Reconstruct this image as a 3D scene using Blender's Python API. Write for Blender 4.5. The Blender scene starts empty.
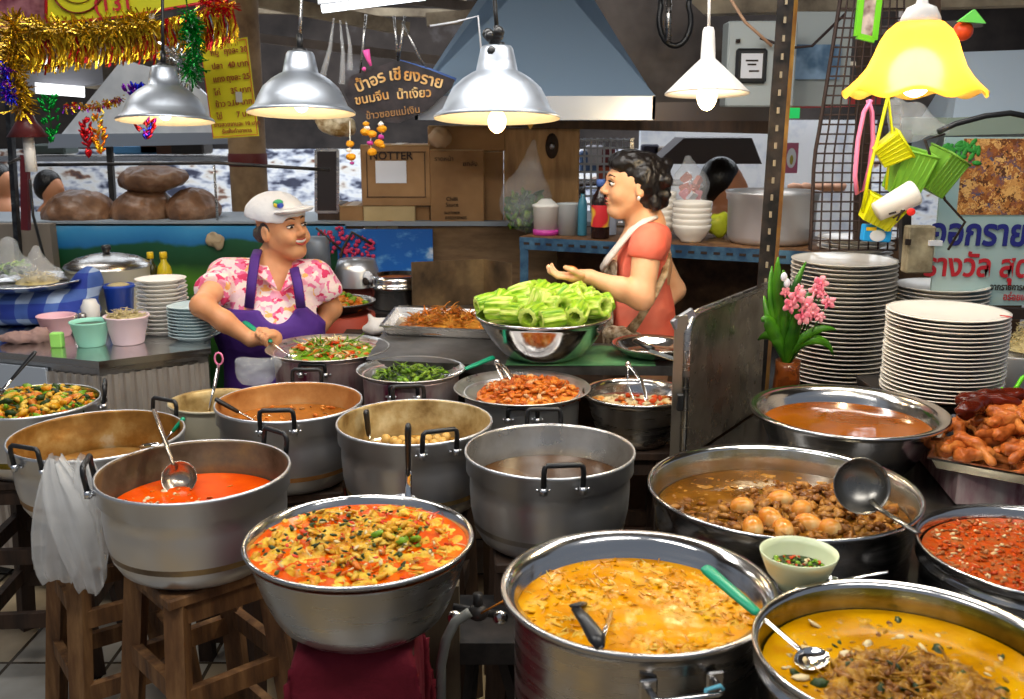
import bpy, math, random
import numpy as np
from mathutils import Vector, Matrix, Euler, noise
R = math.radians; PI = math.pi
S = bpy.context.scene
C = S.collection
rnd = random.Random(7)
S.view_settings.view_transform = 'Standard'
S.view_settings.look = 'None'
S.view_settings.gamma = 1
S.view_settings.use_curve_mapping = False
S.view_settings.exposure = -.08

# ---------------------------------------------------------------- camera
EYE = Vector((0, 0, 1.6)); FPX = 1000.0; PITCH = R(13)
cd = bpy.data.cameras.new('camera'); cam = bpy.data.objects.new('camera', cd); C.objects.link(cam)
cam.location = EYE; cam.rotation_euler = (PI/2 - PITCH, 0, 0)
cd.sensor_width = 36; cd.lens = 36*FPX/1024; cd.clip_end = 100
S.camera = cam
cd.dof.use_dof = True; cd.dof.focus_distance = 2.7; cd.dof.aperture_fstop = 7
FW = Vector((0, math.cos(PITCH), -math.sin(PITCH))); UP = Vector((0, math.sin(PITCH), math.cos(PITCH)))
def ray(px, py): return FW*FPX + Vector((1, 0, 0))*(px-512) - UP*(py-349.5)
def PY(px, py, Y): d = ray(px, py); return EYE + d*(Y/d.y)
def PZ(px, py, z): d = ray(px, py); return EYE + d*((z-EYE.z)/d.z)

# ---------------------------------------------------------------- materials
def ramp_set(cr, stops):
    els = cr.color_ramp.elements
    while len(els) > 1: els.remove(els[-1])
    els[0].position = stops[0][0]; els[0].color = (*stops[0][1], 1)
    for p, c in stops[1:]:
        e = els.new(p); e.color = (*c, 1)
def newmat(name):
    m = bpy.data.materials.new(name); m.use_nodes = True
    nt = m.node_tree; b = nt.nodes['Principled BSDF']
    return m, nt, b
def sc(c): # sRGB 0-255 -> linear
    return tuple((x/255/12.92 if x/255 <= .04045 else ((x/255+.055)/1.055)**2.4) for x in c)
def mat(name, col, rough=.5, metal=0, mix=None, bump=None, stretch=None, spec=None, trans=0, ior=1.45, alpha=1, emit=None, coat=0, sss=0, stops=None, vor=False, rough_var=0):
    m, nt, b = newmat(name)
    N = nt.nodes; L = nt.links
    b.inputs['Base Color'].default_value = (*col, 1)
    b.inputs['Roughness'].default_value = rough; b.inputs['Metallic'].default_value = metal
    b.inputs['Transmission Weight'].default_value = trans; b.inputs['IOR'].default_value = ior
    b.inputs['Alpha'].default_value = alpha
    if spec is not None: b.inputs['Specular IOR Level'].default_value = spec
    if coat: b.inputs['Coat Weight'].default_value = coat; b.inputs['Coat Roughness'].default_value = .05
    if sss: b.inputs['Subsurface Weight'].default_value = sss; b.inputs['Subsurface Radius'].default_value = (.02, .008, .004); b.inputs['Subsurface Scale'].default_value = .5
    if emit: b.inputs['Emission Color'].default_value = (*emit[0], 1); b.inputs['Emission Strength'].default_value = emit[1]
    co = None
    def coords():
        nonlocal co
        if co is None:
            tc = N.new('ShaderNodeTexCoord'); mp = N.new('ShaderNodeMapping'); L.new(tc.outputs['Object'], mp.inputs['Vector'])
            if stretch: mp.inputs['Scale'].default_value = stretch
            co = mp.outputs['Vector']
        return co
    if mix or stops:
        scl, det, stp = mix if mix else stops
        if vor:
            n = N.new('ShaderNodeTexVoronoi'); n.inputs['Scale'].default_value = scl; out = n.outputs['Color']
            wn = N.new('ShaderNodeTexNoise'); wn.inputs['Scale'].default_value = scl*1.5; L.new(coords(), wn.inputs['Vector'])
            ad = N.new('ShaderNodeMix'); ad.data_type = 'RGBA'; ad.inputs[0].default_value = .06; L.new(coords(), ad.inputs['A']); L.new(wn.outputs['Color'], ad.inputs['B'])
            L.new(ad.outputs['Result'], n.inputs['Vector'])
            sx = N.new('ShaderNodeSeparateColor'); L.new(out, sx.inputs[0]); out = sx.outputs[0]
        else:
            n = N.new('ShaderNodeTexNoise'); n.inputs['Scale'].default_value = scl; n.inputs['Detail'].default_value = det; n.inputs['Roughness'].default_value = .6; out = n.outputs['Fac']
            L.new(coords(), n.inputs['Vector'])
        r = N.new('ShaderNodeValToRGB'); ramp_set(r, stp); L.new(out, r.inputs['Fac']); L.new(r.outputs['Color'], b.inputs['Base Color'])
    if rough_var:
        n = N.new('ShaderNodeTexNoise'); n.inputs['Scale'].default_value = 14; n.inputs['Detail'].default_value = 5; L.new(coords(), n.inputs['Vector'])
        mr = N.new('ShaderNodeMapRange'); mr.inputs['From Min'].default_value = .3; mr.inputs['From Max'].default_value = .7
        mr.inputs['To Min'].default_value = rough-rough_var; mr.inputs['To Max'].default_value = rough+rough_var
        L.new(n.outputs['Fac'], mr.inputs['Value']); L.new(mr.outputs['Result'], b.inputs['Roughness'])
    if bump:
        scl, st = bump[:2]
        n = N.new('ShaderNodeTexNoise'); n.inputs['Scale'].default_value = scl; n.inputs['Detail'].default_value = bump[2] if len(bump) > 2 else 3
        L.new(coords(), n.inputs['Vector'])
        bp = N.new('ShaderNodeBump'); bp.inputs['Strength'].default_value = st; bp.inputs['Distance'].default_value = .01
        L.new(n.outputs['Fac'], bp.inputs['Height']); L.new(bp.outputs['Normal'], b.inputs['Normal'])
    return m

# ---------------------------------------------------------------- mesh builder
class MB:
    def __init__(s): s.v = []; s.f = []; s.m = []; s.sm = []; s.mi = 0; s.smooth = True
    def add(s, vs, fs, mi=None, smooth=None):
        o = len(s.v); s.v += [tuple(v) for v in vs]
        for k, f in enumerate(fs):
            s.f.append(tuple(i+o for i in f)); s.m.append(s.mi if mi is None else (mi[k] if isinstance(mi, list) else mi))
            s.sm.append(s.smooth if smooth is None else smooth)
        return s
    def box(s, c, size, rot=None, mi=None, bev=0):
        hx, hy, hz = [a/2 for a in size]; c = Vector(c)
        M = Euler(rot).to_matrix() if rot is not None and not isinstance(rot, Matrix) else (rot or Matrix.Identity(3))
        if bev:
            b = min(bev, hx*.9, hy*.9, hz*.9); V = []
            for sx in (-1, 1):
                for sy in (-1, 1):
                    for sz in (-1, 1):
                        V += [(sx*hx, sy*(hy-b), sz*(hz-b)), (sx*(hx-b), sy*hy, sz*(hz-b)), (sx*(hx-b), sy*(hy-b), sz*hz)]
            import bmesh
            bm = bmesh.new(); [bm.verts.new(v) for v in V]; bmesh.ops.convex_hull(bm, input=bm.verts[:])
            bm.verts.index_update(); vs = [c + M @ v.co for v in bm.verts]; fs = [[v.index for v in f.verts] for f in bm.faces]; bm.free()
            return s.add(vs, fs, mi, False)
        V = [c + M @ Vector((x, y, z)) for x in (-hx, hx) for y in (-hy, hy) for z in (-hz, hz)]
        return s.add(V, [(0, 1, 3, 2), (4, 6, 7, 5), (0, 4, 5, 1), (2, 3, 7, 6), (0, 2, 6, 4), (1, 5, 7, 3)], mi, False)
    def lathe(s, prof, c=(0, 0, 0), n=56, mis=None, M=None, wob=None, smooth=None, arc=2*PI):
        c = Vector(c); V = []; F = []; mi = []; k = len(prof); full = arc > 6.28
        nn = n if full else n+1
        for i in range(nn):
            a = arc*i/n
            for j, (r, z) in enumerate(prof):
                if wob: r, z = wob(a, r, z)
                p = Vector((r*math.cos(a), r*math.sin(a), z))
                V.append(c + (M @ p if M else p))
        for i in range(n):
            i2 = (i+1) % nn
            for j in range(k-1):
                a, b, d, e = i*k+j, i2*k+j, i2*k+j+1, i*k+j+1
                if prof[j][0] == 0: F.append((a, d, e))
                elif prof[j+1][0] == 0: F.append((a, b, e))
                else: F.append((a, b, d, e))
                mi.append(mis[j] if mis else s.mi)
        return s.add(V, F, mi, smooth)
    def tube(s, pts, r, n=8, closed=False, cap=True, mi=None, flat=None):
        pts = [Vector(p) for p in pts]; k = len(pts); rr = r if isinstance(r, (list, tuple)) else [r]*k
        V = []; F = []; up = None
        for i, p in enumerate(pts):
            a = pts[(i-1) % k] if (i > 0 or closed) else p; b = pts[(i+1) % k] if (i < k-1 or closed) else p
            t = (b-a).normalized() if (b-a).length > 1e-9 else Vector((0, 0, 1))
            if up is None: up = Vector((0, 0, 1)) if abs(t.z) < .9 else Vector((1, 0, 0))
            x = t.cross(up)
            if x.length < 1e-6: x = t.orthogonal()
            x.normalize(); y = x.cross(t).normalized(); up = y
            for q in range(n):
                an = 2*PI*q/n; fx, fy = flat if flat else (1, 1)
                V.append(p + (x*math.cos(an)*fx + y*math.sin(an)*fy)*rr[i])
        for i in range(k if closed else k-1):
            i2 = (i+1) % k
            for q in range(n):
                q2 = (q+1) % n; F.append((i*n+q, i*n+q2, i2*n+q2, i2*n+q))
        if cap and not closed:
            F.append(tuple(reversed(range(n)))); F.append(tuple(range((k-1)*n, k*n)))
        return s.add(V, F, mi)
    def ell(s, c, rad, rot=None, n=12, m=8, mi=None, jit=0):
        c = Vector(c); M = Euler(rot).to_matrix() if rot is not None and not isinstance(rot, Matrix) else (rot or Matrix.Identity(3))
        if not isinstance(rad, (tuple, list)): rad = (rad,)*3
        V = []; F = []
        off = Vector((rnd.random()*50, rnd.random()*50, 0)) if jit else None
        def pt(t, a):
            d = Vector((math.sin(t)*math.cos(a), math.sin(t)*math.sin(a), math.cos(t)))
            k = 1 + (jit*noise.noise(d*1.6+off) if jit else 0)
            return c + M @ Vector((d.x*rad[0]*k, d.y*rad[1]*k, d.z*rad[2]*k))
        V.append(pt(0, 0))
        for j in range(1, m):
            for i in range(n): V.append(pt(PI*j/m, 2*PI*i/n))
        V.append(pt(PI, 0)); last = len(V)-1
        for i in range(n):
            i2 = (i+1) % n; F.append((0, 1+i, 1+i2)); F.append((last, 1+(m-2)*n+i2, 1+(m-2)*n+i))
            for j in range(m-2): F.append((1+j*n+i, 1+(j+1)*n+i, 1+(j+1)*n+i2, 1+j*n+i2))
        return s.add(V, F, mi)
    def prism(s, poly, z0, z1, mi=None):
        n = len(poly); V = [(x, y, z0) for x, y in poly]+[(x, y, z1) for x, y in poly]
        F = [tuple(reversed(range(n))), tuple(range(n, 2*n))]+[(i, (i+1) % n, n+(i+1) % n, n+i) for i in range(n)]
        return s.add(V, F, mi, False)
    def slab(s, pts, th, mi=None): # planar polygon in space with thickness
        pts = [Vector(p) for p in pts]; nrm = (pts[1]-pts[0]).cross(pts[2]-pts[0]).normalized()*th; n = len(pts)
        V = pts+[p+nrm for p in pts]
        return s.add(V, [tuple(reversed(range(n))), tuple(range(n, 2*n))]+[(i, (i+1) % n, n+(i+1) % n, n+i) for i in range(n)], mi, False)
    def beam(s, a, b, w, h=None, mi=None): # square section bar
        a = Vector(a); b = Vector(b); t = (b-a); L = t.length; q = t.to_track_quat('Z', 'Y').to_matrix()
        return s.box((a+b)/2, (w, h or w, L), q, mi)
    def build(s, name, mats, parent=None, world=True, kind=None, label=None):
        me = bpy.data.meshes.new(name)
        off = parent_loc(parent) if (parent and world) else Vector((0, 0, 0))
        me.from_pydata([tuple(Vector(v)-off) for v in s.v], [], s.f)
        for m in (mats if isinstance(mats, (list, tuple)) else [mats]): me.materials.append(m)
        me.polygons.foreach_set('material_index', s.m); me.polygons.foreach_set('use_smooth', s.sm)
        me.update()
        o = bpy.data.objects.new(name, me); C.objects.link(o)
        if parent: o.parent = parent
        if kind: o['kind'] = kind
        if label: o['label'] = label
        return o
def parent_loc(p):
    v = Vector((0, 0, 0))
    while p: v += p.location; p = p.parent
    return v
def tag(o, label, cat, group=None, kind=None):
    o['label'] = label; o['category'] = cat
    if group: o['group'] = group
    if kind: o['kind'] = kind
    return o
def thing(name, label, cat, loc=(0, 0, 0), group=None, rot=(0, 0, 0)):
    o = bpy.data.objects.new(name, None); o.empty_display_size = .05; C.objects.link(o); o.location = loc; o.rotation_euler = rot
    return tag(o, label, cat, group)
def single(mb, name, mats, label, cat, loc=None, group=None, kind=None): # a thing that is one mesh, origin at loc
    loc = Vector(loc) if loc is not None else Vector(np.mean(np.array([tuple(v) for v in mb.v]), axis=0))
    mb.v = [tuple(Vector(v)-loc) for v in mb.v]
    o = mb.build(name, mats); o.location = loc
    return tag(o, label, cat, group, kind)
def struct(mb, name, mats, parent=None):
    o = mb.build(name, mats, parent); o['kind'] = 'structure'; return o
def dup(root, loc, rot=None, label=None, group=None):
    r = root.copy(); C.objects.link(r); r.location = loc
    if rot is not None: r.rotation_euler = rot
    if label: r['label'] = label
    if group: r['group'] = group
    for ch in list(root.children):
        c = ch.copy(); C.objects.link(c); c.parent = r
        for g in ch.children:
            d = g.copy(); C.objects.link(d); d.parent = c
    return r
def text_mesh(name, body, size, mt, parent, M, th=.001, align='CENTER', sx=1.0, bold=0):
    cu = bpy.data.curves.new(name, 'FONT'); cu.body = body; cu.size = size; cu.align_x = align; cu.align_y = 'CENTER'; cu.extrude = th; cu.offset = bold; cu.resolution_u = 3
    t = bpy.data.objects.new(name, cu); C.objects.link(t)
    dg = bpy.context.evaluated_depsgraph_get(); me = bpy.data.meshes.new_from_object(t.evaluated_get(dg))
    bpy.data.objects.remove(t); bpy.data.curves.remove(cu)
    me.name = name
    me.transform(Matrix.Translation(-parent_loc(parent)) @ M @ Matrix.Diagonal((sx, 1, 1, 1)))
    me.materials.clear(); me.materials.append(mt)
    o = bpy.data.objects.new(name, me); C.objects.link(o); o.parent = parent
    return o
def frame_of(o, x, y): # matrix with origin o, x axis toward x, y axis toward y
    o = Vector(o); X = (Vector(x)-o).normalized(); Yv = Vector(y)-o; Z = X.cross(Yv).normalized(); Y = Z.cross(X)
    return Matrix.Translation(o) @ Matrix((X, Y, Z)).transposed().to_4x4()

# ---------------------------------------------------------------- smooth solids for bodies, bags and cloth (blended implicit solids, surface nets)
def E3(c, r, rot=None, k=.02, sub=False): return ('e', Vector(c), r, Euler(rot).to_matrix() if rot else Matrix.Identity(3), k, sub)
def CP(a, b, ra, rb=None, k=.02, sub=False): return ('c', Vector(a), Vector(b), ra, rb if rb is not None else ra, k, sub)
def CUT(pt, n, c=None, rad=9): return ('p', Vector(pt), Vector(n).normalized(), Vector(c) if c is not None else None, rad)
def sdf(prims, h=.006):
    lo = np.full(3, 1e9); hi = -lo
    for p in prims:
        if p[0] == 'e' and not p[5]: r = max(p[2]); lo = np.minimum(lo, np.array(p[1])-r); hi = np.maximum(hi, np.array(p[1])+r)
        if p[0] == 'c' and not p[6]:
            for q, r in ((p[1], p[3]), (p[2], p[4])): lo = np.minimum(lo, np.array(q)-r); hi = np.maximum(hi, np.array(q)+r)
    lo -= .03; hi += .03
    n = np.ceil((hi-lo)/h).astype(int)+1
    F = np.full(n, .5, dtype=np.float32)
    ax = [lo[i]+h*np.arange(n[i]) for i in range(3)]
    for p in prims:
        if p[0] == 'p':
            if p[3] is None: a = np.zeros(3, int); b = n
            else:
                a = np.clip(np.floor((np.array(p[3])-p[4]-lo)/h).astype(int), 0, n); b = np.clip(np.ceil((np.array(p[3])+p[4]-lo)/h).astype(int)+1, 0, n)
            X, Y, Z = np.meshgrid(ax[0][a[0]:b[0]], ax[1][a[1]:b[1]], ax[2][a[2]:b[2]], indexing='ij')
            d = (X-p[1].x)*p[2].x+(Y-p[1].y)*p[2].y+(Z-p[1].z)*p[2].z
            sl = F[a[0]:b[0], a[1]:b[1], a[2]:b[2]]; np.maximum(sl, d, out=sl); continue
        k = p[4] if p[0] == 'e' else p[5]; sub = p[5] if p[0] == 'e' else p[6]; mg = k+2.5*h
        if p[0] == 'e': r = max(p[2]); plo = np.array(p[1])-r-mg; phi = np.array(p[1])+r+mg
        else:
            r = max(p[3], p[4]); plo = np.minimum(p[1], p[2])-r-mg; phi = np.maximum(p[1], p[2])+r+mg
        a = np.clip(np.floor((plo-lo)/h).astype(int), 0, n); b = np.clip(np.ceil((phi-lo)/h).astype(int)+1, 0, n)
        if (b <= a).any(): continue
        X, Y, Z = np.meshgrid(ax[0][a[0]:b[0]], ax[1][a[1]:b[1]], ax[2][a[2]:b[2]], indexing='ij')
        if p[0] == 'e':
            x, y, z = X-p[1].x, Y-p[1].y, Z-p[1].z; m = p[3].transposed()
            u = m[0][0]*x+m[0][1]*y+m[0][2]*z; v = m[1][0]*x+m[1][1]*y+m[1][2]*z; w = m[2][0]*x+m[2][1]*y+m[2][2]*z
            rx, ry, rz = p[2]; k0 = np.sqrt((u/rx)**2+(v/ry)**2+(w/rz)**2); k1 = np.sqrt((u/rx**2)**2+(v/ry**2)**2+(w/rz**2)**2)+1e-9
            d = np.where(k0 < .05, -min(p[2]), k0*(k0-1)/k1)
        else:
            ba = p[2]-p[1]; L2 = max(ba.length_squared, 1e-12)
            x, y, z = X-p[1].x, Y-p[1].y, Z-p[1].z; t = np.clip((x*ba.x+y*ba.y+z*ba.z)/L2, 0, 1)
            d = np.sqrt((x-t*ba.x)**2+(y-t*ba.y)**2+(z-t*ba.z)**2)-(p[3]+(p[4]-p[3])*t)
        sl = F[a[0]:b[0], a[1]:b[1], a[2]:b[2]]
        if sub: d = -d; hh = np.maximum(k-np.abs(sl-d), 0)/max(k, 1e-6); sl[...] = np.maximum(sl, d)+hh*hh*k*.25
        else: hh = np.maximum(k-np.abs(sl-d), 0)/max(k, 1e-6); sl[...] = np.minimum(sl, d)-hh*hh*k*.25
    Sg = F < 0; Sg[0] = Sg[-1] = False; Sg[:, 0] = Sg[:, -1] = False; Sg[:, :, 0] = Sg[:, :, -1] = False
    F = np.where(Sg, F, np.maximum(F, 1e-5))
    cs = [(i, j, k) for i in (0, 1) for j in (0, 1) for k in (0, 1)]
    cnt = sum(Sg[i:n[0]-1+i, j:n[1]-1+j, k:n[2]-1+k].astype(np.int8) for i, j, k in cs)
    act = (cnt > 0) & (cnt < 8); idx = np.full(act.shape, -1, dtype=np.int64); ijk = np.argwhere(act); idx[act] = np.arange(len(ijk))
    pos = np.zeros((len(ijk), 3)); c = np.zeros(len(ijk))
    for a in cs:
        for d in range(3):
            if a[d]: continue
            b = list(a); b[d] = 1
            fa = F[ijk[:, 0]+a[0], ijk[:, 1]+a[1], ijk[:, 2]+a[2]]; fb = F[ijk[:, 0]+b[0], ijk[:, 1]+b[1], ijk[:, 2]+b[2]]
            cr = (fa < 0) != (fb < 0); t = np.where(cr, fa/np.where(cr, fa-fb, 1), 0)
            q = np.array(a, float)[None]+t[:, None]*(np.array(b)-np.array(a))[None]
            pos += np.where(cr[:, None], q, 0); c += cr
    V = lo+h*(ijk+pos/c[:, None]); Fc = []
    for d in range(3):
        e, g = [(1, 2), (2, 0), (0, 1)][d]
        s0 = [slice(1, -1)]*3; s1 = [slice(1, -1)]*3; s0[d] = slice(0, -1); s1[d] = slice(1, None)
        A = Sg[tuple(s0)]; B = Sg[tuple(s1)]; w = np.argwhere(A != B); ins = A[w[:, 0], w[:, 1], w[:, 2]]
        base = w.copy(); base[:, e] += 1; base[:, g] += 1
        def cell(de, dg):
            q = base.copy(); q[:, e] -= de; q[:, g] -= dg; return idx[q[:, 0], q[:, 1], q[:, 2]]
        qd = np.stack([cell(1, 1), cell(0, 1), cell(0, 0), cell(1, 0)], 1)
        qd[~ins] = qd[~ins][:, ::-1]; Fc.append(qd)
    return V, np.concatenate(Fc)
def solid(prims, name, mats, parent=None, h=.006, label=None, disp=None, kind=None):
    V, Fc = sdf(prims, h)
    if disp: V = np.array([disp(v) for v in V])
    if parent: V = V-np.array(parent_loc(parent))
    me = bpy.data.meshes.new(name); me.from_pydata(V.tolist(), [], Fc.tolist())
    for m in (mats if isinstance(mats, (list, tuple)) else [mats]): me.materials.append(m)
    me.polygons.foreach_set('use_smooth', [True]*len(me.polygons)); me.update()
    o = bpy.data.objects.new(name, me); C.objects.link(o)
    if parent: o.parent = parent
    if label: o['label'] = label
    if kind: o['kind'] = kind
    return o
def wrinkle(amp, scl, seed=0):
    def f(v):
        p = Vector(v)*scl+Vector((seed, 0, 0)); n = noise.noise_vector(p)+noise.noise_vector(p*2.3)*.5
        return (v[0]+n.x*amp, v[1]+n.y*amp, v[2]+n.z*amp)
    return f
# ================================================================ materials
alu = mat('aluminium', (.66, .67, .69), .36, .92, bump=(9, .10, 6), stretch=(1, 1, .15), rough_var=.08)
alu_b = mat('aluminium_bright', (.72, .73, .75), .3, 1, rough_var=.06)
spun = mat('spun_aluminium', (.44, .48, .54), .44, .9, rough_var=.05)
steel = mat('stainless', (.62, .61, .60), .16, 1, bump=(7, .06, 5), stretch=(.4, .4, 6), rough_var=.07)
steel_d = mat('stainless_worn', (.50, .48, .46), .28, 1, bump=(7, .08, 5), stretch=(.4, .4, 4), rough_var=.1)
hoodm = mat('hood_steel', (.25, .35, .47), .42, .6)
hoodedge = mat('hood_edge', (.52, .54, .57), .34, .95)
darksteel = mat('sooty_steel', (.07, .06, .055), .5, .6, mix=(6, 5, [(.3, (.03, .024, .02)), (.6, (.10, .08, .06)), (.8, (.2, .16, .11))]))
blackp = mat('black_plastic', (.012, .012, .013), .35, spec=.6)
chrome = mat('chrome', (.8, .8, .8), .12, 1)
res_tan = mat('dried_tan_residue', (.5, .38, .2), .4, .35, mix=(14, 8, [(.3, sc((120, 92, 48))), (.5, sc((176, 150, 98))), (.7, sc((208, 190, 145)))]))
res_orange = mat('dried_orange_residue', (.5, .3, .1), .4, .35, mix=(9, 7, [(.3, sc((150, 88, 36))), (.55, sc((190, 132, 72))), (.75, sc((205, 165, 110)))]))
res_brown = mat('dried_brown_residue', (.3, .18, .06), .35, .45, mix=(9, 8, [(.3, sc((104, 66, 20))), (.5, sc((150, 104, 44))), (.62, sc((178, 140, 80))), (.75, sc((205, 190, 160)))]))
res_grey = mat('smeared_grey_inside', (.4, .35, .3), .35, .7, mix=(5, 8, [(.35, sc((96, 78, 58))), (.5, sc((134, 116, 94))), (.65, sc((176, 146, 96)))]))
res_yel = mat('yellow_stained_steel', (.5, .4, .1), .2, .8, mix=(7, 7, [(.3, sc((84, 72, 16))), (.5, sc((140, 124, 40))), (.7, sc((196, 186, 140)))]))
res_steel = mat('splashed_steel', (.5, .48, .42), .22, .9, mix=(10, 9, [(.35, sc((200, 196, 184))), (.58, sc((176, 160, 120))), (.75, sc((150, 104, 50)))]))
whitepl = mat('white_melamine', sc((232, 226, 216)), .25, spec=.5)
whitecer = mat('white_crockery', sc((226, 222, 214)), .3)
wood = mat('worn_wood', (.2, .1, .05), .7, mix=(8, 8, [(.3, sc((60, 38, 22))), (.5, sc((112, 76, 44))), (.7, sc((150, 110, 68)))]), stretch=(3, 3, .5), bump=(14, .5, 6))
wood_d = mat('dark_wood', (.1, .06, .04), .7, mix=(8, 8, [(.3, sc((34, 24, 18))), (.6, sc((70, 50, 36)))]), stretch=(3, 3, .5), bump=(14, .4, 6))
blackm = mat('black_painted_metal', (.02, .02, .022), .45, .3, mix=(9, 5, [(.4, (.015, .015, .016)), (.7, (.06, .05, .045))]))
counterb = mat('black_counter', (.012, .011, .011), .22, mix=(5, 5, [(.4, (.008, .008, .008)), (.75, (.035, .03, .027))]))
greenpl = mat('green_plastic', sc((0, 150, 110)), .35)
cardboard = mat('cardboard', sc((150, 112, 74)), .8, mix=(3, 4, [(.3, sc((124, 90, 56))), (.7, sc((164, 126, 84)))]))
cardboard2 = mat('pale_cardboard', sc((190, 168, 120)), .8, mix=(3, 4, [(.3, sc((176, 150, 104))), (.7, sc((204, 184, 138)))]))
ink = mat('dark_ink', sc((40, 28, 22)), .8)
paper = mat('white_paper', sc((215, 218, 225)), .7)
clearbag = mat('clear_plastic_bag', (.9, .92, .93), .12, trans=.0, alpha=.20, spec=.9, bump=(22, .8, 4))
milkbag = mat('milky_plastic_bag', (.80, .80, .79), .22, alpha=.42, spec=.7, bump=(16, .8, 4))

# ================================================================ room
mb = MB()
mb.box((0, 4, -.02), (14, 16, .04))
m, nt, b = newmat('market_floor_tiles'); N = nt.nodes; L = nt.links
tc = N.new('ShaderNodeTexCoord'); br = N.new('ShaderNodeTexBrick'); br.offset = 0; br.inputs['Scale'].default_value = 3.3
br.inputs['Brick Width'].default_value = 1; br.inputs['Row Height'].default_value = 1; br.inputs['Mortar Size'].default_value = .02
br.inputs['Color1'].default_value = (*sc((178, 150, 100)), 1); br.inputs['Color2'].default_value = (*sc((158, 160, 158)), 1); br.inputs['Mortar'].default_value = (*sc((70, 60, 48)), 1)
L.new(tc.outputs['Object'], br.inputs['Vector'])
nz = N.new('ShaderNodeTexNoise'); nz.inputs['Scale'].default_value = 2.5; nz.inputs['Detail'].default_value = 6; L.new(tc.outputs['Object'], nz.inputs['Vector'])
mx = N.new('ShaderNodeMix'); mx.data_type = 'RGBA'; mx.blend_type = 'MULTIPLY'; mx.inputs[0].default_value = .8
cr = N.new('ShaderNodeValToRGB'); ramp_set(cr, [(.35, (.35, .3, .25)), (.6, (1, 1, 1))]); L.new(nz.outputs['Fac'], cr.inputs['Fac'])
L.new(br.outputs['Color'], mx.inputs['A']); L.new(cr.outputs['Color'], mx.inputs['B']); L.new(mx.outputs['Result'], b.inputs['Base Color']); b.inputs['Roughness'].default_value = .25
struct(mb, 'floor', m)
roofm = mat('rusty_roof_sheet', (.2, .18, .16), .7, mix=(2, 6, [(.3, sc((60, 50, 44))), (.6, sc((120, 108, 100))), (.8, sc((160, 160, 165)))]))
mb = MB(); mb.box((0, 6.2, 3.05), (14, 9.4, .04)); struct(mb, 'ceiling', roofm)
beamm = mat('weathered_beam', (.3, .25, .2), .8, mix=(5, 6, [(.3, sc((96, 82, 68))), (.7, sc((186, 170, 144)))]))
k = 1
for (a, bb, w) in [((-5, 5.2, 2.32), (5, 5.4, 2.36), .10), ((-5, 6.4, 2.62), (5, 6.2, 2.58), .12), ((-5, 5.0, 2.75), (5, 5.6, 2.7), .09), ((-1.2, 4.6, 2.25), (.3, 6.6, 2.45), .07),
                    ((-2.6, 4.8, 2.4), (-.6, 6.0, 2.1), .06), ((.6, 4.85, 2.13), (3.6, 4.75, 2.2), .12), ((-.4, 4.9, 2.05), (1.4, 5.2, 2.2), .05), ((2.3, 4.2, 1.95), (3.4, 4.4, 2.6), .07), ((3.0, 4.3, 2.6), (2.4, 4.5, 1.9), .05), ((1.6, 5.6, 2.5), (4, 5.3, 1.9), .08)]:
    mb = MB(); mb.beam(a, bb, w, w*1.2); struct(mb, 'trim_%d' % k, beamm); k += 1
for q in range(22):
    x = -3.6+.36*q+rnd.uniform(-.2, .2); mb = MB(); yy = rnd.uniform(5.2, 8.5); z0 = rnd.uniform(1.95, 2.6)
    if q % 3 == 0: mb.beam((x, yy, 1.75), (x+rnd.uniform(-.1, .1), yy, 3.0), .05)
    else: mb.beam((x-.8, yy, z0), (x+.8, yy+rnd.uniform(-.3, .3), z0+rnd.uniform(-.22, .22)), rnd.choice((.03, .05, .07)))
    struct(mb, 'trim_%d' % k, beamm if q % 2 else roofm); k += 1
# far side of the market: blotchy wall band with blurred highlights painted in, dark wall above
mw, nt, b = newmat('far_market_wall'); N = nt.nodes; L = nt.links
tc = N.new('ShaderNodeTexCoord'); vo = N.new('ShaderNodeTexNoise'); vo.inputs['Scale'].default_value = 5.5; vo.inputs['Detail'].default_value = 2.5
mp = N.new('ShaderNodeMapping'); mp.inputs['Scale'].default_value = (1, 1, 2); L.new(tc.outputs['Object'], mp.inputs['Vector']); L.new(mp.outputs['Vector'], vo.inputs['Vector'])
sx = N.new('ShaderNodeSeparateColor'); L.new(vo.outputs['Color'], sx.inputs[0]); r_ = N.new('ShaderNodeValToRGB')
ramp_set(r_, [(0, sc((40, 40, 50))), (.36, sc((70, 74, 96))), (.42, sc((180, 186, 205))), (.5, sc((246, 248, 252))), (.6, sc((240, 236, 230))), (.66, sc((150, 110, 90))), (.74, sc((70, 60, 66)))])
L.new(sx.outputs[0], r_.inputs['Fac']); L.new(r_.outputs['Color'], b.inputs['Base Color']); b.inputs['Roughness'].default_value = .7
mb = MB(); mb.box((0, 9.6, .66), (14, .1, 1.32)); struct(mb, 'wall_back', mw)
mb = MB(); mb.box((0, 9.7, 2.2), (14, .1, 1.8)); struct(mb, 'wall_back_upper', mat('dark_back_wall', sc((48, 42, 40)), .9, mix=(1.5, 5, [(.35, sc((26, 22, 22))), (.6, sc((64, 56, 52))), (.8, sc((120, 116, 118)))])))

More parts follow.
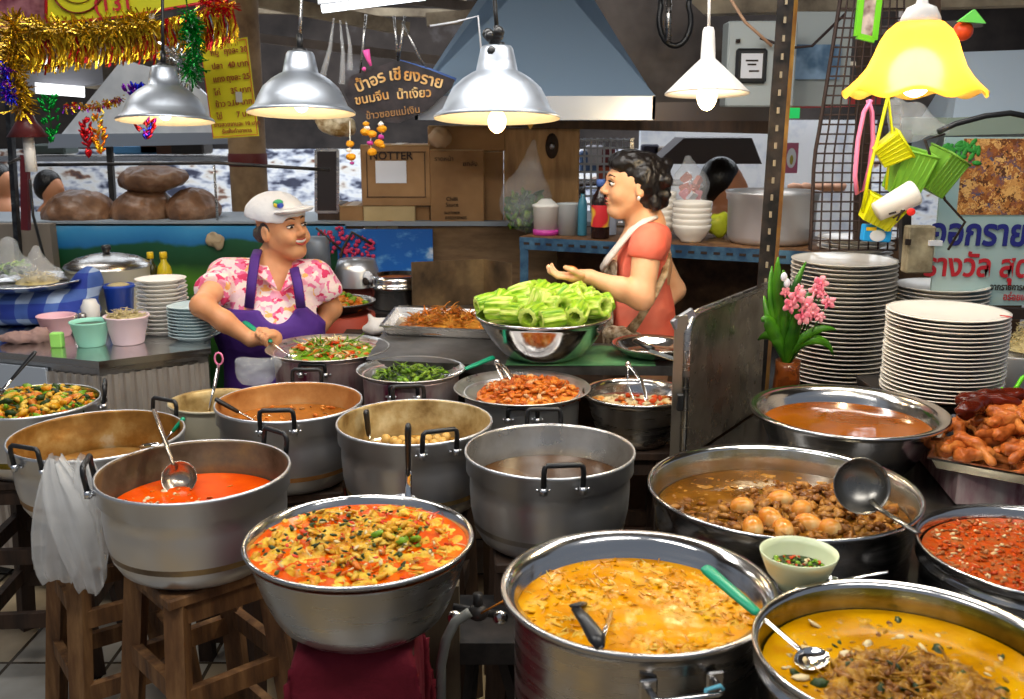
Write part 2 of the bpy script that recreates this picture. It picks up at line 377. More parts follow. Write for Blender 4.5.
# stall walls behind the cooks
mur, nt, b = newmat('landscape_mural'); N = nt.nodes; L = nt.links
tc = N.new('ShaderNodeTexCoord'); sp = N.new('ShaderNodeSeparateXYZ'); L.new(tc.outputs['Object'], sp.inputs[0])
nz = N.new('ShaderNodeTexNoise'); nz.inputs['Scale'].default_value = 2.2; nz.inputs['Detail'].default_value = 5; L.new(tc.outputs['Object'], nz.inputs['Vector'])
ma = N.new('ShaderNodeMath'); ma.operation = 'MULTIPLY_ADD'; L.new(nz.outputs['Fac'], ma.inputs[0]); ma.inputs[1].default_value = .22; L.new(sp.outputs['Z'], ma.inputs[2])
r_ = N.new('ShaderNodeValToRGB'); ramp_set(r_, [(0, sc((20, 60, 20))), (.40, sc((50, 104, 30))), (.56, sc((86, 140, 40))), (.66, sc((20, 66, 30))), (.755, sc((22, 80, 50))), (.775, sc((30, 110, 170))), (.86, sc((60, 146, 196))), (.94, sc((130, 176, 205)))])
mr = N.new('ShaderNodeMapRange'); mr.inputs['From Min'].default_value = .55; mr.inputs['From Max'].default_value = 1.32; L.new(ma.outputs[0], mr.inputs['Value']); L.new(mr.outputs['Result'], r_.inputs['Fac'])
L.new(r_.outputs['Color'], b.inputs['Base Color']); b.inputs['Roughness'].default_value = .45
a = PY(30, 228, 4.6); c_ = PY(345, 222, 4.6); zt = 1.13
mb = MB(); mb.box(((a.x+c_.x)/2, 4.66, zt/2), (c_.x-a.x, .12, zt)); struct(mb, 'wall_left_mural', mur)
mb = MB(); mb.box(((a.x+c_.x)/2+.4, 4.85, zt+.0), (c_.x-a.x+1.6, .5, .02)); struct(mb, 'trim_ledge', mat('ledge_grey', sc((150, 160, 170)), .6))
# gray panel at far left
mb = MB(); mb.box((PY(0, 270, 4.4).x+.06, 4.52, .57), (.28, .06, 1.14)); struct(mb, 'wall_left_pillar', mat('grey_concrete', sc((128, 118, 106)), .8, bump=(10, .3)))
brw = mat('brown_plywood_wall', sc((112, 86, 60)), .75, mix=(4, 6, [(.3, sc((84, 62, 40))), (.7, sc((140, 112, 80)))]), stretch=(1, 1, 4))
mb = MB(); mb.box((.05, 4.68, .56), (1.15, .12, 1.12)); struct(mb, 'wall_plywood', brw)
dkw = mat('sooty_brick_wall', sc((84, 62, 44)), .85, mix=(9, 7, [(.3, sc((48, 34, 24))), (.6, sc((112, 84, 60))), (.8, sc((160, 128, 92)))]), bump=(20, .5))
mb = MB(); mb.box((1.25, 4.47, .54), (2.1, .06, 1.08)); struct(mb, 'wall_sooty', dkw)

# sky and cloud mural board with blossom branch
t = thing('painted_board', 'bright blue painted board with white clouds and pink blossom branch behind the smiling cook', 'mural', PY(385, 255, 4.58))
bl = mat('painted_sky', sc((16, 96, 180)), .5, mix=(7, 4, [(.54, sc((14, 92, 176))), (.62, sc((80, 140, 200))), (.72, sc((205, 215, 225)))]), stretch=(1, 1, 1.8))
x0 = PY(338, 250, 4.58).x; x1 = PY(433, 250, 4.58).x; zt2 = PY(385, 229, 4.58).z; zb2 = PY(385, 276, 4.58).z
mb = MB(); mb.box(((x0+x1)/2, 4.575, (zt2+zb2)/2), (x1-x0, .02, zt2-zb2)); mb.build('board', bl, t)
pk = mat('pink_blossom', sc((200, 50, 90)), .6); mb = MB()
for i in range(95):
    u = rnd.random(); px = 316+u*58; py = 226+rnd.random()*26+(8 if u > .5 else 0)+(1-u)*10*rnd.random()
    p = PY(px, py, 4.555); mb.ell(p, (rnd.uniform(.005, .013), .004, rnd.uniform(.005, .012)), n=6, m=4)
mb.build('blossoms', pk, t, kind='stuff')
mb = MB(); mb.tube([PY(338, 276, 4.55), PY(342, 250, 4.55), PY(352, 232, 4.55), PY(372, 244, 4.55)], .006); mb.tube([PY(342, 250, 4.55), PY(325, 236, 4.55), PY(316, 228, 4.55)], .005); mb.build('branch', wood_d, t)

# ================================================================ cookware helpers
def handle_set(t, Rr, zr, azs, w=.085, rise=.036, mt=None, out=.006, rad=.0062):
    for az in azs:
        az = R(az); d = Vector((math.cos(az), math.sin(az), 0)); tn = Vector((-math.sin(az), math.cos(az), 0))
        mb = MB(); base = d*(Rr+out)
        pts = []
        for s_ in (-1, 1):
            seq = [base+tn*(s_*w/2)+Vector((0, 0, zr-.022)), base+d*.006+tn*(s_*w/2)+Vector((0, 0, zr+rise*.55)), base+d*.006+tn*(s_*w/2*.96)+Vector((0, 0, zr+rise*.86)), base+d*.006+tn*(s_*w/2*.82)+Vector((0, 0, zr+rise))]
            pts = pts+seq if s_ < 0 else pts+seq[::-1]
        mb.tube(pts, rad, 8)
        h = mb.build('handle', mt or blackp, t, world=False, label=None if mt else 'black coated handle')
        br = MB()
        for s_ in (-1, 1):
            br.tube([base+tn*(s_*w/2)+Vector((0, 0, zr-.032)), base+tn*(s_*w/2)+Vector((0, 0, zr-.016))], .0085, 8)
            br.tube([d*(Rr-.008)+tn*(s_*w/2)+Vector((0, 0, zr-.024)), base+tn*(s_*w/2)+Vector((0, 0, zr-.024))], .005, 6)
            for q in (-1, 1): br.ell(d*(Rr*.99)+tn*(s_*w/2+q*.013)+Vector((0, 0, zr-.024)), .004, n=6, m=4)
        br.build('handle_bracket', alu_b, h, world=False)
def alu_pot(label, x, y, zr, Rr, H, inner, azs, outer=alu, name='cooking_pot', group=None, **k):
    t = thing(name, label, 'pot', (x, y, zr-H), group)
    pr = [(0, 0), (Rr*.66, 0), (Rr*.74, .004), (Rr*.82, .016), (Rr*.885, .040), (Rr*.93, .085), (Rr*.945, H*.6), (Rr*.94, H-.050), (Rr*.985, H-.043), (Rr*.985, H-.010), (Rr*1.0, H-.007), (Rr*1.005, H-.002), (Rr*.998, H+.003), (Rr*.978, H+.002)]
    pi_ = [(Rr*.966, H-.004), (Rr*.966, H-.040), (Rr*.932, H-.050), (Rr*.928, H*.45), (Rr*.90, .05), (Rr*.72, .014), (0, .008)]
    mb = MB(); mb.lathe(pr+pi_, n=72, mis=[0]*(len(pr)-1)+[1]*len(pi_)); mb.build('pot_body', [outer, inner], t, world=False)
    handle_set(t, Rr, H, azs, **k)
    return t
def bowl(label, x, y, zr, Rr, H, rb, inner=steel, outer=steel, name='mixing_bowl', cat='bowl', group=None, lip=.012, pw=.6):
    t = thing(name, label, cat, (x, y, zr-H), group)
    Ri = Rr-lip
    out = [(0, 0), (rb*.9, 0), (rb, .004)]+[(rb+(Ri-rb)*(u**pw), .004+(H-.008)*u) for u in [i/9 for i in range(1, 10)]]
    rim = [(Rr-.002, H-.007), (Rr, H-.003), (Rr-.001, H+.001), (Rr-.005, H+.002)]
    inn = [(Ri-.003, H-.003)]+[(max(rb*.95, rb+(Ri-.003-rb)*(u**pw)-.002), .006+(H-.010)*u) for u in [1-i/8 for i in range(1, 8)]]+[(rb*.9, .008), (0, .007)]
    mb = MB(); mb.lathe(out+rim+inn, n=72, mis=[0]*(len(out)+len(rim)-2)+[1]*(len(inn)+1)); mb.build('bowl_body', [outer, inner], t, world=False)
    return t
def lumps(Rr, z, amp, scl, c, n=170, rings=64, seed=0, mc=(0, 0), mr=9, dome=0):
    mb = MB(); cx, cy = c[0], c[1]; V = [Vector((cx, cy, z))]; F = []
    for j in range(1, rings+1):
        r = Rr*j/rings
        for i in range(n):
            a = 2*PI*i/n; x = cx+r*math.cos(a); y = cy+r*math.sin(a); q = Vector((x*scl+seed, y*scl, seed))
            v = noise.noise(q)*.8+noise.noise(q*2.2)*.6+abs(noise.noise(q*4.6))*.5-.15
            dd = math.hypot(x-cx-mc[0], y-cy-mc[1]); msk = max(-1.5, min(1, (mr-dd)/(mr*.35))) if mr < 5 else 1; e_ = max(0, min(1, (1-j/rings)*10))
            V.append(Vector((x, y, z+amp*(v if msk >= 1 else v*max(msk, 0)-.8*(1-msk))*e_-.003*(1-e_)+dome*max(0, msk)*e_)))
    for i in range(n):
        F.append((0, 1+i, 1+(i+1) % n))
        for j in range(rings-1): a = 1+j*n+i; b_ = 1+j*n+(i+1) % n; F.append((a, a+n, b_+n, b_))
    return mb.add(V, F)
def wave(Rr, z, amp, scl, c, n=72, rings=26, seed=0, dome=0, mfun=None):
    mb = MB(); c = Vector(c); V = [Vector((c.x, c.y, z+dome))]; F = []
    for j in range(1, rings+1):
        r = Rr*j/rings; f = max(0, min(1, (1-j/rings)*8))
        for i in range(n):
            a = 2*PI*i/n; x = c.x+r*math.cos(a); y = c.y+r*math.sin(a)
            nn = noise.noise(Vector((x*scl+seed, y*scl, 0)))+.5*noise.noise(Vector((x*scl*2.7+seed, y*scl*2.7, 5)))
            V.append(Vector((x, y, z+amp*nn*f+dome*(1-(j/rings)**2))))
    for i in range(n):
        F.append((0, 1+i, 1+(i+1) % n))
        for j in range(rings-1): a = 1+j*n+i; b_ = 1+j*n+(i+1) % n; F.append((a, a+n, b_+n, b_))
    return mb.add(V, F)
def scatter(mb, n, c, Rr, z, size, asp=(1, .7, .5), mis=(0,), up=.3, dome=0, seg=(7, 5), jit=.5, cover=None, strip=False, e=1.0):
    c = Vector(c); k = 0; tries = 0
    while k < n and tries < n*8:
        tries += 1
        r = Rr*math.sqrt(rnd.random()); a = rnd.random()*2*PI; x = c.x+r*math.cos(a); y = c.y+r*math.sin(a)*e
        if cover and not cover(x, y): continue
        s = rnd.uniform(*size); zz = z+dome*(1-(r/Rr)**2)+s*up*rnd.uniform(-.5, 1)
        rot = (rnd.uniform(-.6, .6), rnd.uniform(-.6, .6), rnd.random()*6.3)
        if strip:
            M = Euler(rot).to_matrix(); b_ = rnd.uniform(-.35, .35); pts = [Vector((x, y, zz))+M @ Vector((u*s, b_*s*(1-u*u), rnd.uniform(-.05, .05)*s)) for u in (-1, -.5, 0, .5, 1)]
            w = s*asp[1]; mb.tube(pts, [w*.6, w, w, w, w*.6], 5, flat=(1, .5), mi=rnd.choice(mis))
        else: mb.ell((x, y, zz), (s*asp[0], s*asp[1], s*asp[2]), rot, seg[0], seg[1], mi=rnd.choice(mis), jit=jit)
        k += 1
def ladle(name, label, bowl_c, grip_end, rb=.045, rod=.004, gripm=blackp, grip_frac=.45, grip_r=.009, rodm=chrome, depth=.6, tilt=None, gripn='grip', spoon=False, cat='ladle', group=None, bowlm=None):
    bc = Vector(bowl_c); ge = Vector(grip_end); t = thing(name, label, cat, bc, group)
    d = (ge-bc).normalized()
    ax = Vector(tilt).normalized() if tilt else Vector((0, 0, 1))
    q = ax.to_track_quat('Z', 'Y').to_matrix()
    prof = [(0, -rb*depth), (rb*.4, -rb*depth*.92), (rb*.75, -rb*depth*.66), (rb*.95, -rb*depth*.25), (rb, 0), (rb*.97, 0), (rb*.9, -rb*depth*.25), (rb*.7, -rb*depth*.6), (rb*.38, -rb*depth*.84), (0, -rb*depth*.9)]
    mb = MB(); mb.lathe(prof, bc, 28, M=q @ (Matrix.Diagonal((1.25, .8, 1)) if spoon else Matrix.Identity(3))); mb.build('ladle_bowl', bowlm or rodm, t)
    side = (d-ax*d.dot(ax)); side = side.normalized() if side.length > 1e-3 else Vector((1, 0, 0))
    st = bc+side*rb*.95; m1 = st+(ge-st)*(1-grip_frac)
    mb = MB(); mb.tube([bc+side*rb*.6-ax*rb*depth*.3, st, st+(ge-st)*.3, m1+(ge-m1)*.1], rod, 8, flat=(1.6, .7)); mb.build('shaft', rodm, t)
    if grip_frac > 0:
        mb = MB(); g = [m1+(ge-m1)*u for u in (0, .04, .3, .6, .9, .98, 1)]
        mb.tube(g, [grip_r*.5, grip_r*.8, grip_r*.95, grip_r, grip_r*1.1, grip_r*.9, grip_r*.4], 10, flat=(1.35, .75)); mb.build(gripn, gripm, t)
    return t
# ================================================================ stools, tables, counters
def stool(label, x, y, h, s=.34, rot=0, mt=wood, spread=.05, group=None):
    t = thing('wooden_stool', label, 'stool', (x, y, 0), group, (0, 0, R(rot)))
    mb = MB(); mb.box((0, 0, h-.0125), (s, s, .025), bev=.004); mb.build('seat', mt, t, world=False)
    q = s/2-.03
    for sx in (-1, 1):
        for sy in (-1, 1):
            mb = MB(); mb.beam((sx*q, sy*q, h-.025), (sx*(q+spread), sy*(q+spread), 0), .042, .042); mb.build('leg', mt, t, world=False)
    for zz in (h*.30, h*.62, h-.05):
        f = q+spread*(1-zz/h)
        for k in range(4):
            a = [(-f, -f), (f, -f), (f, f), (-f, f)][k]; b_ = [(f, -f), (f, f), (-f, f), (-f, -f)][k]
            dz = .02 if k % 2 else 0
            mb = MB(); mb.beam((*a, zz+dz), (*b_, zz+dz), .022, .045); mb.build('rail', mt, t, world=False)
    return t
Apos = (.207, 1.517); Bp = (.088, 2.213); Cp = (-.248, 2.44); Dp = (-.607, 2.622); Ep = (-.697, 2.077); Fp = (-.281, 1.717); Gp = (.865, 2.477); Hp = (.565, 1.975)
Mp = (-1.079, 2.486); Op = (-1.395, 2.80); Lp = (.554, 1.262)
def zb(x): return x
stool('worn brown wooden stool under the pot of bright red soup', Ep[0], Ep[1], .632, .27, 42)
stool('brown wooden stool under the brown-stained pot with plastic bags on its handle', Mp[0]+.02, Mp[1]-.03, .60, .26, 36)
stool('dark wooden stool under the pan of yellow stir-fry', Op[0], Op[1], .60, .27, 5, wood_d)
stool('dark wooden stool under the orange-brown curry pot', Dp[0], Dp[1], .63, .27, 10, wood_d, spread=.02)
stool('dark wooden stool under the pot with fish balls', Cp[0], Cp[1], .63, .27, -6, wood_d, spread=.02)
stool('dark wooden stool under the pot of dark broth', Bp[0], Bp[1], .63, .27, 4, wood_d, spread=.02)
# stool with maroon cloth under the red curry basin
stool('dark stool hidden beneath the maroon cloth', Fp[0], Fp[1], .66, .19, 6, wood_d, spread=.0)
maroon = mat('maroon_cloth', sc((112, 10, 34)), .85, bump=(60, .3))
def cloth_over(name, label, cat, cx, cy, z, s, drop, mt, rot=0, seed=0, fold=.012):
    mb = MB(); n = 40; hh = s/2; V = []; F = []
    us = [-hh-drop+(2*(hh+drop))*i/n for i in range(n+1)]
    ca, sa = math.cos(rot), math.sin(rot)
    for i, u in enumerate(us):
        for j, v in enumerate(us):
            ex = max(0, abs(u)-hh); ey = max(0, abs(v)-hh); x = max(-hh, min(hh, u)); y = max(-hh, min(hh, v)); d = max(ex, ey)
            corner = min(ex, ey)
            fx = math.copysign(ex > 0, u)*(.01+fold*(1+math.sin(v*70+seed))*min(1, ex*8))+math.copysign(corner*.12, u)*(corner > 0)
            fy = math.copysign(ey > 0, v)*(.01+fold*(1+math.sin(u*60+seed))*min(1, ey*8))+math.copysign(corner*.12, v)*(corner > 0)
            X = x+fx; Y = y+fy; V.append((cx+X*ca-Y*sa, cy+X*sa+Y*ca, z-d+.003*noise.noise(Vector((u*20, v*20, seed)))))
    for i in range(n):
        for j in range(n): a = i*(n+1)+j; F.append((a, a+n+1, a+n+2, a+1))
    mb.add(V, F); o = single(mb, name, mt, label, cat, (cx, cy, z))
    md = o.modifiers.new('thickness', 'SOLIDIFY'); md.thickness = .004
    return o
cloth_over('maroon_cloth', 'maroon cloth draped under the wide basin of red curry', 'cloth', Fp[0]-.01, Fp[1], .672, .20, .40, maroon, .06, fold=.004)

# black counter on the right carrying the big pans
t = thing('serving_counter', 'black counter on the right carrying the wide pans and plate stacks', 'counter', (1.1, 2.0, 0))
poly = [(.47, .95), (2.2, .95), (2.2, 3.95), (1.05, 3.95), (.80, 3.06), (.47, 2.56)]
mb = MB(); mb.prism(poly, .66, .70); mb.build('counter_top', counterb, t)
mb = MB(); mb.prism([(x*.97+.04, y*.97+.06) for x, y in poly], .05, .66); mb.build('counter_base', blackm, t)
t = thing('gas_stove', 'low black iron stove stand under the big steel pot', 'stove', (Apos[0], Apos[1], 0))
for i in range(4):
    a = PI/4+i*PI/2; mb = MB(); mb.beam((Apos[0]+.17*math.cos(a), Apos[1]+.17*math.sin(a), .56), (Apos[0]+.2*math.cos(a), Apos[1]+.2*math.sin(a), 0), .03); mb.build('leg', blackm, t)
mb = MB(); mb.tube([(Apos[0]+.19*math.cos(i*PI/16), Apos[1]+.19*math.sin(i*PI/16), .555) for i in range(32)], .012, 6, closed=True); mb.build('pot_ring', blackm, t)
mb = MB(); mb.lathe([(0, 0), (.05, 0), (.06, .03), (.03, .05), (0, .05)], (Apos[0], Apos[1], .46), 20); mb.beam((Apos[0]-.18, Apos[1], .45), (Apos[0]+.18, Apos[1], .45), .02); mb.build('burner', blackm, t)
# dark low stand visible at the centre bottom, gas hose and valve
t = thing('iron_stand', 'black iron stand with crossed legs at the bottom centre', 'stand', (.0, 2.02, 0))
for a, bb in [((-.08, 1.98, .50), (-.13, 1.9, 0)), ((.06, 2.05, .52), (.02, 1.9, .0)), ((-.02, 1.98, .45), (.1, 1.95, .0)), ((.1, 2.1, .5), (.14, 1.98, 0))]:
    mb = MB(); mb.beam(a, bb, .022); mb.build('leg', blackm, t)
mb = MB(); mb.box((.03, 2.02, .50), (.30, .22, .05)); mb.build('top', blackm, t)
mb = MB(); mb.beam((-.12, 1.92, .22), (.14, 1.98, .25), .018); mb.build('brace', blackm, t)
greyhose = mat('grey_hose', sc((120, 122, 118)), .5)
mb = MB()
hp = [PY(470, 612, 1.80), PY(455, 622, 1.79), PY(446, 640, 1.78), PY(441, 665, 1.78), PY(441, 705, 1.78), PY(443, 760, 1.8)]
fine = []
for i in range(len(hp)-1):
    for u in range(4): fine.append(hp[i].lerp(hp[i+1], u/4))
mb.tube(fine+[hp[-1]], .010, 10); single(mb, 'gas_hose', greyhose, 'grey rubber gas hose curving down in front of the iron stand', 'hose')
t = thing('gas_regulator', 'dark gas valve cluster at the end of the grey hose', 'valve', PY(478, 612, 1.83))
c0 = PY(478, 612, 1.83)
mb = MB(); mb.ell(c0, (.022, .02, .018), n=12); mb.tube([c0+Vector((-.05, 0, .01)), c0+Vector((.05, .01, -.012))], .009, 8); mb.tube([c0, c0+Vector((0, 0, .04))], .01, 8); mb.build('valve_body', blackm, t)
for s_ in (-1, 1):
    mb = MB(); mb.lathe([(0, 0), (.014, 0), (.016, .006), (.012, .014), (0, .014)], c0+Vector((s_*.045, -.01, -.004)), 14, M=Euler((PI/2, 0, 0)).to_matrix()); mb.build('knob', steel, t)
mb = MB(); mb.tube([c0+Vector((.0, -.012, .0)), c0+Vector((.07, -.05, .06))], .002, 6); mb.build('cord', mat('orange_cord', sc((200, 120, 20)), .6), t)
# grey-brown board standing beside the maroon stool
t = thing('wooden_board', 'weathered grey-brown board leaning beside the maroon cloth', 'board', (-.16, 1.85, 0))
gw = mat('grey_weathered_board', sc((84, 72, 52)), .8, mix=(6, 6, [(.3, sc((60, 50, 36))), (.7, sc((104, 92, 70)))]), stretch=(3, 3, .6))
mb = MB(); mb.box((-.195, 1.93, .33), (.17, .03, .66), (.04, 0, 0)); mb.build('panel', gw, t)
p = PY(406, 684, 1.905); mb = MB(); mb.box((p.x, 1.905, p.z), (.026, .004, .012), (.04, .35, 0)); mb.build('label_strip', paper, t)

# long dark table behind the pots with green top
t = thing('prep_table', 'table with green top behind the front row of pots', 'table', (.0, 3.3, 0))
tabm = mat('table_steel_top', (.35, .34, .33), .35, .6, mix=(5, 5, [(.35, (.05, .045, .04)), (.7, (.22, .21, .2))]))
grn = mat('green_table_top', sc((70, 130, 84)), .5, mix=(6, 5, [(.35, sc((44, 92, 58))), (.6, sc((96, 150, 100))), (.8, sc((140, 165, 120)))]))
poly = [(-.46, 3.06), (-.10, 3.0), (.62, 2.97), (.62, 3.26), (.12, 3.32), (.08, 4.0), (-.46, 4.0)]
mb = MB(); mb.prism(poly, .83, .86); mb.build('table_top', tabm, t)
mb = MB(); mb.prism([(-.02, 2.985), (.44, 2.975), (.46, 3.2), (.30, 3.25), (.0, 3.2)], .8605, .8635); single(mb, 'green_sheet', grn, 'green sheet lying on the table under the bowl of gourds', 'sheet')
for x, y in [(-.42, 3.12), (.56, 3.03), (-.42, 3.94), (.03, 3.94), (.56, 3.22)]:
    mb = MB(); mb.beam((x, y, 0), (x, y, .83), .04); mb.build('leg', blackm, t)
magenta = mat('magenta_print', sc((190, 150, 150)), .5, mix=(16, 5, [(.38, sc((120, 30, 60))), (.5, sc((190, 150, 150))), (.7, sc((215, 200, 190)))]), stretch=(1, 1, .3))
# steel counter on the left
t = thing('steel_counter', 'corrugated stainless steel counter on the left with tubs and plates on top', 'counter', (-1.6, 3.6, 0))
K = Vector((-1.31, 3.08)); Rr_ = Vector((-1.01, 3.27)); Lf = Vector((-1.95, 3.30)); BR = Vector((-1.33, 4.32)); BL = Vector((-2.7, 4.35)); LL = Vector((-2.6, 3.4))
poly = [tuple(v) for v in (K, Rr_, BR, BL, LL, Lf)]
mb = MB(); mb.prism(poly, .828, .85); mb.build('counter_top', steel, t)
cen = Vector((-1.6, 3.7)); inn = [tuple(Vector(v)+(cen-Vector(v))*.03) for v in poly]
mb = MB(); mb.prism(inn, .06, .828); mb.build('cabinet_body', steel_d, t)
for (a, bb, nm) in ((K, Rr_, 'ribbed_front'), (Lf, K, 'ribbed_side')):
    mb = MB(); a2 = a+(cen-a)*.028; b2 = bb+(cen-bb)*.028; n = int((b2-a2).length/.034); V = []; F = []
    dr = (b2-a2)/n; nrm = Vector((dr.y, -dr.x)).normalized()
    k = 0; pts = []
    for i in range(n):
        for u, o in ((0, .002), (.15, .014), (.5, .014), (.65, .002)): pts.append(a2+dr*(i+u)+nrm*o)
    pts.append(b2+nrm*.002)
    for q in pts: V += [(q.x, q.y, .1), (q.x, q.y, .80)]
    for i in range(len(pts)-1): F.append((2*i, 2*i+2, 2*i+3, 2*i+1))
    mb.add(V, F, smooth=False); mb.build(nm, mat('ribbed_galvanised', (.62, .56, .50), .4, .75, rough_var=.08), t)
mb = MB(); mb.box((-1.72, 3.225, .60), (.44, .012, .42), (0, 0, -.34)); mb.build('white_panel', mat('grey_white_panel', sc((176, 184, 194)), .5), t)

# ================================================================ pots
alu_pot('aluminium pot with brown-stained inside and plastic bags hanging from its front handle', *Mp, .80, .218, .20, res_brown, (-112, 62), w=.09)
potE = alu_pot('aluminium pot of bright red soup on a wooden stool', *Ep, .85, .207, .215, res_grey, (-168, 50), w=.085)
potD = alu_pot('aluminium pot of orange-brown curry behind the red soup pot', *Dp, .85, .198, .22, res_orange, (-86, 88))
potC = alu_pot('aluminium pot with tan residue inside and fish balls floating low', *Cp, .85, .198, .22, res_tan, (-68, 100))
potB = alu_pot('aluminium pot of dark broth in the middle with one black handle in front', *Bp, .85, .198, .22, mat('plain_pot_inside', (.5, .48, .45), .3, .9, mix=(8, 6, [(.3, (.34, .3, .25)), (.7, (.6, .58, .55))]), rough_var=.06), (-84, 92))
potO = alu_pot('aluminium pan heaped with yellow stir-fry at the left edge', *Op, .80, .186, .20, res_yel, (20,))
bowl('pale splattered basin tucked behind the red soup pot', -.87, 2.53+.28, .80, .13, .16, .10, res_tan, mat('cream_enamel', sc((205, 196, 170)), .4), name='enamel_basin', cat='basin')
stool('dark stool under the pale splattered basin', -.87, 2.81, .64, .17, 0, wood_d, spread=0)
bowl('wide stainless basin of red and yellow curry on the maroon cloth', *Fp, .85, .211, .168, .13, steel, mat('brushed_basin', (.46, .47, .49), .3, 1, bump=(9, .08, 5), stretch=(.5, .5, 5), rough_var=.08), name='curry_basin', cat='basin', pw=.55, lip=.007)
# big straight steel pot in front
t = thing('stock_pot', 'large straight stainless pot of orange curry at the front centre', 'pot', (*Apos, .57))
Ra = .226; H = .28; Rl = .222
pr = [(0, 0), (Rl*.85, 0), (Rl*.91, .012), (Rl*.915, H-.03), (Rl*.93, H-.018), (Ra*.99, H-.008), (Ra, H-.003), (Ra*.995, H+.003), (Ra*.965, H+.002), (Rl*.90, H-.012), (Rl*.895, .02), (0, .012)]
mb = MB(); mb.lathe(pr, n=80, mis=[0]*8+[1]*3); mb.build('pot_body', [steel_d, steel], t, world=False)
hz = H-.060; az = R(-78); d = Vector((math.cos(az), math.sin(az), 0)); tn = Vector((-math.sin(az), math.cos(az), 0)); mb = MB(); b0 = d*(Rl*.915)
mb.tube([b0+tn*-.052+Vector((0, 0, hz)), b0+d*.03+tn*-.05+Vector((0, 0, hz)), b0+d*.034+tn*-.04+Vector((0, 0, hz)), b0+d*.034+tn*.04+Vector((0, 0, hz)), b0+d*.03+tn*.05+Vector((0, 0, hz)), b0+tn*.052+Vector((0, 0, hz))], .0055, 8)
h = mb.build('handle', steel, t, world=False)
mb = MB()
for s_ in (-1, 1): mb.box(b0+tn*s_*.052+Vector((0, 0, hz)), (.006, .028, .034), (0, 0, az), bev=.003)
mb.build('handle_plate', steel_d, h, world=False)
mb = MB(); q = b0+d*.034+tn*.045+Vector((0, 0, hz+.008)); mb.tube([q+Vector((.004, 0, 0)), q+Vector((0, 0, .006)), q+Vector((-.02, 0, 0)), q+Vector((-.028, 0, -.05))], .0035, 6); mb.build('cord_tie', mat('pale_blue_cord', sc((110, 190, 210)), .5), h, world=False, label='pale blue cord tied on the handle')
# right side pans
bowl('deep stainless bowl of clear brown soup in front of the plate stacks', *Gp, .87, .249, .16, .13, steel, steel, name='soup_bowl', pw=.55, lip=.022)
def pan(label, x, y, zr, Rr, H, inner, name='wide_pan', outer=steel, ringed=True):
    t = thing(name, label, 'pan', (x, y, zr-H))
    pr = [(0, 0), (Rr*.86, 0), (Rr*.93, .012), (Rr*.945, H-.045)]
    if ringed: pr += [(Rr*.955, H-.040), (Rr*.985, H-.034), (Rr*.985, H-.030), (Rr*.955, H-.026)]
    pr += [(Rr*.965, H-.012), (Rr*.998, H-.004), (Rr*.998, H), (Rr*.985, H+.003)]
    i0 = len(pr)-1
    pr += [(Rr*.95, H-.008), (Rr*.945, H-.03), (Rr*.93, H-.045), (Rr*.92, .03), (Rr*.85, .008), (0, .006)]
    mb = MB(); mb.lathe(pr, n=80, mis=[0]*(i0+1)+[1]*(len(pr)-2-i0)); mb.build('pan_body', [outer, inner], t, world=False)
    return t
pan('wide stainless pan of brown stewed eggs and pork', *Hp, .85, .280, .15, res_steel, ringed=False)
pan('stainless pan of yellow curry at the bottom right corner', *Lp, .88, .215, .18, res_yel)
Kp = (.965, 1.697); pan('stainless pan of red minced pork sauce at the right edge', *Kp, .835, .215, .135, steel)
# ================================================================ foods
def fmat(name, stops, scl=20, rough=.32, bump=.4, coat=.04, vor=False, spec=.25, sss=0):
    stops = [(p, tuple(x*.72 for x in c)) for p, c in stops]
    return mat(name, stops[0][1], rough, 0, stops=(scl, 7, stops), bump=(scl*2.2, bump, 5), coat=coat, vor=vor, spec=spec, sss=sss)
c255 = sc
redsoup = fmat('red_soup', [(.3, sc((222, 66, 0))), (.55, sc((244, 84, 0))), (.75, sc((250, 120, 16)))], 9, .15, .05, spec=.12)
redcurry = fmat('red_curry', [(.3, sc((196, 58, 0))), (.5, sc((236, 92, 0))), (.65, sc((244, 124, 4))), (.8, sc((250, 176, 20)))], 16, .2, .3, spec=.1)
yelchunk = fmat('yellow_vegetable', [(.3, sc((214, 96, 10))), (.45, sc((232, 166, 24))), (.7, sc((248, 216, 100)))], 30, .3, .4)
redbit = fmat('chili_red', [(.3, sc((180, 40, 2))), (.7, sc((236, 90, 10)))], 20, .3)
darkgreen = fmat('dark_green_leaf', [(.3, sc((20, 36, 14))), (.7, sc((60, 84, 30)))], 20, .4)
green = fmat('bright_green_vegetable', [(.3, sc((70, 120, 14))), (.5, sc((124, 170, 30))), (.75, sc((180, 205, 80)))], 25, .3)
cream = fmat('cream_bits', [(.3, sc((225, 190, 120))), (.7, sc((250, 232, 190)))], 30, .35)
brownm = fmat('brown_meat', [(.3, sc((84, 42, 12))), (.5, sc((140, 84, 30))), (.7, sc((196, 136, 60)))], 24, .28, .5)
orangefry = fmat('orange_fried', [(.3, sc((170, 70, 12))), (.5, sc((226, 120, 30))), (.7, sc((246, 176, 84)))], 26, .35, .5)
goldfry = fmat('golden_shreds', [(.3, sc((130, 70, 14))), (.5, sc((196, 120, 34))), (.7, sc((230, 170, 70)))], 26, .45, .5)
orcurry = fmat('orange_curry', [(.3, sc((206, 124, 0))), (.5, sc((236, 158, 0))), (.68, sc((246, 182, 6))), (.8, sc((250, 206, 40)))], 13, .2, .22, spec=.12)
yelcurry = fmat('yellow_curry', [(.3, sc((150, 92, 0))), (.45, sc((206, 142, 0))), (.6, sc((232, 172, 4))), (.75, sc((220, 110, 6)))], 5, .15, .12, spec=.15)
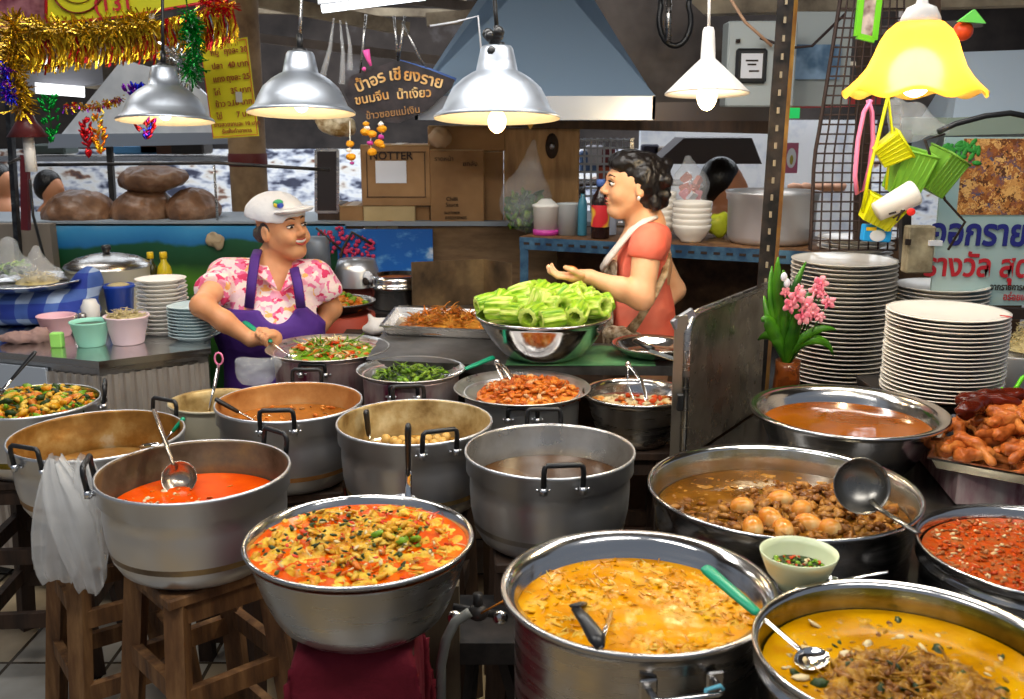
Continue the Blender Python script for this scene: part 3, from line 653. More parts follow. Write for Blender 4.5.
broth = mat('brown_broth', sc((96, 52, 14)), .07, 0, mix=(8, 6, [(.3, sc((58, 34, 8))), (.55, sc((104, 64, 14))), (.75, sc((150, 100, 30)))]), bump=(14, .12), spec=.5)
clearbroth = mat('amber_broth', sc((120, 62, 16)), .08, 0, mix=(5, 5, [(.3, sc((104, 50, 4))), (.7, sc((146, 78, 14)))]), bump=(9, .10), spec=.3)
darkbroth = mat('dark_broth', sc((70, 46, 26)), .1, 0, mix=(6, 5, [(.3, sc((44, 26, 12))), (.7, sc((84, 56, 30)))]), bump=(9, .05), spec=.12)
mincem = fmat('red_mince', [(.28, sc((130, 34, 8))), (.45, sc((206, 78, 10))), (.6, sc((176, 94, 40))), (.75, sc((214, 146, 90)))], 38, .22, .5)
eggm = fmat('braised_egg_surface', [(.3, sc((206, 100, 24))), (.5, sc((240, 160, 60))), (.7, sc((255, 226, 160)))], 16, .22, .06, sss=.1, spec=.4)
fishball = fmat('fish_ball_surface', [(.3, sc((216, 160, 70))), (.7, sc((242, 200, 120)))], 20, .3, .1)
def food(name, label, c, cat='food'): return thing(name, label, cat, c)
# bright red soup
z = .775; t = food('red_soup', 'bright red soup filling the pot on the wooden stool', (*Ep, z), 'soup')
wave(.186, z, .0012, 9, (*Ep, 0)).build('broth', redsoup, t)
mb = MB(); scatter(mb, 34, (Ep[0]-.07, Ep[1]-.02, 0), .10, z, (.003, .008), (1, .8, .3), (0, 1)); scatter(mb, 8, (*Ep, 0), .16, z, (.004, .01), (1.3, .8, .3), (0, 1)); mb.build('floating_bits', [cream, orangefry], t, kind='stuff')
# wide basin
z = .835; t = food('red_curry', 'red curry with yellow vegetables and herbs in the wide basin', (*Fp, z), 'curry')
wave(.203, z, .004, 14, (*Fp, 0)).build('broth', redcurry, t)
mb = MB()
lumps(.196, z+.0005, .013, 34, (*Fp, 0), seed=3).build('vegetable_mass', fmat('yellow_mass', [(.25, sc((196, 70, 8))), (.42, sc((226, 150, 20))), (.58, sc((246, 206, 60))), (.8, sc((252, 236, 160)))], 34, .3, .5), t, kind='stuff')
lumps(.14, z+.003, .014, 38, (Fp[0]-.02, Fp[1]+.01, 0), seed=9, mr=.12).build('egg_mass', yelchunk, t, kind='stuff')
scatter(mb, 110, (Fp[0]-.015, Fp[1]-.0, 0), .185, z-.001, (.005, .012), (1.3, .7, .35), (0, 0, 0, 0, 6, 6, 4), up=.5, dome=.008, jit=.9)
scatter(mb, 130, (*Fp, 0), .192, z, (.008, .020), (1, .10, .3), (0, 0, 6, 3, 4), strip=True, up=.4)
scatter(mb, 260, (Fp[0]-.02, Fp[1], 0), .17, z+.004, (.002, .006), (1.3, .7, .35), (2, 2, 3, 4), up=.8, dome=.010)
scatter(mb, 40, (Fp[0]+.07, Fp[1]+.03, 0), .06, z+.002, (.006, .014), (1.2, .8, .5), (0, 0, 0, 5), up=.8, dome=.012, jit=.9)
mb.build('vegetable_pieces', [yelchunk, redbit, darkgreen, cream, mat('red_chili_oil', sc((205, 52, 6)), .3), green, fmat('orange_oil_piece', [(.3, sc((206, 70, 8))), (.7, sc((238, 140, 24)))])], t, kind='stuff')
# front pot
z = .808; t = food('orange_curry', 'orange curry with sliced bamboo in the large front pot', (*Apos, z), 'curry')
wave(.199, z, .003, 10, (*Apos, 0)).build('broth', orcurry, t)
cov = lambda x, y: ((x-Apos[0]-.03)**2+((y-Apos[1]+.05)*1.4)**2) > .08**2
lumps(.197, z-.0008, .0075, 38, (*Apos, 0), seed=5).build('bamboo_mass', fmat('bamboo_mass', [(.3, sc((210, 130, 10))), (.5, sc((236, 172, 30))), (.7, sc((250, 214, 90)))], 30, .3, .5), t, kind='stuff')
mb = MB(); scatter(mb, 420, (*Apos, 0), .19, z-.001, (.003, .009), (1.3, .6, .2), (0, 1, 1, 1, 2), up=.2, cover=cov, seg=(7, 4), jit=1.0); scatter(mb, 200, (*Apos, 0), .19, z-.001, (.006, .018), (1, .13, .3), (0, 0, 1, 2), strip=True, up=.15, cover=cov)
mb.build('bamboo_slices', [yelchunk, orcurry, mat('deep_orange_slice', sc((206, 134, 14)), .3)], t, kind='stuff')
# yellow curry bottom right
z = .838; t = food('yellow_curry', 'yellow curry with brown meat heaped in the middle at the bottom right', (*Lp, z), 'curry')
wave(.198, z, .0015, 8, (*Lp, 0)).build('broth', yelcurry, t)
lumps(.19, z+.001, .011, 44, (*Lp, 0), seed=7, mc=(-.005, -.05), mr=.15, dome=.008).build('meat_mass', fmat('shredded_meat', [(.3, sc((90, 52, 8))), (.45, sc((150, 96, 14))), (.6, sc((196, 142, 30))), (.75, sc((226, 180, 60)))], 46, .3, .6), t, kind='stuff')
lumps(.19, z-.002, .006, 34, (*Lp, 0), seed=17).build('herb_film', fmat('ochre_film', [(.3, sc((150, 90, 8))), (.6, sc((214, 160, 30)))], 30, .3, .5), t, kind='stuff')
mb = MB(); scatter(mb, 200, (Lp[0]-.01, Lp[1]-.045, 0), .12, z-.003, (.004, .010), (1.4, .6, .5), (0, 0, 0, 1, 1, 2), up=.6, dome=.014, jit=.9); scatter(mb, 110, (Lp[0]-.01, Lp[1]-.045, 0), .125, z+.001, (.008, .018), (1, .12, .3), (0, 1), strip=True, up=.5, dome=.014); scatter(mb, 200, (Lp[0], Lp[1]-.02, 0), .18, z-.001, (.002, .006), (1.3, .7, .3), (1, 1, 0, 2, 3), up=.2); scatter(mb, 30, (*Lp, 0), .17, z, (.004, .012), (1.2, .7, .3), (1, 2, 3)); scatter(mb, 26, (Lp[0]-.08, Lp[1]+.02, 0), .09, z, (.004, .011), (1.2, .7, .3), (1, 2, 3))
mb.build('meat_pieces', [brownm, fmat('ochre_meat', [(.3, sc((140, 88, 10))), (.7, sc((210, 154, 40)))]), darkgreen, cream], t, kind='stuff')
# red mince
z = .812; t = food('mince_sauce', 'red minced pork sauce filling the pan at the right edge', (*Kp, z), 'food')
wave(.200, z, .004, 24, (*Kp, 0)).build('sauce', mincem, t)
mb = MB(); scatter(mb, 900, (*Kp, 0), .192, z, (.002, .0065), (1.3, .8, .5), (0, 0, 1, 1, 1, 2, 3), up=.5, seg=(6, 4), jit=.9); mb.build('mince_grains', [mincem, fmat('pork_grain', [(.3, sc((140, 70, 26))), (.7, sc((204, 132, 74)))]), redbit, cream], t, kind='stuff')
# stewed pork and eggs
z = .795; t = food('pork_stew', 'dark brown stew of pork pieces in the wide pan', (*Hp, z), 'stew')
wave(.258, z, .001, 8, (*Hp, 0)).build('broth', broth, t)
lumps(.25, z-.001, .018, 34, (*Hp, 0), seed=11, mc=(.08, -.0), mr=.20, dome=.004).build('pork_mass', fmat('pork_mass', [(.28, sc((84, 44, 10))), (.45, sc((146, 90, 26))), (.6, sc((196, 136, 50))), (.75, sc((226, 176, 96)))], 30, .3, .6), t, kind='stuff')
lumps(.25, z-.002, .007, 30, (*Hp, 0), seed=21).build('fat_film', fmat('brown_film', [(.3, sc((110, 66, 14))), (.6, sc((180, 124, 40)))], 26, .3, .5), t, kind='stuff')
mb = MB(); scatter(mb, 300, (Hp[0]+.075, Hp[1]-.01, 0), .17, z-.004, (.005, .014), (1.2, .85, .6), (0, 0, 1), up=.6, dome=.014, jit=1.1); scatter(mb, 90, (Hp[0]-.06, Hp[1]+.05, 0), .16, z-.003, (.003, .010), (1.3, .8, .3), (0, 1, 1), up=.2, jit=1)
scatter(mb, 40, (Hp[0]-.14, Hp[1]-.03, 0), .10, z, (.006, .015), (1.1, .8, .5), (0, 1)); mb.build('pork_pieces', [brownm, fmat('caramel_pork', [(.3, sc((120, 66, 14))), (.7, sc((206, 146, 70)))])], t, kind='stuff')
eggs = [(742, 507, 'braised egg at the back left of the egg cluster'), (780, 500, 'small braised egg at the back beside the pork'), (771, 519, 'orange-brown braised egg in the middle of the cluster'), (802, 510, 'upright braised egg deepest among the pork'), (753, 528, 'braised egg at the front left nearest the rim'), (783, 530, 'long braised egg lying low at the front'), (808, 524, 'braised egg with orange top at the right'), (830, 529, 'pale yellow braised egg at the far right of the cluster')]
for i, (px, py, lb) in enumerate(eggs):
    p = PZ(px, py, z+.006+(.008 if i in (2, 3) else 0)); mb = MB(); mb.ell((0, 0, 0), (.029, .0215, .0215), (rnd.uniform(-.3, .3), rnd.uniform(-.5, .5), rnd.random()*3), 20, 14)
    o = mb.build('braised_egg', eggm); o.location = p; tag(o, lb, 'egg', 'braised eggs in the pork stew')
# clear soup, dark broth, curry D, C
z = .83; t = food('brown_soup', 'clear amber soup in the deep bowl by the plate stacks', (*Gp, z), 'soup'); wave(.212, z, .0012, 7, (*Gp, 0)).build('broth', clearbroth, t)
z = .775; t = food('dark_soup', 'dark broth in the middle pot with a little meat floating', (*Bp, z), 'soup'); wave(.182, z, .0006, 7, (*Bp, 0)).build('broth', darkbroth, t)
mb = MB(); scatter(mb, 22, (Bp[0]+.10, Bp[1]-.07, 0), .045, z, (.006, .012), mis=(0, 1)); scatter(mb, 14, (Bp[0]-.13, Bp[1]+.02, 0), .04, z, (.005, .010), mis=(0, 1)); mb.build('meat_bits', [brownm, cream], t, kind='stuff')
z = .79; t = food('brown_curry', 'orange-brown curry in the pot behind the red soup', (*Dp, z), 'curry'); wave(.182, z, .0015, 12, (*Dp, 0)).build('broth', fmat('brown_orange_curry', [(.3, sc((130, 70, 14))), (.7, sc((196, 116, 36)))], 12, .25), t)
mb = MB(); scatter(mb, 60, (*Dp, 0), .17, z, (.005, .011), mis=(0, 1)); mb.build('meat_bits', [brownm, orangefry], t, kind='stuff')
z = .755; t = food('fish_ball_curry', 'yellow-brown curry low in the tan-stained pot', (*Cp, z), 'curry'); wave(.180, z, .001, 12, (*Cp, 0)).build('broth', fmat('tan_curry', [(.3, sc((150, 100, 30))), (.7, sc((206, 150, 66)))], 12, .25), t)
for i in range(13):
    px = [386, 394, 402, 411, 419, 428, 437, 446, 398, 407, 425, 434, 442][i]; py = [439, 441, 440, 442, 441, 439, 439, 437, 444, 445, 445, 444, 442][i]
    p = PZ(px, py, z+.008); mb = MB(); mb.ell((0, 0, 0), .0135, n=14, m=10, jit=.1); o = mb.build('fish_ball', fishball); o.location = p; tag(o, 'pale yellow fish ball floating in the tan-stained pot', 'fish ball', 'fish balls in the curry')
z = .70; t = food('leftover_curry', 'thick brown curry low in the brown-stained pot', (*Mp, z), 'curry'); wave(.19, z, .003, 12, (*Mp, 0)).build('sauce', res_brown, t)
# yellow stir-fry
z = .79; t = food('yellow_stir_fry', 'heap of yellow stir-fry with green stems in the pan at the left edge', (*Op, z), 'food'); wave(.172, z-.01, .006, 20, (*Op, 0), dome=.03).build('heap', yelchunk, t)
mb = MB(); scatter(mb, 420, (*Op, 0), .168, z-.008, (.008, .018), (1.3, .7, .6), (0, 0, 0, 1, 2, 3), up=.7, dome=.038); scatter(mb, 70, (*Op, 0), .16, z-.004, (.014, .026), (1, .15, .3), (2, 3), strip=True, up=.5, dome=.036)
mb.build('stir_fry_pieces', [yelchunk, orangefry, darkgreen, green], t, kind='stuff')

# ================================================================ woks on the pots at the back
wokm = mat('wok_steel', (.70, .68, .66), .33, .95, rough_var=.08, mix=(8, 6, [(.35, (.45, .42, .36)), (.55, (.74, .72, .70))]))
pinkalu = mat('painted_pink_reflection_alu', (.6, .5, .5), .35, .6, mix=(13, 4, [(.35, sc((130, 50, 80))), (.5, sc((190, 160, 160))), (.7, sc((214, 204, 200)))]), stretch=(1, 1, .3))  # pink and magenta reflections painted into the aluminium colour
def wok(label, x, y, zr, Rr, base_label, az, potR, ptm=alu, H=.05, zfloor=.0):
    # pot below with its own handles, wok resting in it
    t = thing('shallow_wok', label, 'wok', (x, y, zr-H))
    pr = [(0, 0), (Rr*.35, .0), (Rr*.6, H*.2), (Rr*.8, H*.5), (Rr*.93, H*.82), (Rr*.985, H*.97), (Rr, H), (Rr*.985, H+.003)]
    i0 = len(pr)-1; pr += [(Rr*.93, H*.86), (Rr*.8, H*.55), (Rr*.6, H*.26), (Rr*.35, .004), (0, .003)]
    mb = MB(); mb.lathe(pr, n=64); mb.build('wok_body', wokm, t, world=False)
    Hh = .16; zt = zr-.012
    t2 = thing('support_pot', base_label, 'pot', (x, y, zt-Hh))
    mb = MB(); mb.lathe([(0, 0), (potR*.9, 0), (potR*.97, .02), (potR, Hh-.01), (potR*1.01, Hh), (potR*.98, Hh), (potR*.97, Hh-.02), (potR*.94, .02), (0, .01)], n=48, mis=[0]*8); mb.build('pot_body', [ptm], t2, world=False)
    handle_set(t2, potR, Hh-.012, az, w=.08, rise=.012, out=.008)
    return t
W1 = (-.611, 3.239); W2 = (-.307, 2.944); W3 = (.029, 2.771); W4 = (.355, 2.758)
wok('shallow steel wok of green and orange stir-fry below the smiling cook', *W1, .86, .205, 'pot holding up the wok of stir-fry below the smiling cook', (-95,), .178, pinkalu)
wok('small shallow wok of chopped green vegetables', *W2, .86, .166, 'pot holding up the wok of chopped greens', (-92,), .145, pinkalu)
wok('shallow steel wok of orange fried meat', *W3, .85, .197, 'pot holding up the wok of fried meat', (-90,), .165)
bowl('steel bowl with tongs beside the upright steel shield', *W4, .84, .155, .15, .09, steel, steel_d, name='steel_bowl')
stool('dark stool under the small wok of greens', W2[0], W2[1], .688, .2, 0, wood_d, spread=0)
stool('dark stool under the wok of fried meat', W3[0], W3[1], .678, .24, 0, wood_d, spread=0)
stool('dark stool under the steel bowl with tongs', W4[0], W4[1], .69, .2, 0, wood_d, spread=0)
stool('dark stool under the wok below the smiling cook', W1[0], W1[1], .688, .25, 0, wood_d, spread=0)
def heap(name, label, c, Rr, z, dome, mats, base, n, size, asp, mis, nstrip=0, ssize=(.02, .04), smis=(0,), sw=.12, cat='food'):
    t = thing(name, label, cat, (*c, z)); wave(Rr, z, .002, 20, (*c, 0), dome=dome*.8, n=40, rings=12).build('heap', base, t)
    mb = MB(); scatter(mb, n, (*c, 0), Rr*.94, z, size, asp, mis, up=.7, dome=dome)
    if nstrip: scatter(mb, nstrip, (*c, 0), Rr*.9, z+.002, ssize, (1, sw, .3), smis, strip=True, up=.6, dome=dome)
    mb.build('pieces', mats, t, kind='stuff'); return t
heap('vegetable_stir_fry', 'stir-fried green stems with orange bits below the smiling cook', (W1[0]+.015, W1[1]), .145, .842, .03, [green, orangefry, cream, redbit], green, 100, (.006, .013), (1.2, .7, .5), (0, 1, 2, 3), 170, (.018, .034), (0, 0, 0, 2, 1), .10)
heap('chopped_greens', 'chopped green vegetables in the small wok', (W2[0]+.0, W2[1]-.01), .12, .838, .02, [green, darkgreen, fmat('mid_green', [(.3, sc((60, 96, 20))), (.7, sc((130, 160, 50)))])], darkgreen, 160, (.006, .012), (1.2, .7, .5), (0, 1, 2, 2), 70, (.012, .02), (0, 2), .16)
heap('fried_meat', 'orange fried meat pieces in the wok', (W3[0]+.02, W3[1]-.01), .15, .832, .035, [orangefry, fmat('pale_fried', [(.3, sc((210, 140, 80))), (.7, sc((244, 200, 150)))]), fmat('deep_orange', [(.3, sc((170, 66, 10))), (.7, sc((230, 120, 40)))])], orangefry, 380, (.006, .014), (1.3, .8, .5), (0, 0, 2, 2, 2, 1))
heap('creamy_salad', 'pale creamy food with orange bits around the tongs', (W4[0], W4[1]), .128, .795, .01, [cream, orangefry, redbit], cream, 90, (.006, .014), (1.2, .9, .5), (0, 0, 1, 2))
# tray with fried shreds
def tray(name, label, corners, z, rim, mt, th=.004, cat='tray'):
    P = [Vector((x, y, 0)) for x, y in corners]; c = sum(P, Vector())/4; t = thing(name, label, cat, (c.x, c.y, z))
    def ring(s, zz, off=0): return [(p+(p-c).normalized()*s)+Vector((0, 0, zz)) for p in P]
    layers = [ring(-.02, z), ring(0, z+rim), ring(.014, z+rim), ring(.014, z+rim-.005), ring(.002, z+rim-.006), ring(-.018, z-.003)]
    V = [v for l in layers for v in l]; F = [(0, 1, 2, 3), tuple(4*5+i for i in (3, 2, 1, 0))]
    for l in range(5):
        for i in range(4): a = l*4+i; b_ = l*4+(i+1) % 4; F.append((a, a+4, b_+4, b_))
    mb = MB(); mb.add(V, F, smooth=False); mb.build('tray_body', mt, t); return t
tc_ = [(-.45, 3.42), (-.05, 3.34), (-.02, 3.70), (-.44, 3.76)]
tray('black_tray', 'black-rimmed tray of golden fried shreds behind the woks', tc_, .863, .035, steel_d)
heap('fried_shreds', 'mound of golden-brown fried shreds on the tray', (-.245, 3.55), .165, .87, .05, [goldfry, orangefry], goldfry, 60, (.006, .012), (1.2, .7, .5), (0, 1), 420, (.014, .032), (0, 0, 1), .10)
# chicken tray at right edge
p0 = PZ(932, 456, .82); p1 = PZ(1110, 488, .82); p2 = PZ(1120, 418, .82); p3 = PZ(952, 414, .82)
tray('chicken_tray', 'stainless tray piled with fried chicken at the right edge', [(p0.x, p0.y), (p1.x, p1.y), (p2.x, p2.y), (p3.x, p3.y)], .79, .03, steel)
mb = MB(); q0 = PZ(952, 478, .79); mb.box((q0.x+.34, q0.y+.20, .743), (.56, .36, .085), (0, 0, -.12), bev=.004); single(mb, 'patterned_box', magenta, 'magenta and cream printed box under the tray of fried chicken', 'box', (q0.x+.30, q0.y+.20, .70))
chm = fmat('fried_chicken_skin', [(.28, sc((120, 52, 18))), (.45, sc((190, 98, 40))), (.62, sc((216, 136, 66))), (.8, sc((236, 172, 104)))], 18, .38, .6)
def chicken_piece(i):
    a = Vector((-.036, 0, 0)); b_ = Vector((.0, rnd.uniform(-.012, .012), .008)); c_ = Vector((.042, rnd.uniform(-.018, .018), -.004))
    return solid([CP(a*1.15, b_, .015, .012, .01), CP(b_, c_*1.15, .011, .007, .01), E3(a*1.15, (.016, .015, .011), None, .01), E3(c_, (.010, .011, .009), None, .006)], 'fried_chicken', chm, None, .0034, disp=wrinkle(.0036, 48, i*3.1))
protos = [chicken_piece(i) for i in range(5)]
cc = (p0+p1+p2+p3)/4; lab = ['fried chicken piece in the pile on the tray at the right edge']
k = 0
for lay, (n, fr) in enumerate(((34, 1.0), (26, .78), (18, .55), (9, .3))):
    for i in range(n):
        u, v = rnd.random(), rnd.random(); b0 = p0.lerp(p1, u); b1 = p3.lerp(p2, u); q = b0.lerp(b1, .08+.84*v); q = cc.lerp(q, fr*.9)
        o = protos[k] if k < 5 else protos[k % 5].copy()
        if k >= 5: C.objects.link(o)
        o.location = (q.x, q.y, .807+lay*.021+rnd.uniform(-.003, .006)); o.rotation_euler = (rnd.uniform(-.5, .5), rnd.uniform(-.45, .45), rnd.random()*6.3); s_ = rnd.uniform(.95, 1.35); o.scale = (s_, s_, s_)
        tag(o, 'fried chicken piece in the pile on the tray at the right edge', 'fried chicken', 'fried chicken pieces on the tray'); k += 1
for i, (px, py) in enumerate(((1000, 404), (1012, 398), (985, 408))):
    o = protos[i].copy(); C.objects.link(o); o.location = PZ(px, py, .89)-Vector((0, 0, .0)); o.scale = (1.9, 1.5, 1.5); o.rotation_euler = (0, .1, .3*i)
    me = o.data.copy(); me.materials.clear(); me.materials.append(fmat('dark_glazed_skin_%d' % i, [(.3, sc((58, 16, 8))), (.6, sc((110, 34, 16))), (.8, sc((160, 70, 34)))], 14, .2, .4)); o.data = me
    tag(o, 'dark red-brown glazed chicken piece at the top back of the tray', 'fried chicken', 'dark glazed chicken pieces')

# ================================================================ bowl of peeled gourds
GB = (.099, 3.09)
bowl('polished steel bowl heaped with bright green gourd pieces', *GB, 1.0, .215, .145, .09, steel, steel, name='gourd_bowl', pw=.62, lip=.004)
gr_l = mat('gourd_skin', sc((170, 205, 60)), .4, 0, mix=(60, 3, [(.38, sc((96, 150, 20))), (.5, sc((160, 200, 40))), (.6, sc((222, 234, 130)))]), stretch=(1, 1, .12), sss=.05)
gr_i = mat('gourd_flesh', sc((190, 212, 80)), .4, mix=(22, 3, [(.4, sc((150, 186, 40))), (.6, sc((206, 224, 110)))]))
def gourd(r, L):
    mb = MB(); prof = [(r*.55, -L/2), (r*.95, -L/2), (r*1.02, -L/2+.006), (r*1.08, 0), (r*1.0, L/2-.006), (r*.93, L/2), (r*.58, L/2), (r*.45, L/2-.02), (r*.45, -L/2+.02), (r*.55, -L/2)]
    mb.lathe(prof, n=40, mis=[1, 0, 0, 0, 0, 1, 1, 1, 1], wob=lambda a, rr, z: (rr*(1+.07*math.cos(a*10)), z))
    return mb.build('gourd_piece', [gr_l, gr_i])
gp = [gourd(.034, .085), gourd(.040, .10), gourd(.030, .075)]
spots = [(489, 304, .020, 0, 80, 20), (503, 309, .012, 1, 82, -30), (510, 297, .045, 0, 75, 50), (524, 286, .078, 1, 70, -35), (528, 299, .045, 2, 85, 80), (541, 305, .04, 1, 15, 0), (549, 292, .07, 0, 72, 30), (556, 309, .03, 1, 78, -60), (572, 296, .06, 1, 60, -25), (566, 305, .04, 0, 80, 40), (584, 299, .045, 0, 62, -15), (596, 307, .025, 0, 80, -50), (601, 303, .02, 2, 70, 10), (534, 315, .012, 0, 84, 60), (514, 313, .004, 2, 86, -40), (577, 313, .01, 0, 80, 75), (552, 319, .004, 2, 86, 20), (500, 300, .035, 2, 60, 70), (537, 284, .095, 0, 76, 65), (560, 290, .07, 2, 50, 20), (590, 296, .05, 2, 82, -70), (519, 305, .03, 0, 80, 0), (545, 300, .06, 2, 84, -20), (571, 287, .08, 0, 78, -60)]
for i, (px, py, dz, ty, ti, zr) in enumerate(spots):
    o = gp[i] if i < 3 else gp[ty].copy()
    if i >= 3: C.objects.link(o)
    zc = 1.0+dz*.5; p = PZ(px, py, zc); p.y = min(max(p.y, GB[1]-.14), GB[1]+.12)
    o.location = (p.x, p.y, zc); o.rotation_euler = (R(ti), 0, R(zr)+PI/2); tag(o, 'peeled striped green gourd piece heaped in the steel bowl', 'gourd', 'green gourd pieces in the bowl')

# ================================================================ upright steel shield
t = thing('steel_shield', 'upright stainless sheet shield with a folded rim beside the flower vase', 'screen', (.6, 2.8, .70))
a = Vector((.455, 2.555, 0)); b_ = Vector((.79, 3.06, 0)); d = (b_-a).normalized(); nn = Vector((d.y, -d.x, 0))
smoky = mat('smoky_shield_steel', (.3, .27, .22), .3, .85, mix=(4, 7, [(.3, (.12, .10, .08)), (.55, (.36, .31, .25)), (.75, (.55, .50, .42))]), bump=(7, .06), rough_var=.1)
mb = MB(); z0, z1 = .702, 1.10; Lh = (b_-a).length; ou = []
pf = [(0, z0), (0, z1-.03), (.012, z1-.008), (.04, z1), (Lh, z1), (Lh, z0)]
mb.slab([a+d*u+Vector((0, 0, z)) for u, z in pf], .006); mb.build('sheet', smoky, t)
mb = MB(); path = [a+d*u+Vector((0, 0, z)) for u, z in [(0, z0), (0, z1-.045), (.01, z1-.02), (.03, z1-.004), (.06, z1), (Lh, z1)]]
mb.tube([p+nn*.004 for p in path], [.010]*len(path), 8, flat=(1, 1)); mb.build('rolled_rim', steel_d, t)
mb = MB(); mb.box(a+nn*-.0+Vector((-.014, .0, .90)), (.034, .006, .40), (0, 0, 0)); mb.build('edge_strip', mat('edge_strip_steel', (.45, .40, .33), .3, .9), t)
mb = MB(); q = a+d*.022+Vector((0, 0, z1-.022)); mb.box(q+Vector((-.02, -.01, .012)), (.07, .012, .032), (0, -.5, .3), bev=.004); mb.build('corner_clip', alu_b, t)
mb = MB(); mb.box(PY(680, 402, 2.53), (.018, .02, .045), bev=.003); mb.build('latch', blackp, t)
# ================================================================ ladles, spatulas and tongs
darkl = mat('dull_dark_steel', (.22, .21, .19), .3, .9, rough_var=.08)
brown_rod = mat('greasy_steel', (.5, .42, .34), .25, .95, rough_var=.08)
ladle('ladle', 'stained steel ladle with a thick handle in the bright red soup', PZ(179, 478, .800), PY(154, 410, 2.26), .040, .006, brown_rod, .0, tilt=(.12, -.75, .5), rodm=brown_rod, depth=.75)
ladle('ladle', 'black-handled ladle standing in the wide basin of red curry', PZ(402, 504, .828), PY(408, 424, 1.93), .034, .0052, blackp, .72, .0085, tilt=(0, -.3, 1), depth=.3)
ladle('ladle', 'black-handled ladle leaning on the near rim of the large front pot', PZ(588, 598, .795)+Vector((0, .03, -.01)), PZ(574, 606, .885), .03, .005, blackp, .0, tilt=(0, 0, 1), depth=.3, rodm=blackp)
t = thing('spatula', 'black plastic handle resting on the near rim of the large front pot', 'spatula', PZ(601, 643, .86))
mb = MB(); mb.tube([PZ(600, 647, .858), PZ(597, 638, .862), PZ(585, 620, .872), PZ(575, 608, .880)], [.006, .012, .009, .006], 10, flat=(1.2, .8)); mb.build('grip', blackp, t)
mb = MB(); mb.tube([PZ(600, 647, .858), PZ(606, 628, .835), PZ(612, 610, .80)], .004, 8); mb.build('shaft', chrome, t)
bpy.data.objects.remove([o for o in C.objects if o.get('label', '').startswith('black-handled ladle leaning')][0]) if False else None
ladle('spoon', 'steel spoon with a green handle lying from the front pot into the yellow curry', PZ(812, 658, .849), PZ(704, 567, .905), .027, .0035, greenpl, .60, .0085, spoon=True, tilt=(.1, -.1, 1), depth=.35, gripn='green_grip', cat='spoon')
ladle('ladle', 'round steel ladle resting over the pan of eggs and pork', PZ(862, 486, .895), PZ(918, 533, .862), .056, .0052, steel_d, .0, tilt=(-.05, -.9, .35), rodm=darkl, depth=.7)
ladle('ladle', 'black-handled ladle sunk in the tan-stained pot of fish balls', PZ(380, 441, .76), PZ(366, 410, .85), .03, .005, blackp, .80, .010, tilt=(0, 0, 1), depth=.3)
ladle('ladle', 'dark-handled ladle resting on the left rim of the orange-brown curry pot', PZ(262, 418, .79), PZ(215, 399, .858), .03, .005, blackp, .65, .0085, tilt=(0, 0, 1), depth=.3)
ladle('spatula', 'green-handled spatula leaning inside the brown-stained pot on the left', PZ(150, 446, .73), PZ(184, 418, .805), .03, .005, greenpl, .5, .008, tilt=(0, 0, 1), depth=.25, gripn='green_grip', cat='spatula')
ladle('spoon', 'green-handled spoon held by the smiling cook over the stir-fry', PZ(292, 357, .848), PZ(244, 322, .905), .024, .0035, greenpl, .62, .0088, spoon=True, tilt=(.1, -.1, 1), depth=.35, gripn='green_grip', cat='spoon')
ladle('spatula', 'green-handled spatula lying across the small wok of chopped greens', PZ(447, 375, .850), PZ(494, 357, .885), .022, .004, greenpl, .72, .0085, tilt=(0, 0, 1), depth=.2, gripn='green_grip', cat='spatula')
ladle('spoon', 'dark spoon in the yellow stir-fry at the left edge', PZ(-6, 392, .83), PZ(36, 351, .93), .03, .005, blackp, .8, .007, tilt=(0, -.2, 1), depth=.3, cat='spoon', bowlm=brown_rod)
t = thing('ladle_rod', 'long steel ladle handle with a pink loop standing left of the orange-brown curry pot', 'ladle', PZ(204, 440, .80))
mb = MB(); mb.tube([PY(203, 442, 2.78), PY(219, 364, 2.86)], .006, 8, flat=(1.6, .7)); mb.ell(PY(202, 446, 2.78), (.03, .03, .012)); mb.build('shaft', chrome, t)
mb = MB(); c0 = PY(219, 362, 2.86); mb.tube([c0+Vector((.012*math.cos(a), 0, .018*math.sin(a)+.01)) for a in [i*PI/6 for i in range(12)]], .003, 6, closed=True); mb.build('hanging_loop', mat('pink_cord', sc((235, 130, 170)), .6), t)
def tongs(label, tip, pivot, mt=chrome, spread=.035, name='tongs'):
    tip = Vector(tip); pv = Vector(pivot); t = thing(name, label, 'tongs', tip); d = (pv-tip).normalized(); sd = d.cross(Vector((0, 1, .3))).normalized()
    for s_ in (-1, 1):
        mb = MB(); mb.tube([pv, pv-d*.02+sd*s_*.008, tip.lerp(pv, .5)+sd*s_*spread*.6, tip+sd*s_*spread*.5, tip-d*.01+sd*s_*spread*.35], [.004, .005, .006, .006, .008], 8, flat=(1.6, .5)); mb.build('arm', mt, t)
    mb = MB(); mb.ell(pv, .009, n=10); mb.build('hinge', mt, t)
tongs('shiny tongs standing in the creamy food beside the steel shield', PZ(641, 402, .80), PY(628, 364, 2.84))
tongs('dark tongs leaning in the wok of fried meat', PZ(513, 386, .85), PY(497, 362, 2.86), steel_d, .02)
t = thing('knife', 'knife with a black handle lying behind the bowl with tongs', 'knife', PZ(655, 350, .875))
mb = MB(); mb.tube([PZ(636, 341, .92), PZ(652, 349, .91)], .009, 8, flat=(1.4, .8)); mb.build('grip', blackp, t)
mb = MB(); mb.box((PZ(665, 356, .9)), (.10, .025, .002), (.2, .25, -.3)); mb.build('blade', chrome, t)
bowl('dark shallow pan lying behind the bowl with tongs', PZ(650, 352, .9).x+.02, 3.10, .905, .13, .04, .08, steel, steel_d, name='shallow_pan', cat='pan')
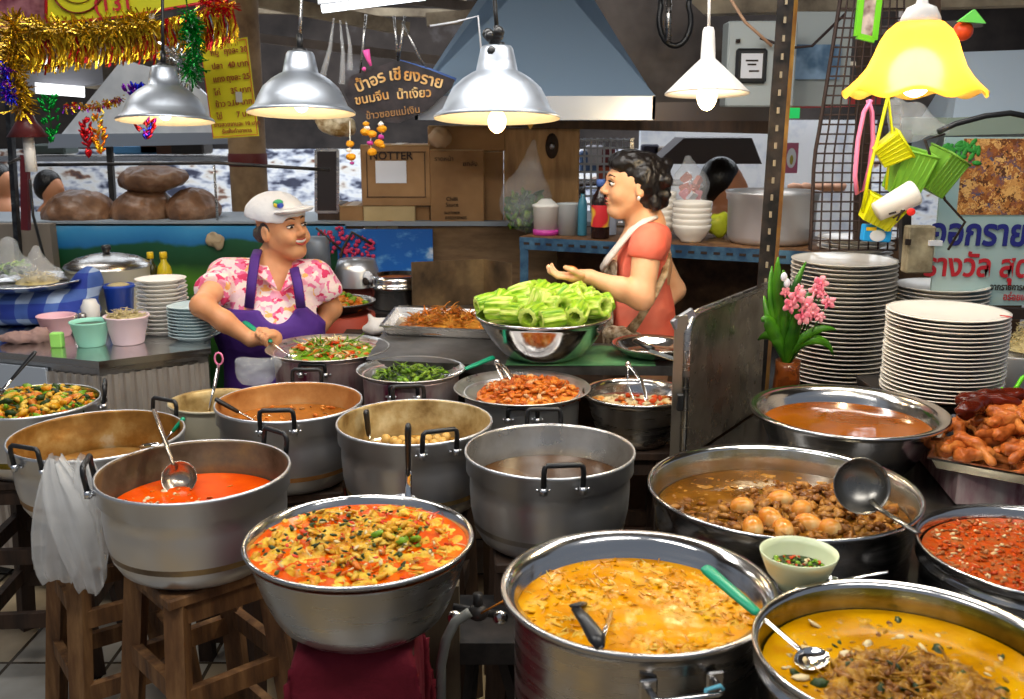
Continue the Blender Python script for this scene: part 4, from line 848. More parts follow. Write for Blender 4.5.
# small celadon bowl with herb sauce and its spoon
SB = PZ(799, 552, .905)
t = thing('rice_bowl', 'small pale green bowl with chopped herb sauce between the big pans', 'bowl', (SB.x, SB.y, .84))
celadon = mat('celadon_melamine', sc((206, 214, 176)), .3)
mb = MB(); mb.lathe([(0, .004), (.024, .004), (.026, 0), (.030, 0), (.030, .006), (.050, .030), (.060, .055), (.0635, .066), (.062, .067), (.0575, .054), (.047, .030), (.026, .010), (0, .009)], n=48); mb.build('bowl_body', celadon, t, world=False)
t = thing('herb_sauce', 'chopped green herb sauce with chili in the small pale green bowl', 'sauce', (SB.x, SB.y, .873))
wave(.048, .878, .001, 20, (SB.x, SB.y, 0), n=30, rings=8).build('sauce', darkgreen, t); mb = MB(); scatter(mb, 110, (SB.x, SB.y, 0), .043, .879, (.002, .0055), (1.2, .8, .5), (0, 0, 0, 1, 2, 3)); mb.build('herb_bits', [green, darkgreen, redbit, cream], t, kind='stuff')
ladle('spoon', 'plain steel spoon handle sticking out beside the small pale green bowl', PZ(832, 579, .85), PZ(888, 572, .885), .012, .003, chrome, 0, rodm=chrome, tilt=(0, 0, 1), cat='spoon')

# ================================================================ plates, vase
def plate(r, lipm=whitepl, square=False):
    t = thing('white_plate', 'x', 'plate', (0, 0, 0))
    mb = MB(); w = (lambda a, rr, z: (rr*(1+.05*math.cos(4*a)), z)) if square else None
    mb.lathe([(0, .003), (r*.58, .002), (r*.60, 0), (r*.64, 0), (r*.66, .004), (r*.95, .0165), (r*1.0, .019), (r*1.0, .021), (r*.94, .0195), (r*.64, .0075), (0, .006)], n=48, wob=w)
    bpy.data.objects.remove(t)
    return mb.build('white_plate', lipm)
def stack(x, y, z0, z1, r, sp, label, group, mt=whitepl, proto=None, jit=.002):
    p = proto or plate(r, mt); n = int(round((z1-z0-.02)/sp))+1
    for i in range(n):
        o = p if i == 0 and not proto else p.copy()
        if not (i == 0 and not proto): C.objects.link(o)
        o.location = (x+rnd.uniform(-jit, jit), y+rnd.uniform(-jit, jit), z0+i*(z1-z0-.021)/(n-1)); o.rotation_euler = (rnd.uniform(-.008, .008), rnd.uniform(-.008, .008), rnd.random()*6)
        lb = label
        if i == n-1: lb = 'topmost white plate of '+label.split(' in ', 1)[1]
        tag(o, lb, 'plate', group)
    return p
t = thing('plate_stand', 'low black stand carrying the nearest stack of white plates', 'stand', (1.22, 2.76, .70))
mb = MB(); mb.box((1.235, 2.80, .822), (.36, .34, .024), bev=.004); mb.build('top', blackm, t)
for sx in (-1, 1):
    for sy in (-1, 1): mb = MB(); mb.beam((1.235+sx*.16, 2.80+sy*.15, .70), (1.235+sx*.16, 2.80+sy*.15, .81), .03); mb.build('leg', blackm, t)
stack(1.216, 2.742, .834, 1.08, .163, .0112, 'white plate in the nearest stack on the black stand', 'nearest stack of white plates')
stack(1.146, 3.427, .70, 1.13, .178, .0150, 'white plate in the tall stack behind the pink flowers', 'tall stack of white plates')
stack(1.478, 3.40, .70, 1.045, .155, .014, 'white plate in the low stack between the two bigger stacks', 'low stack of white plates')
stack(1.30, 3.78, .70, 1.165, .14, .018, 'white plate in the rearmost stack below the yellow baskets', 'rearmost stack of white plates')
o = [o for o in C.objects if o.get('label', '') == 'topmost white plate of the nearest stack on the black stand'][0]
pp = PZ(993, 307, 1.081); mb = MB(); mb.lathe([(0, 0), (.014, 0), (.014, .001), (0, .001)], pp, 14, M=Matrix.Diagonal((1.3, .5, 1))); mk = mb.build('red_mark', mat('red_print', sc((200, 60, 60)), .4), o, kind=None); mk['label'] = 'small red printed mark'
mk.location = (0, 0, 0)
# vase
vx, vy = .832, 2.93
t = thing('flower_vase', 'amber glass jar holding the pink flowers beside the steel shield', 'vase', (vx, vy, .70))
mb = MB(); mb.lathe([(0, 0), (.036, 0), (.040, .01), (.042, .10), (.036, .16), (.038, .19), (.034, .19), (.032, .16), (.037, .1), (.035, .012), (0, .008)], (vx, vy, .70), 32); mb.build('jar', mat('amber_glass', sc((170, 84, 30)), .15, trans=.5, mix=(12, 3, [(.4, sc((120, 56, 20))), (.7, sc((196, 110, 50)))])), t)
t = thing('pink_flowers', 'bunch of pink orchids with long green leaves in the amber jar', 'flowers', (vx, vy, .88))
leafm = mat('glossy_leaf', sc((40, 110, 20)), .35, 0, mix=(6, 3, [(.35, sc((20, 70, 14))), (.65, sc((90, 160, 30)))])); stemm = mat('green_stem', sc((50, 90, 24)), .5)
petal = mat('pink_petal', sc((240, 130, 150)), .5, 0, mix=(30, 3, [(.35, sc((232, 96, 130))), (.6, sc((246, 170, 180)))]), sss=.1)
def leaf(mb, pts, w):
    pts = [Vector(p) for p in pts]; n = 12; V = []; F = []
    def bz(u):
        q = pts[:]
        while len(q) > 1: q = [q[i].lerp(q[i+1], u) for i in range(len(q)-1)]
        return q[0]
    for i in range(n+1):
        u = i/n; p = bz(u); tg = (bz(min(1, u+.02))-bz(max(0, u-.02))).normalized(); sd = tg.cross(Vector((.2, -1, .3))).normalized(); ww = w*math.sin(PI*min(1, u*.92+.06))**.8; up = sd.cross(tg)
        V += [p-sd*ww, p+up*ww*.18, p+sd*ww]
    for i in range(n): a = i*3; F += [(a, a+3, a+4, a+1), (a+1, a+4, a+5, a+2)]
    mb.add(V, F)
base = Vector((vx, vy, .87)); Yv = 2.90
lv = [((786, 330), (790, 290), (806, 262), .014), ((783, 320), (775, 285), (778, 257), .017), ((780, 330), (768, 300), (772, 266), .015), ((788, 330), (800, 300), (822, 285), .018), ((790, 340), (820, 322), (836, 330), .012), ((790, 335), (830, 330), (833, 356), .013), ((784, 345), (775, 325), (758, 340), .017), ((780, 340), (765, 310), (762, 322), .020), ((786, 330), (792, 300), (783, 270), .022), ((784, 340), (770, 325), (764, 296), .02), ((788, 345), (796, 330), (800, 300), .018)]
for q in lv:
    mb = MB(); e = PY(*q[2], Yv+rnd.uniform(-.05, .03)); leaf(mb, [base, PY(*q[0], Yv), PY(*q[1], Yv-.02), e], q[3]*1.15); o = mb.build('leaf', leafm, t); o.modifiers.new('thickness', 'SOLIDIFY').thickness = .001
fl = [(820, 283, .9), (815, 290, .8), (797, 296, 1), (806, 305, 1.1), (790, 305, .9), (812, 313, .9), (828, 302, .8), (802, 317, .9), (821, 294, .6), (785, 292, .6), (799, 288, .5), (820, 317, .6)]
for px, py, s_ in fl:
    c0 = PY(px, py, Yv-.03+rnd.uniform(-.02, .02)); mb = MB(); tw = rnd.random()*6
    for k in range(5):
        a = tw+k*2*PI/5; d = Vector((math.cos(a), -.35, math.sin(a))).normalized(); q = d.to_track_quat('X', 'Y').to_matrix()
        mb.ell(c0+d*.014*s_, (.016*s_, .011*s_, .0035), q, 10, 6, jit=.3)
    mb.ell(c0+Vector((0, -.008, 0)), .006*s_, n=8, m=6); f = mb.build('blossom', petal, t)
    mb = MB(); mb.tube([c0, c0.lerp(base, .4)+Vector((.01, .01, 0)), base], .002, 5); mb.build('stem', stemm, t)
for px, py in ((784, 277), (787, 283)):
    mb = MB(); mb.ell(PY(px, py, Yv-.03), (.010, .006, .014), n=10); mb.build('bud', mat('white_bud', sc((225, 225, 235)), .5), t)

# ================================================================ left counter things
def simple(name, label, cat, c, prof, mt, n=40, group=None, wob=None, part='body'):
    t = thing(name, label, cat, c, group); mb = MB(); mb.lathe(prof, n=n, wob=wob); mb.build(part, mt, t, world=False); return t
tub = lambda r, h: [(0, 0), (r*.62, 0), (r*.68, .004), (r*.95, h*.94), (r, h*.95), (r*1.0, h), (r*.94, h), (r*.90, h*.9), (r*.62, .008), (0, .006)]
pinkpl = mat('pink_plastic', sc((226, 178, 186)), .4); mint = mat('mint_plastic', sc((150, 214, 190)), .4); palepink = mat('pale_pink_plastic', sc((226, 200, 206)), .4)
p = PZ(49, 340, .85); simple('plastic_tub', 'pink plastic tub leftmost on the steel counter', 'tub', (p.x, p.y+.07, .85), tub(.066, .075), pinkpl)
p = PZ(85, 349, .85); simple('plastic_tub', 'mint green plastic tub on the corner of the steel counter', 'tub', (p.x, p.y+.055, .85), tub(.066, .085), mint)
q = (p.x, p.y+.055); t = thing('tub_sauce', 'dark sauce with a spoon in the mint green tub', 'sauce', (*q, .92)); wave(.057, .922, .001, 20, (*q, 0), n=24, rings=6).build('sauce', darkgreen, t)
p = PZ(122, 347, .85); nq = (p.x, p.y+.06); simple('plastic_tub', 'pale pink plastic tub heaped with noodles', 'tub', (*nq, .85), tub(.076, .098), palepink)
noodm = fmat('pale_noodles', [(.3, sc((200, 176, 110))), (.7, sc((238, 222, 170)))], 30, .4, .6)
heap('noodle_heap', 'pale noodles heaped in the pale pink tub', nq, .068, .935, .022, [noodm], noodm, 10, (.004, .006), (1, 1, 1), (0,), 120, (.012, .022), (0,), .10, 'noodles')
p = PZ(92, 326, .85); simple('plastic_cup', 'small white plastic cup behind the mint tub', 'cup', (p.x, p.y, .85), [(0, 0), (.030, 0), (.034, .075), (.027, .085), (.022, .1), (0, .1)], whitecer)
p = PZ(75, 330, .85)
for i in range(3): simple('glass_jar', 'small glass jar behind the tubs on the steel counter', 'jar', (p.x+(i-1)*.032, p.y, .85), [(0, 0), (.013, 0), (.014, .06), (.012, .062), (.011, .01), (0, .005)], steel_d, 16, 'small glass jars')
p = PZ(58, 347, .85); mb = MB(); mb.box((0, 0, .025), (.040, .03, .05), bev=.004); o = mb.build('green_carton', mat('lime_print', sc((150, 214, 100)), .5)); o.location = (p.x, p.y, .85); tag(o, 'small lime green carton between the pink and mint tubs', 'carton')
stack(PZ(157, 338, .85).x, PZ(157, 338, .85).y+.085, .85, 1.05, .088, .0145, 'white plate in the taller stack on the steel counter', 'white plates on the steel counter', whitecer)
bluew = mat('pale_blue_melamine', sc((188, 206, 208)), .3)
sqp = plate(.086, bluew, True); bpy.data.objects.remove(sqp) if False else None
px_ = PZ(190, 345, .85); n = 10
for i in range(n):
    o = sqp if i == 0 else sqp.copy()
    if i: C.objects.link(o)
    o.location = (px_.x-.012, px_.y+.10, .85+i*.0112); o.rotation_euler = (0, 0, .5); tag(o, 'pale blue plate in the short stack at the counter end' if i < n-1 else 'topmost pale blue plate of the short stack at the counter end', 'plate', 'pale blue plates')
bluep = mat('blue_plastic', sc((30, 70, 170)), .35)
p = PZ(122, 318, .85); t = thing('blue_bucket', 'blue plastic bucket beside the white plate stack', 'bucket', (p.x-.01, p.y+.02, .85)); mb = MB(); mb.lathe([(0, 0), (.045, 0), (.055, .115), (.060, .118), (.060, .128), (.052, .128), (.042, .01), (0, .008)], n=36); mb.build('bucket_body', bluep, t, world=False)
mb = MB(); mb.lathe([(0, .13), (.03, .132), (.045, .125), (0, .12)], n=24); mb.build('contents', noodm, t, world=False)
# cream steamer pot with steel lid
p = Vector(((PY(109, 280, 4.0)).x, 4.0, .85))
t = thing('steamer_pot', 'big cream pot with a domed steel lid behind the plate stack', 'pot', p); mb = MB(); mb.lathe([(0, 0), (.15, 0), (.155, .01), (.160, .165), (.166, .17), (.15, .172), (0, .165)], n=48); mb.build('pot_body', mat('cream_metal', sc((206, 200, 176)), .45), t, world=False)
mb = MB(); mb.lathe([(.168, .172), (.165, .180), (.12, .205), (.06, .220), (0, .224)], n=48); lid = mb.build('lid', steel_d, t, world=False)
mb = MB(); mb.lathe([(0, .222), (.012, .224), (.02, .245), (.016, .255), (0, .258)], n=20); mb.build('lid_knob', blackp, lid, world=False)
def bottle(label, px, pyb, Y, z0, h, r, bm, cm, lm=None, group=None):
    x = PY(px, pyb, Y).x; t = thing('sauce_bottle', label, 'bottle', (x, Y, z0), group)
    mb = MB(); mb.lathe([(0, 0), (r*.95, 0), (r, .004), (r, h*.62), (r*.85, h*.72), (r*.42, h*.82), (r*.40, h*.9), (0, h*.9)], n=24); mb.build('bottle_body', bm, t, world=False)
    mb = MB(); mb.lathe([(0, h), (r*.45, h), (r*.5, h*.99), (r*.5, h*.88), (0, h*.88)], n=20); mb.build('cap', cm, t, world=False)
    if lm: mb = MB(); mb.lathe([(r*1.01, h*.15), (r*1.02, h*.16), (r*1.02, h*.5), (r*1.01, h*.51)], n=24); mb.build('label_band', lm, t, world=False)
    return t
yelcap = mat('yellow_cap', sc((226, 190, 30)), .4)
bottle('dark sauce bottle with yellow cap leftmost of the pair behind the plates', 152, 278, 4.1, .85, .215, .027, mat('dark_bottle', sc((50, 52, 20)), .15), yelcap)
bottle('yellow and green oil bottle with yellow cap behind the plates', 165, 278, 4.1, .85, .215, .030, mat('oil_bottle', sc((190, 170, 30)), .2), yelcap, mat('green_label', sc((40, 110, 50)), .5))
# blue checked bundle with tray and bags
chk, nt, b = newmat('blue_checked_cloth'); N = nt.nodes; L = nt.links; tc = N.new('ShaderNodeTexCoord'); sp = N.new('ShaderNodeSeparateXYZ'); L.new(tc.outputs['Object'], sp.inputs[0])
def band(o, f, thr):
    a = N.new('ShaderNodeMath'); a.operation = 'MULTIPLY'; a.inputs[1].default_value = f; L.new(o, a.inputs[0]); s_ = N.new('ShaderNodeMath'); s_.operation = 'SINE'; L.new(a.outputs[0], s_.inputs[0]); g = N.new('ShaderNodeMath'); g.operation = 'GREATER_THAN'; g.inputs[1].default_value = thr; L.new(s_.outputs[0], g.inputs[0]); return g.outputs[0]
b1 = band(sp.outputs[0], 60, .2); b2 = band(sp.outputs[2], 70, .35); ad = N.new('ShaderNodeMath'); ad.operation = 'ADD'; L.new(b1, ad.inputs[0]); L.new(b2, ad.inputs[1]); dv = N.new('ShaderNodeMath'); dv.operation = 'DIVIDE'; dv.inputs[1].default_value = 2; L.new(ad.outputs[0], dv.inputs[0])
r_ = N.new('ShaderNodeValToRGB'); ramp_set(r_, [(0, sc((24, 50, 140))), (.5, sc((60, 90, 160))), (1, sc((150, 170, 200)))]); L.new(dv.outputs[0], r_.inputs['Fac']); L.new(r_.outputs['Color'], b.inputs['Base Color']); b.inputs['Roughness'].default_value = .8
bx, by = PY(35, 310, 3.72).x, 3.72
t = thing('cloth_bundle', 'blue checked cloth bundle holding up the round tray at the left', 'bundle', (bx, by, .85))
solid([E3((bx-.06, by, .915), (.27, .17, .075), None, .04), E3((bx+.12, by-.03, .91), (.13, .13, .06), (0, .2, 0), .04), E3((bx+.185, by+.05, .985), (.05, .07, .07), (0, .5, 0), .05), E3((bx-.2, by-.04, .92), (.15, .13, .07), None, .04), CUT((0, 0, .851), (0, 0, -1))], 'cloth', chk, t, .008, disp=wrinkle(.008, 14, 3))
simple('round_tray', 'round steel tray on the blue checked bundle with bags of noodles', 'tray', (bx-.02, by-.02, .992), [(0, 0), (.18, 0), (.21, .018), (.215, .02), (.21, .024), (.18, .006), (0, .006)], steel)
def bagmesh(prims, name, label, loc, mt, cat='bag', h=.006, w=(.006, 18), seed=0, group=None, comp=None):
    t = thing(name, label, cat, loc, group); solid(prims, 'bag_film', mt, t, h, disp=wrinkle(w[0], w[1], seed)); return t
c0 = Vector((PY(38, 288, 3.66).x, 3.66, 1.03))
bagmesh([E3(c0+Vector((0, 0, .01)), (.095, .075, .040), None, .03), CP(c0+Vector((.0, 0, .03)), c0+Vector((.01, 0, .10)), .05, .015, .04)], 'noodle_bag', 'clear bag of pale noodles on the round tray', c0, clearbag)
t = thing('bagged_noodles', 'pale noodles inside the clear bag on the round tray', 'noodles', c0); wave(.075, c0.z-.02, .004, 20, (c0.x, c0.y, 0), n=24, rings=6, dome=.03).build('heap', noodm, t); mb = MB(); scatter(mb, 90, (c0.x, c0.y, 0), .07, c0.z-.015, (.012, .022), (1, .12, .3), (0,), strip=True, dome=.03, up=.4); mb.build('noodles', noodm, t, kind='stuff')
c0 = Vector((PY(8, 280, 3.74).x, 3.74, 1.05))
bagmesh([E3(c0, (.10, .07, .05), None, .03), CP(c0, c0+Vector((.02, 0, .09)), .05, .03, .04)], 'herb_bag', 'clear bag of green herbs at the far left of the tray', c0, clearbag, seed=4)
t = thing('bagged_herbs', 'green herbs inside the clear bag at the far left', 'herbs', c0); mb = MB(); scatter(mb, 90, (c0.x+.01, c0.y, 0), .07, c0.z-.01, (.010, .022), (1.2, .6, .3), (0, 1), up=1.5); mb.build('herbs', [green, darkgreen], t, kind='stuff')
p = PZ(22, 345, .85)
t = thing('crumpled_rag', 'crumpled brownish rag at the front of the steel counter', 'rag', (p.x, p.y+.04, .85)); solid([E3((p.x-.02, p.y+.04, .868), (.07, .04, .022), None, .02), E3((p.x+.04, p.y+.05, .875), (.03, .03, .03), None, .02), CUT((0, 0, .851), (0, 0, -1))], 'rag', mat('rag_cloth', sc((150, 120, 112)), .9), t, .005, disp=wrinkle(.006, 40, 9))
# plastic bags hanging on the left pot handle
hx, hy = Mp[0]+.225*math.cos(R(-112)), Mp[1]+.235*math.sin(R(-112))
def hang_bag(pxs, Y, label, seed, mt=milkbag):
    # pxs: list of (left, right, y) outline spans from top to bottom
    mb = MB(); n = 36; V = []; F = []; m = len(pxs)
    top = pxs
    for j, (l, r, y) in enumerate(pxs):
        a = PY(l, y, Y); b_ = PY(r, y, Y); c = (a+b_)/2; hw = (b_-a).length/2; dp = .022+.030*math.sin(PI*min(1, j/(m-1)*1.02))
        for i in range(n):
            an = 2*PI*i/n; fold = 1+.20*math.sin(an*5+seed+j*.25)*(1-.4*j/m); V.append(c+Vector((hw*math.cos(an), dp*math.sin(an)*fold+.006*math.sin(an*9+seed), .008*math.sin(an*3+j))))
    for j in range(m-1):
        for i in range(n): a = j*n+i; b_ = j*n+(i+1) % n; F.append((a, b_, b_+n, a+n))
    F.append(tuple(range((m-1)*n, m*n)))
    mb.add(V, F); return single(mb, 'plastic_bag', mt, label, 'bag', (PY(*((pxs[0][0]+pxs[0][1])/2, pxs[0][2]), Y)))
yb = Mp[1]-.30
hang_bag([(46, 84, 460), (40, 84, 480), (36, 84, 505), (34, 82, 530), (34, 80, 552), (37, 78, 568), (42, 74, 579)], yb+.035, 'milky plastic bag hanging at the back left on the brown-stained pot', 1)
hang_bag([(48, 60, 458), (44, 70, 474), (44, 84, 495), (50, 94, 520), (62, 100, 545), (72, 104, 566), (76, 105, 582), (80, 102, 589)], yb-.035, 'milky plastic bag hanging in front with a knotted lower corner', 5)
hang_bag([(78, 88, 458), (74, 96, 475), (70, 104, 500), (72, 108, 525), (80, 108, 548), (86, 106, 566)], yb-.0, 'milky plastic bag hanging on the right side of the black handle', 9)
p = Vector((PY(255, 370, 3.0).x, 3.02, .85))
bagmesh([E3(PY(256, 371, 3.05), (.055, .04, .045), None, .03), CP(PY(262, 374, 3.05), PY(276, 363, 3.03), .03, .02, .03), CP(PY(246, 372, 3.05), PY(239, 362, 3.05), .03, .015, .03)], 'clear_bag', 'clear plastic bag tucked behind the orange-brown curry pot', PY(256, 371, 3.05), clearbag, seed=12)
p = Vector((PY(378, 320, 3.6).x, 3.6, .9)); p = PY(376, 326, 3.7)
bagmesh([E3(p+Vector((0, 0, -.01)), (.055, .03, .022), None, .02), CP(p, p+Vector((-.02, 0, .04)), .02, .008, .02), CP(p, p+Vector((.035, 0, .03)), .02, .006, .02)], 'white_bag', 'crumpled white plastic bag beside the tray of fried shreds', p, mat('white_film', sc((225, 220, 215)), .4), seed=3)
t = thing('bag_support', 'small dark crate under the crumpled white plastic bag', 'crate', (p.x, p.y, 0)); mb = MB(); mb.box((p.x-.02, p.y+.03, (p.z-.035)/2), (.22, .16, p.z-.035)); mb.build('crate_body', wood_d, t)
# ================================================================ things behind the cooks
# sacks on the ledge
sackm = mat('brown_sack_film', sc((110, 78, 56)), .42, 0, mix=(7, 7, [(.3, sc((78, 52, 36))), (.55, sc((128, 92, 66))), (.72, sc((164, 132, 106)))]), bump=(14, 1, 7), spec=.5, coat=.05)
def sack(label, px0, px1, py0, py1, Y, seed, flat=False):
    a = PY(px0, py1, Y); b_ = PY(px1, py0, Y); c = (a+b_)/2; w = (b_.x-a.x)/2; h = (b_.z-a.z)/2; t = thing('sack', label, 'sack', (c.x, c.y, a.z), 'brown sacks on the ledge')
    if flat: pr = [E3(c, (w, .13, h), (0, -.08, 0), .04), E3(c+Vector((-w*.3, 0, h*.1)), (w*.6, .12, h*.95), None, .04)]
    else: pr = [E3(c+Vector((0, 0, -h*.25)), (w, .15, h*.85), None, .05), E3(c+Vector((w*.05, 0, h*.2)), (w*.72, .12, h*.8), None, .05), CUT((0, 0, a.z), (0, 0, -1))]
    solid(pr, 'sack_body', sackm, t, .01, disp=wrinkle(.011, 15, seed)); return t
sack('leftmost round brown sack on the mural ledge', 43, 116, 190, 229, 4.78, 1)
sack('middle brown sack on the mural ledge', 113, 175, 187, 227, 4.80, 5)
sack('right brown sack on the mural ledge by the column', 168, 218, 188, 225, 4.80, 8)
sack('flattened brown sack lying on top of the others', 121, 187, 167, 192, 4.80, 12, True)
colm = mat('brown_column', sc((128, 100, 70)), .8, mix=(6, 6, [(.3, sc((84, 60, 40))), (.7, sc((150, 122, 88)))]))
cx = PY(249, 180, 5.3).x; mb = MB(); mb.lathe([(.095, 0), (.095, 3.0)], (cx, 5.3, 0), 24); mb.mi = 1; mb.lathe([(.098, 1.36), (.10, 1.365), (.10, 1.42), (.098, 1.425)], (cx, 5.3, 0), 24); struct(mb, 'column', [colm, mat('dark_red_band', sc((90, 24, 20)), .6)])
t = thing('paper_scrap', 'crumpled beige paper stuck on the mural', 'paper', PY(216, 241, 4.585)); solid([E3(PY(216, 241, 4.585), (.045, .015, .04), (0, .6, 0), .02)], 'paper', mat('beige_paper', sc((170, 150, 120)), .8), t, .006, disp=wrinkle(.01, 25, 2))
# posts at the left
angl = mat('chipped_black_paint', (.03, .03, .035), .45, .5, mix=(18, 5, [(.45, (.015, .016, .02)), (.6, (.05, .055, .06)), (.75, (.35, .38, .4))]))
mb = MB(); a = PY(8, 90, 4.42); b_ = PY(19, 262, 4.42); d = (b_-a)/(b_.z-a.z); top = a+d*(2.6-a.z); bot = a+d*(.0-a.z); mb.beam(bot, top, .035, .02); single(mb, 'iron_post', angl, 'chipped black iron post at the far left', 'post', bot)
mb = MB(); mb.beam(PY(26, 230, 4.3), PY(25, 155, 4.3), .03); single(mb, 'red_post', mat('dark_red_paint', sc((92, 20, 28)), .5), 'short dark red post behind the black iron post', 'post')
mb = MB(); mb.tube([PY(28, 165, 4.28), PY(218, 163, 4.28), PY(330, 170, 4.28)], .008, 6); single(mb, 'rail', blackm, 'thin black horizontal rail above the brown sacks', 'rail')
mb = MB(); mb.tube([PY(30, 180, 4.25), PY(33, 215, 4.25), PY(44, 258, 4.25)], .006, 6); single(mb, 'cable', blackp, 'thin black cable hanging beside the left post', 'cable')
mb = MB(); mb.beam(Vector((PY(109, 205, 5.6).x, 5.6, 0)), PY(107, 110, 5.6), .03); single(mb, 'thin_post', blackm, 'thin black post between the sacks', 'post')
mb = MB(); mb.tube([Vector((PY(216, 225, 4.62).x, 4.65, 1.14)), PY(214, 165, 4.65)], .006, 6); single(mb, 'thin_rod', steel_d, 'thin grey rod standing by the right sack', 'rod')
# small mushroom lamp
t = thing('wall_lamp', 'small lamp with a dark red conical shade at the far left', 'lamp', PY(28, 140, 3.9)); c0 = PY(28, 137, 3.9)
mb = MB(); mb.lathe([(.0, .105), (.02, .10), (.035, .06), (.075, .0), (.07, .0), (.03, .055), (0, .08)], c0, 28); mb.build('lamp_shade', mat('dark_red_shade', sc((88, 32, 34)), .4), t)
mb = MB(); mb.lathe([(0, 0), (.02, 0), (.022, -.13), (0, -.13)], c0, 18); mb.build('lamp_tube', whitecer, t)
mb = MB(); mb.tube([c0+Vector((-.04, 0, -.08)), c0+Vector((-.1, .03, -.1))], .006, 6); mb.build('bracket', blackm, t)
# stalls, hoods and clutter far left
t = thing('background_hood', 'pale stainless hood behind the leftmost aluminium lamp', 'hood', (-2.0, 5.6, 1.7))
hd = mat('pale_hood', sc((200, 206, 212)), .4, .1, mix=(3, 4, [(.3, sc((190, 196, 204))), (.6, sc((238, 242, 246)))]))
Yh = 5.6; P4 = [PY(54, 146, Yh), PY(256, 141, Yh), PY(190, 78, Yh), PY(124, 60, Yh)]; mb = MB(); mb.slab(P4, .03); mb.build('front_panel', hd, t)
mb = MB(); mb.slab([PY(52, 148, Yh-.01), PY(258, 143, Yh-.01), PY(258, 132, Yh-.01), PY(54, 134, Yh-.01)], .05); mb.build('lip', mat('bright_lip', sc((176, 182, 190)), .3, .7), t)
mb = MB(); mb.box(PY(150, 75, 5.9), (.42, .3, .5)); mb.build('duct', darksteel, t)
t = thing('background_duct', 'grey rectangular duct running behind the tinsel fringe', 'duct', PY(70, 80, 6)); mb = MB(); mb.beam(PY(20, 84, 6), PY(125, 70, 6), .1, .12); mb.build('duct_body', mat('duct_grey', sc((140, 140, 146)), .5), t); mb = MB(); mb.beam(PY(36, 88, 5.9), PY(84, 92, 5.9), .02, .06); mb.build('tube_light', mat('tube_glow', (1, 1, 1), .5, emit=((.95, .97, 1), 2.2)), t)
white_glow = None
t = thing('steel_shelf', 'steel shelf with boxes far behind the sacks', 'shelf', PY(130, 150, 6.2))
mb = MB(); mb.box(PY(130, 158, 6.2), (1.5, .3, .03)); mb.build('board', steel_d, t)
for (px, w, h, cl, lb) in ((60, .2, .06, (60, 70, 66), 'dark green box on the far shelf behind the left sack'), (145, .27, .055, (80, 140, 190), 'light blue box on the far shelf under the first lamp'), (165, .2, .12, (90, 54, 34), 'brown basket on the far shelf under the first lamp'), (195, .2, .1, (50, 44, 40), 'dark crate on the far shelf right of the first lamp')):
    q = PY(px, 157, 6.2); mb = MB(); mb.box((q.x, 6.15, q.z+.02+h/2), (w, .2, h), bev=.01); single(mb, 'storage_box', mat('box_%d' % px, sc(cl), .5), lb, 'box')
# person heads behind (left)
skin_far = mat('tan_skin', sc((206, 140, 100)), .5); hairm = mat('black_hair', sc((20, 15, 13)), .38, bump=(60, .5), stretch=(1, 1, .3))
def far_person(label, px, py, Y, hpx, body_m, face=1, group=None):
    s = hpx*Y/1000; c0 = PY(px, py, Y); t = thing('person', label, 'person', (c0.x, c0.y, 0))
    nk = c0+Vector((0, 0, -s*.6))
    solid([E3(c0+Vector((face*s*.06, -.0, -.02)), (s*.38, s*.33, s*.48), None, .02), CP(c0+Vector((0, 0, -s*.3)), nk+Vector((0, 0, -.05)), s*.2, s*.22, .02), CP(c0+Vector((face*s*.4, -.02, -s*.02)), c0+Vector((face*s*.45, -.02, -s*.12)), s*.06, s*.07, .02), CP(nk+Vector((0, 0, -s*.4)), Vector((c0.x, c0.y, .1)), s*.5, s*.3, .02)], 'body', skin_far, t, .012)
    solid([E3(c0+Vector((-face*s*.08, .01, s*.08)), (s*.43, s*.42, s*.46), None, .02), E3(c0+Vector((-face*s*.3, .02, -s*.15)), (s*.22, s*.3, s*.3), None, .04), CUT(c0+Vector((face*s*.20, 0, 0)), (face, -.35, -.55), c0, s)], 'hair', hairm, t, .01)
    solid([E3(nk+Vector((0, .02, -s*1.0)), (s*.95, s*.5, s*.85), None, .05), CP(nk+Vector((0, .02, -s)), Vector((c0.x, c0.y+.02, .25)), s*.7, s*.75, .05), CP(nk+Vector((-s*.8, 0, -s*.6)), nk+Vector((-s*.95, -.03, -s*1.8)), s*.26, s*.22, .04), CP(nk+Vector((s*.8, 0, -s*.6)), nk+Vector((s*.95, -.03, -s*1.8)), s*.26, s*.22, .04)], 'shirt', body_m, t, .014)
    return t
far_person('person with black hair seen behind the left sack, facing right', 50, 186, 5.9, 30, mat('grey_shirt', sc((150, 150, 145)), .8), 1)
far_person('person in pale clothes at the far left edge facing right', 0, 180, 6.4, 32, mat('pale_shirt', sc((190, 190, 195)), .8), 1)

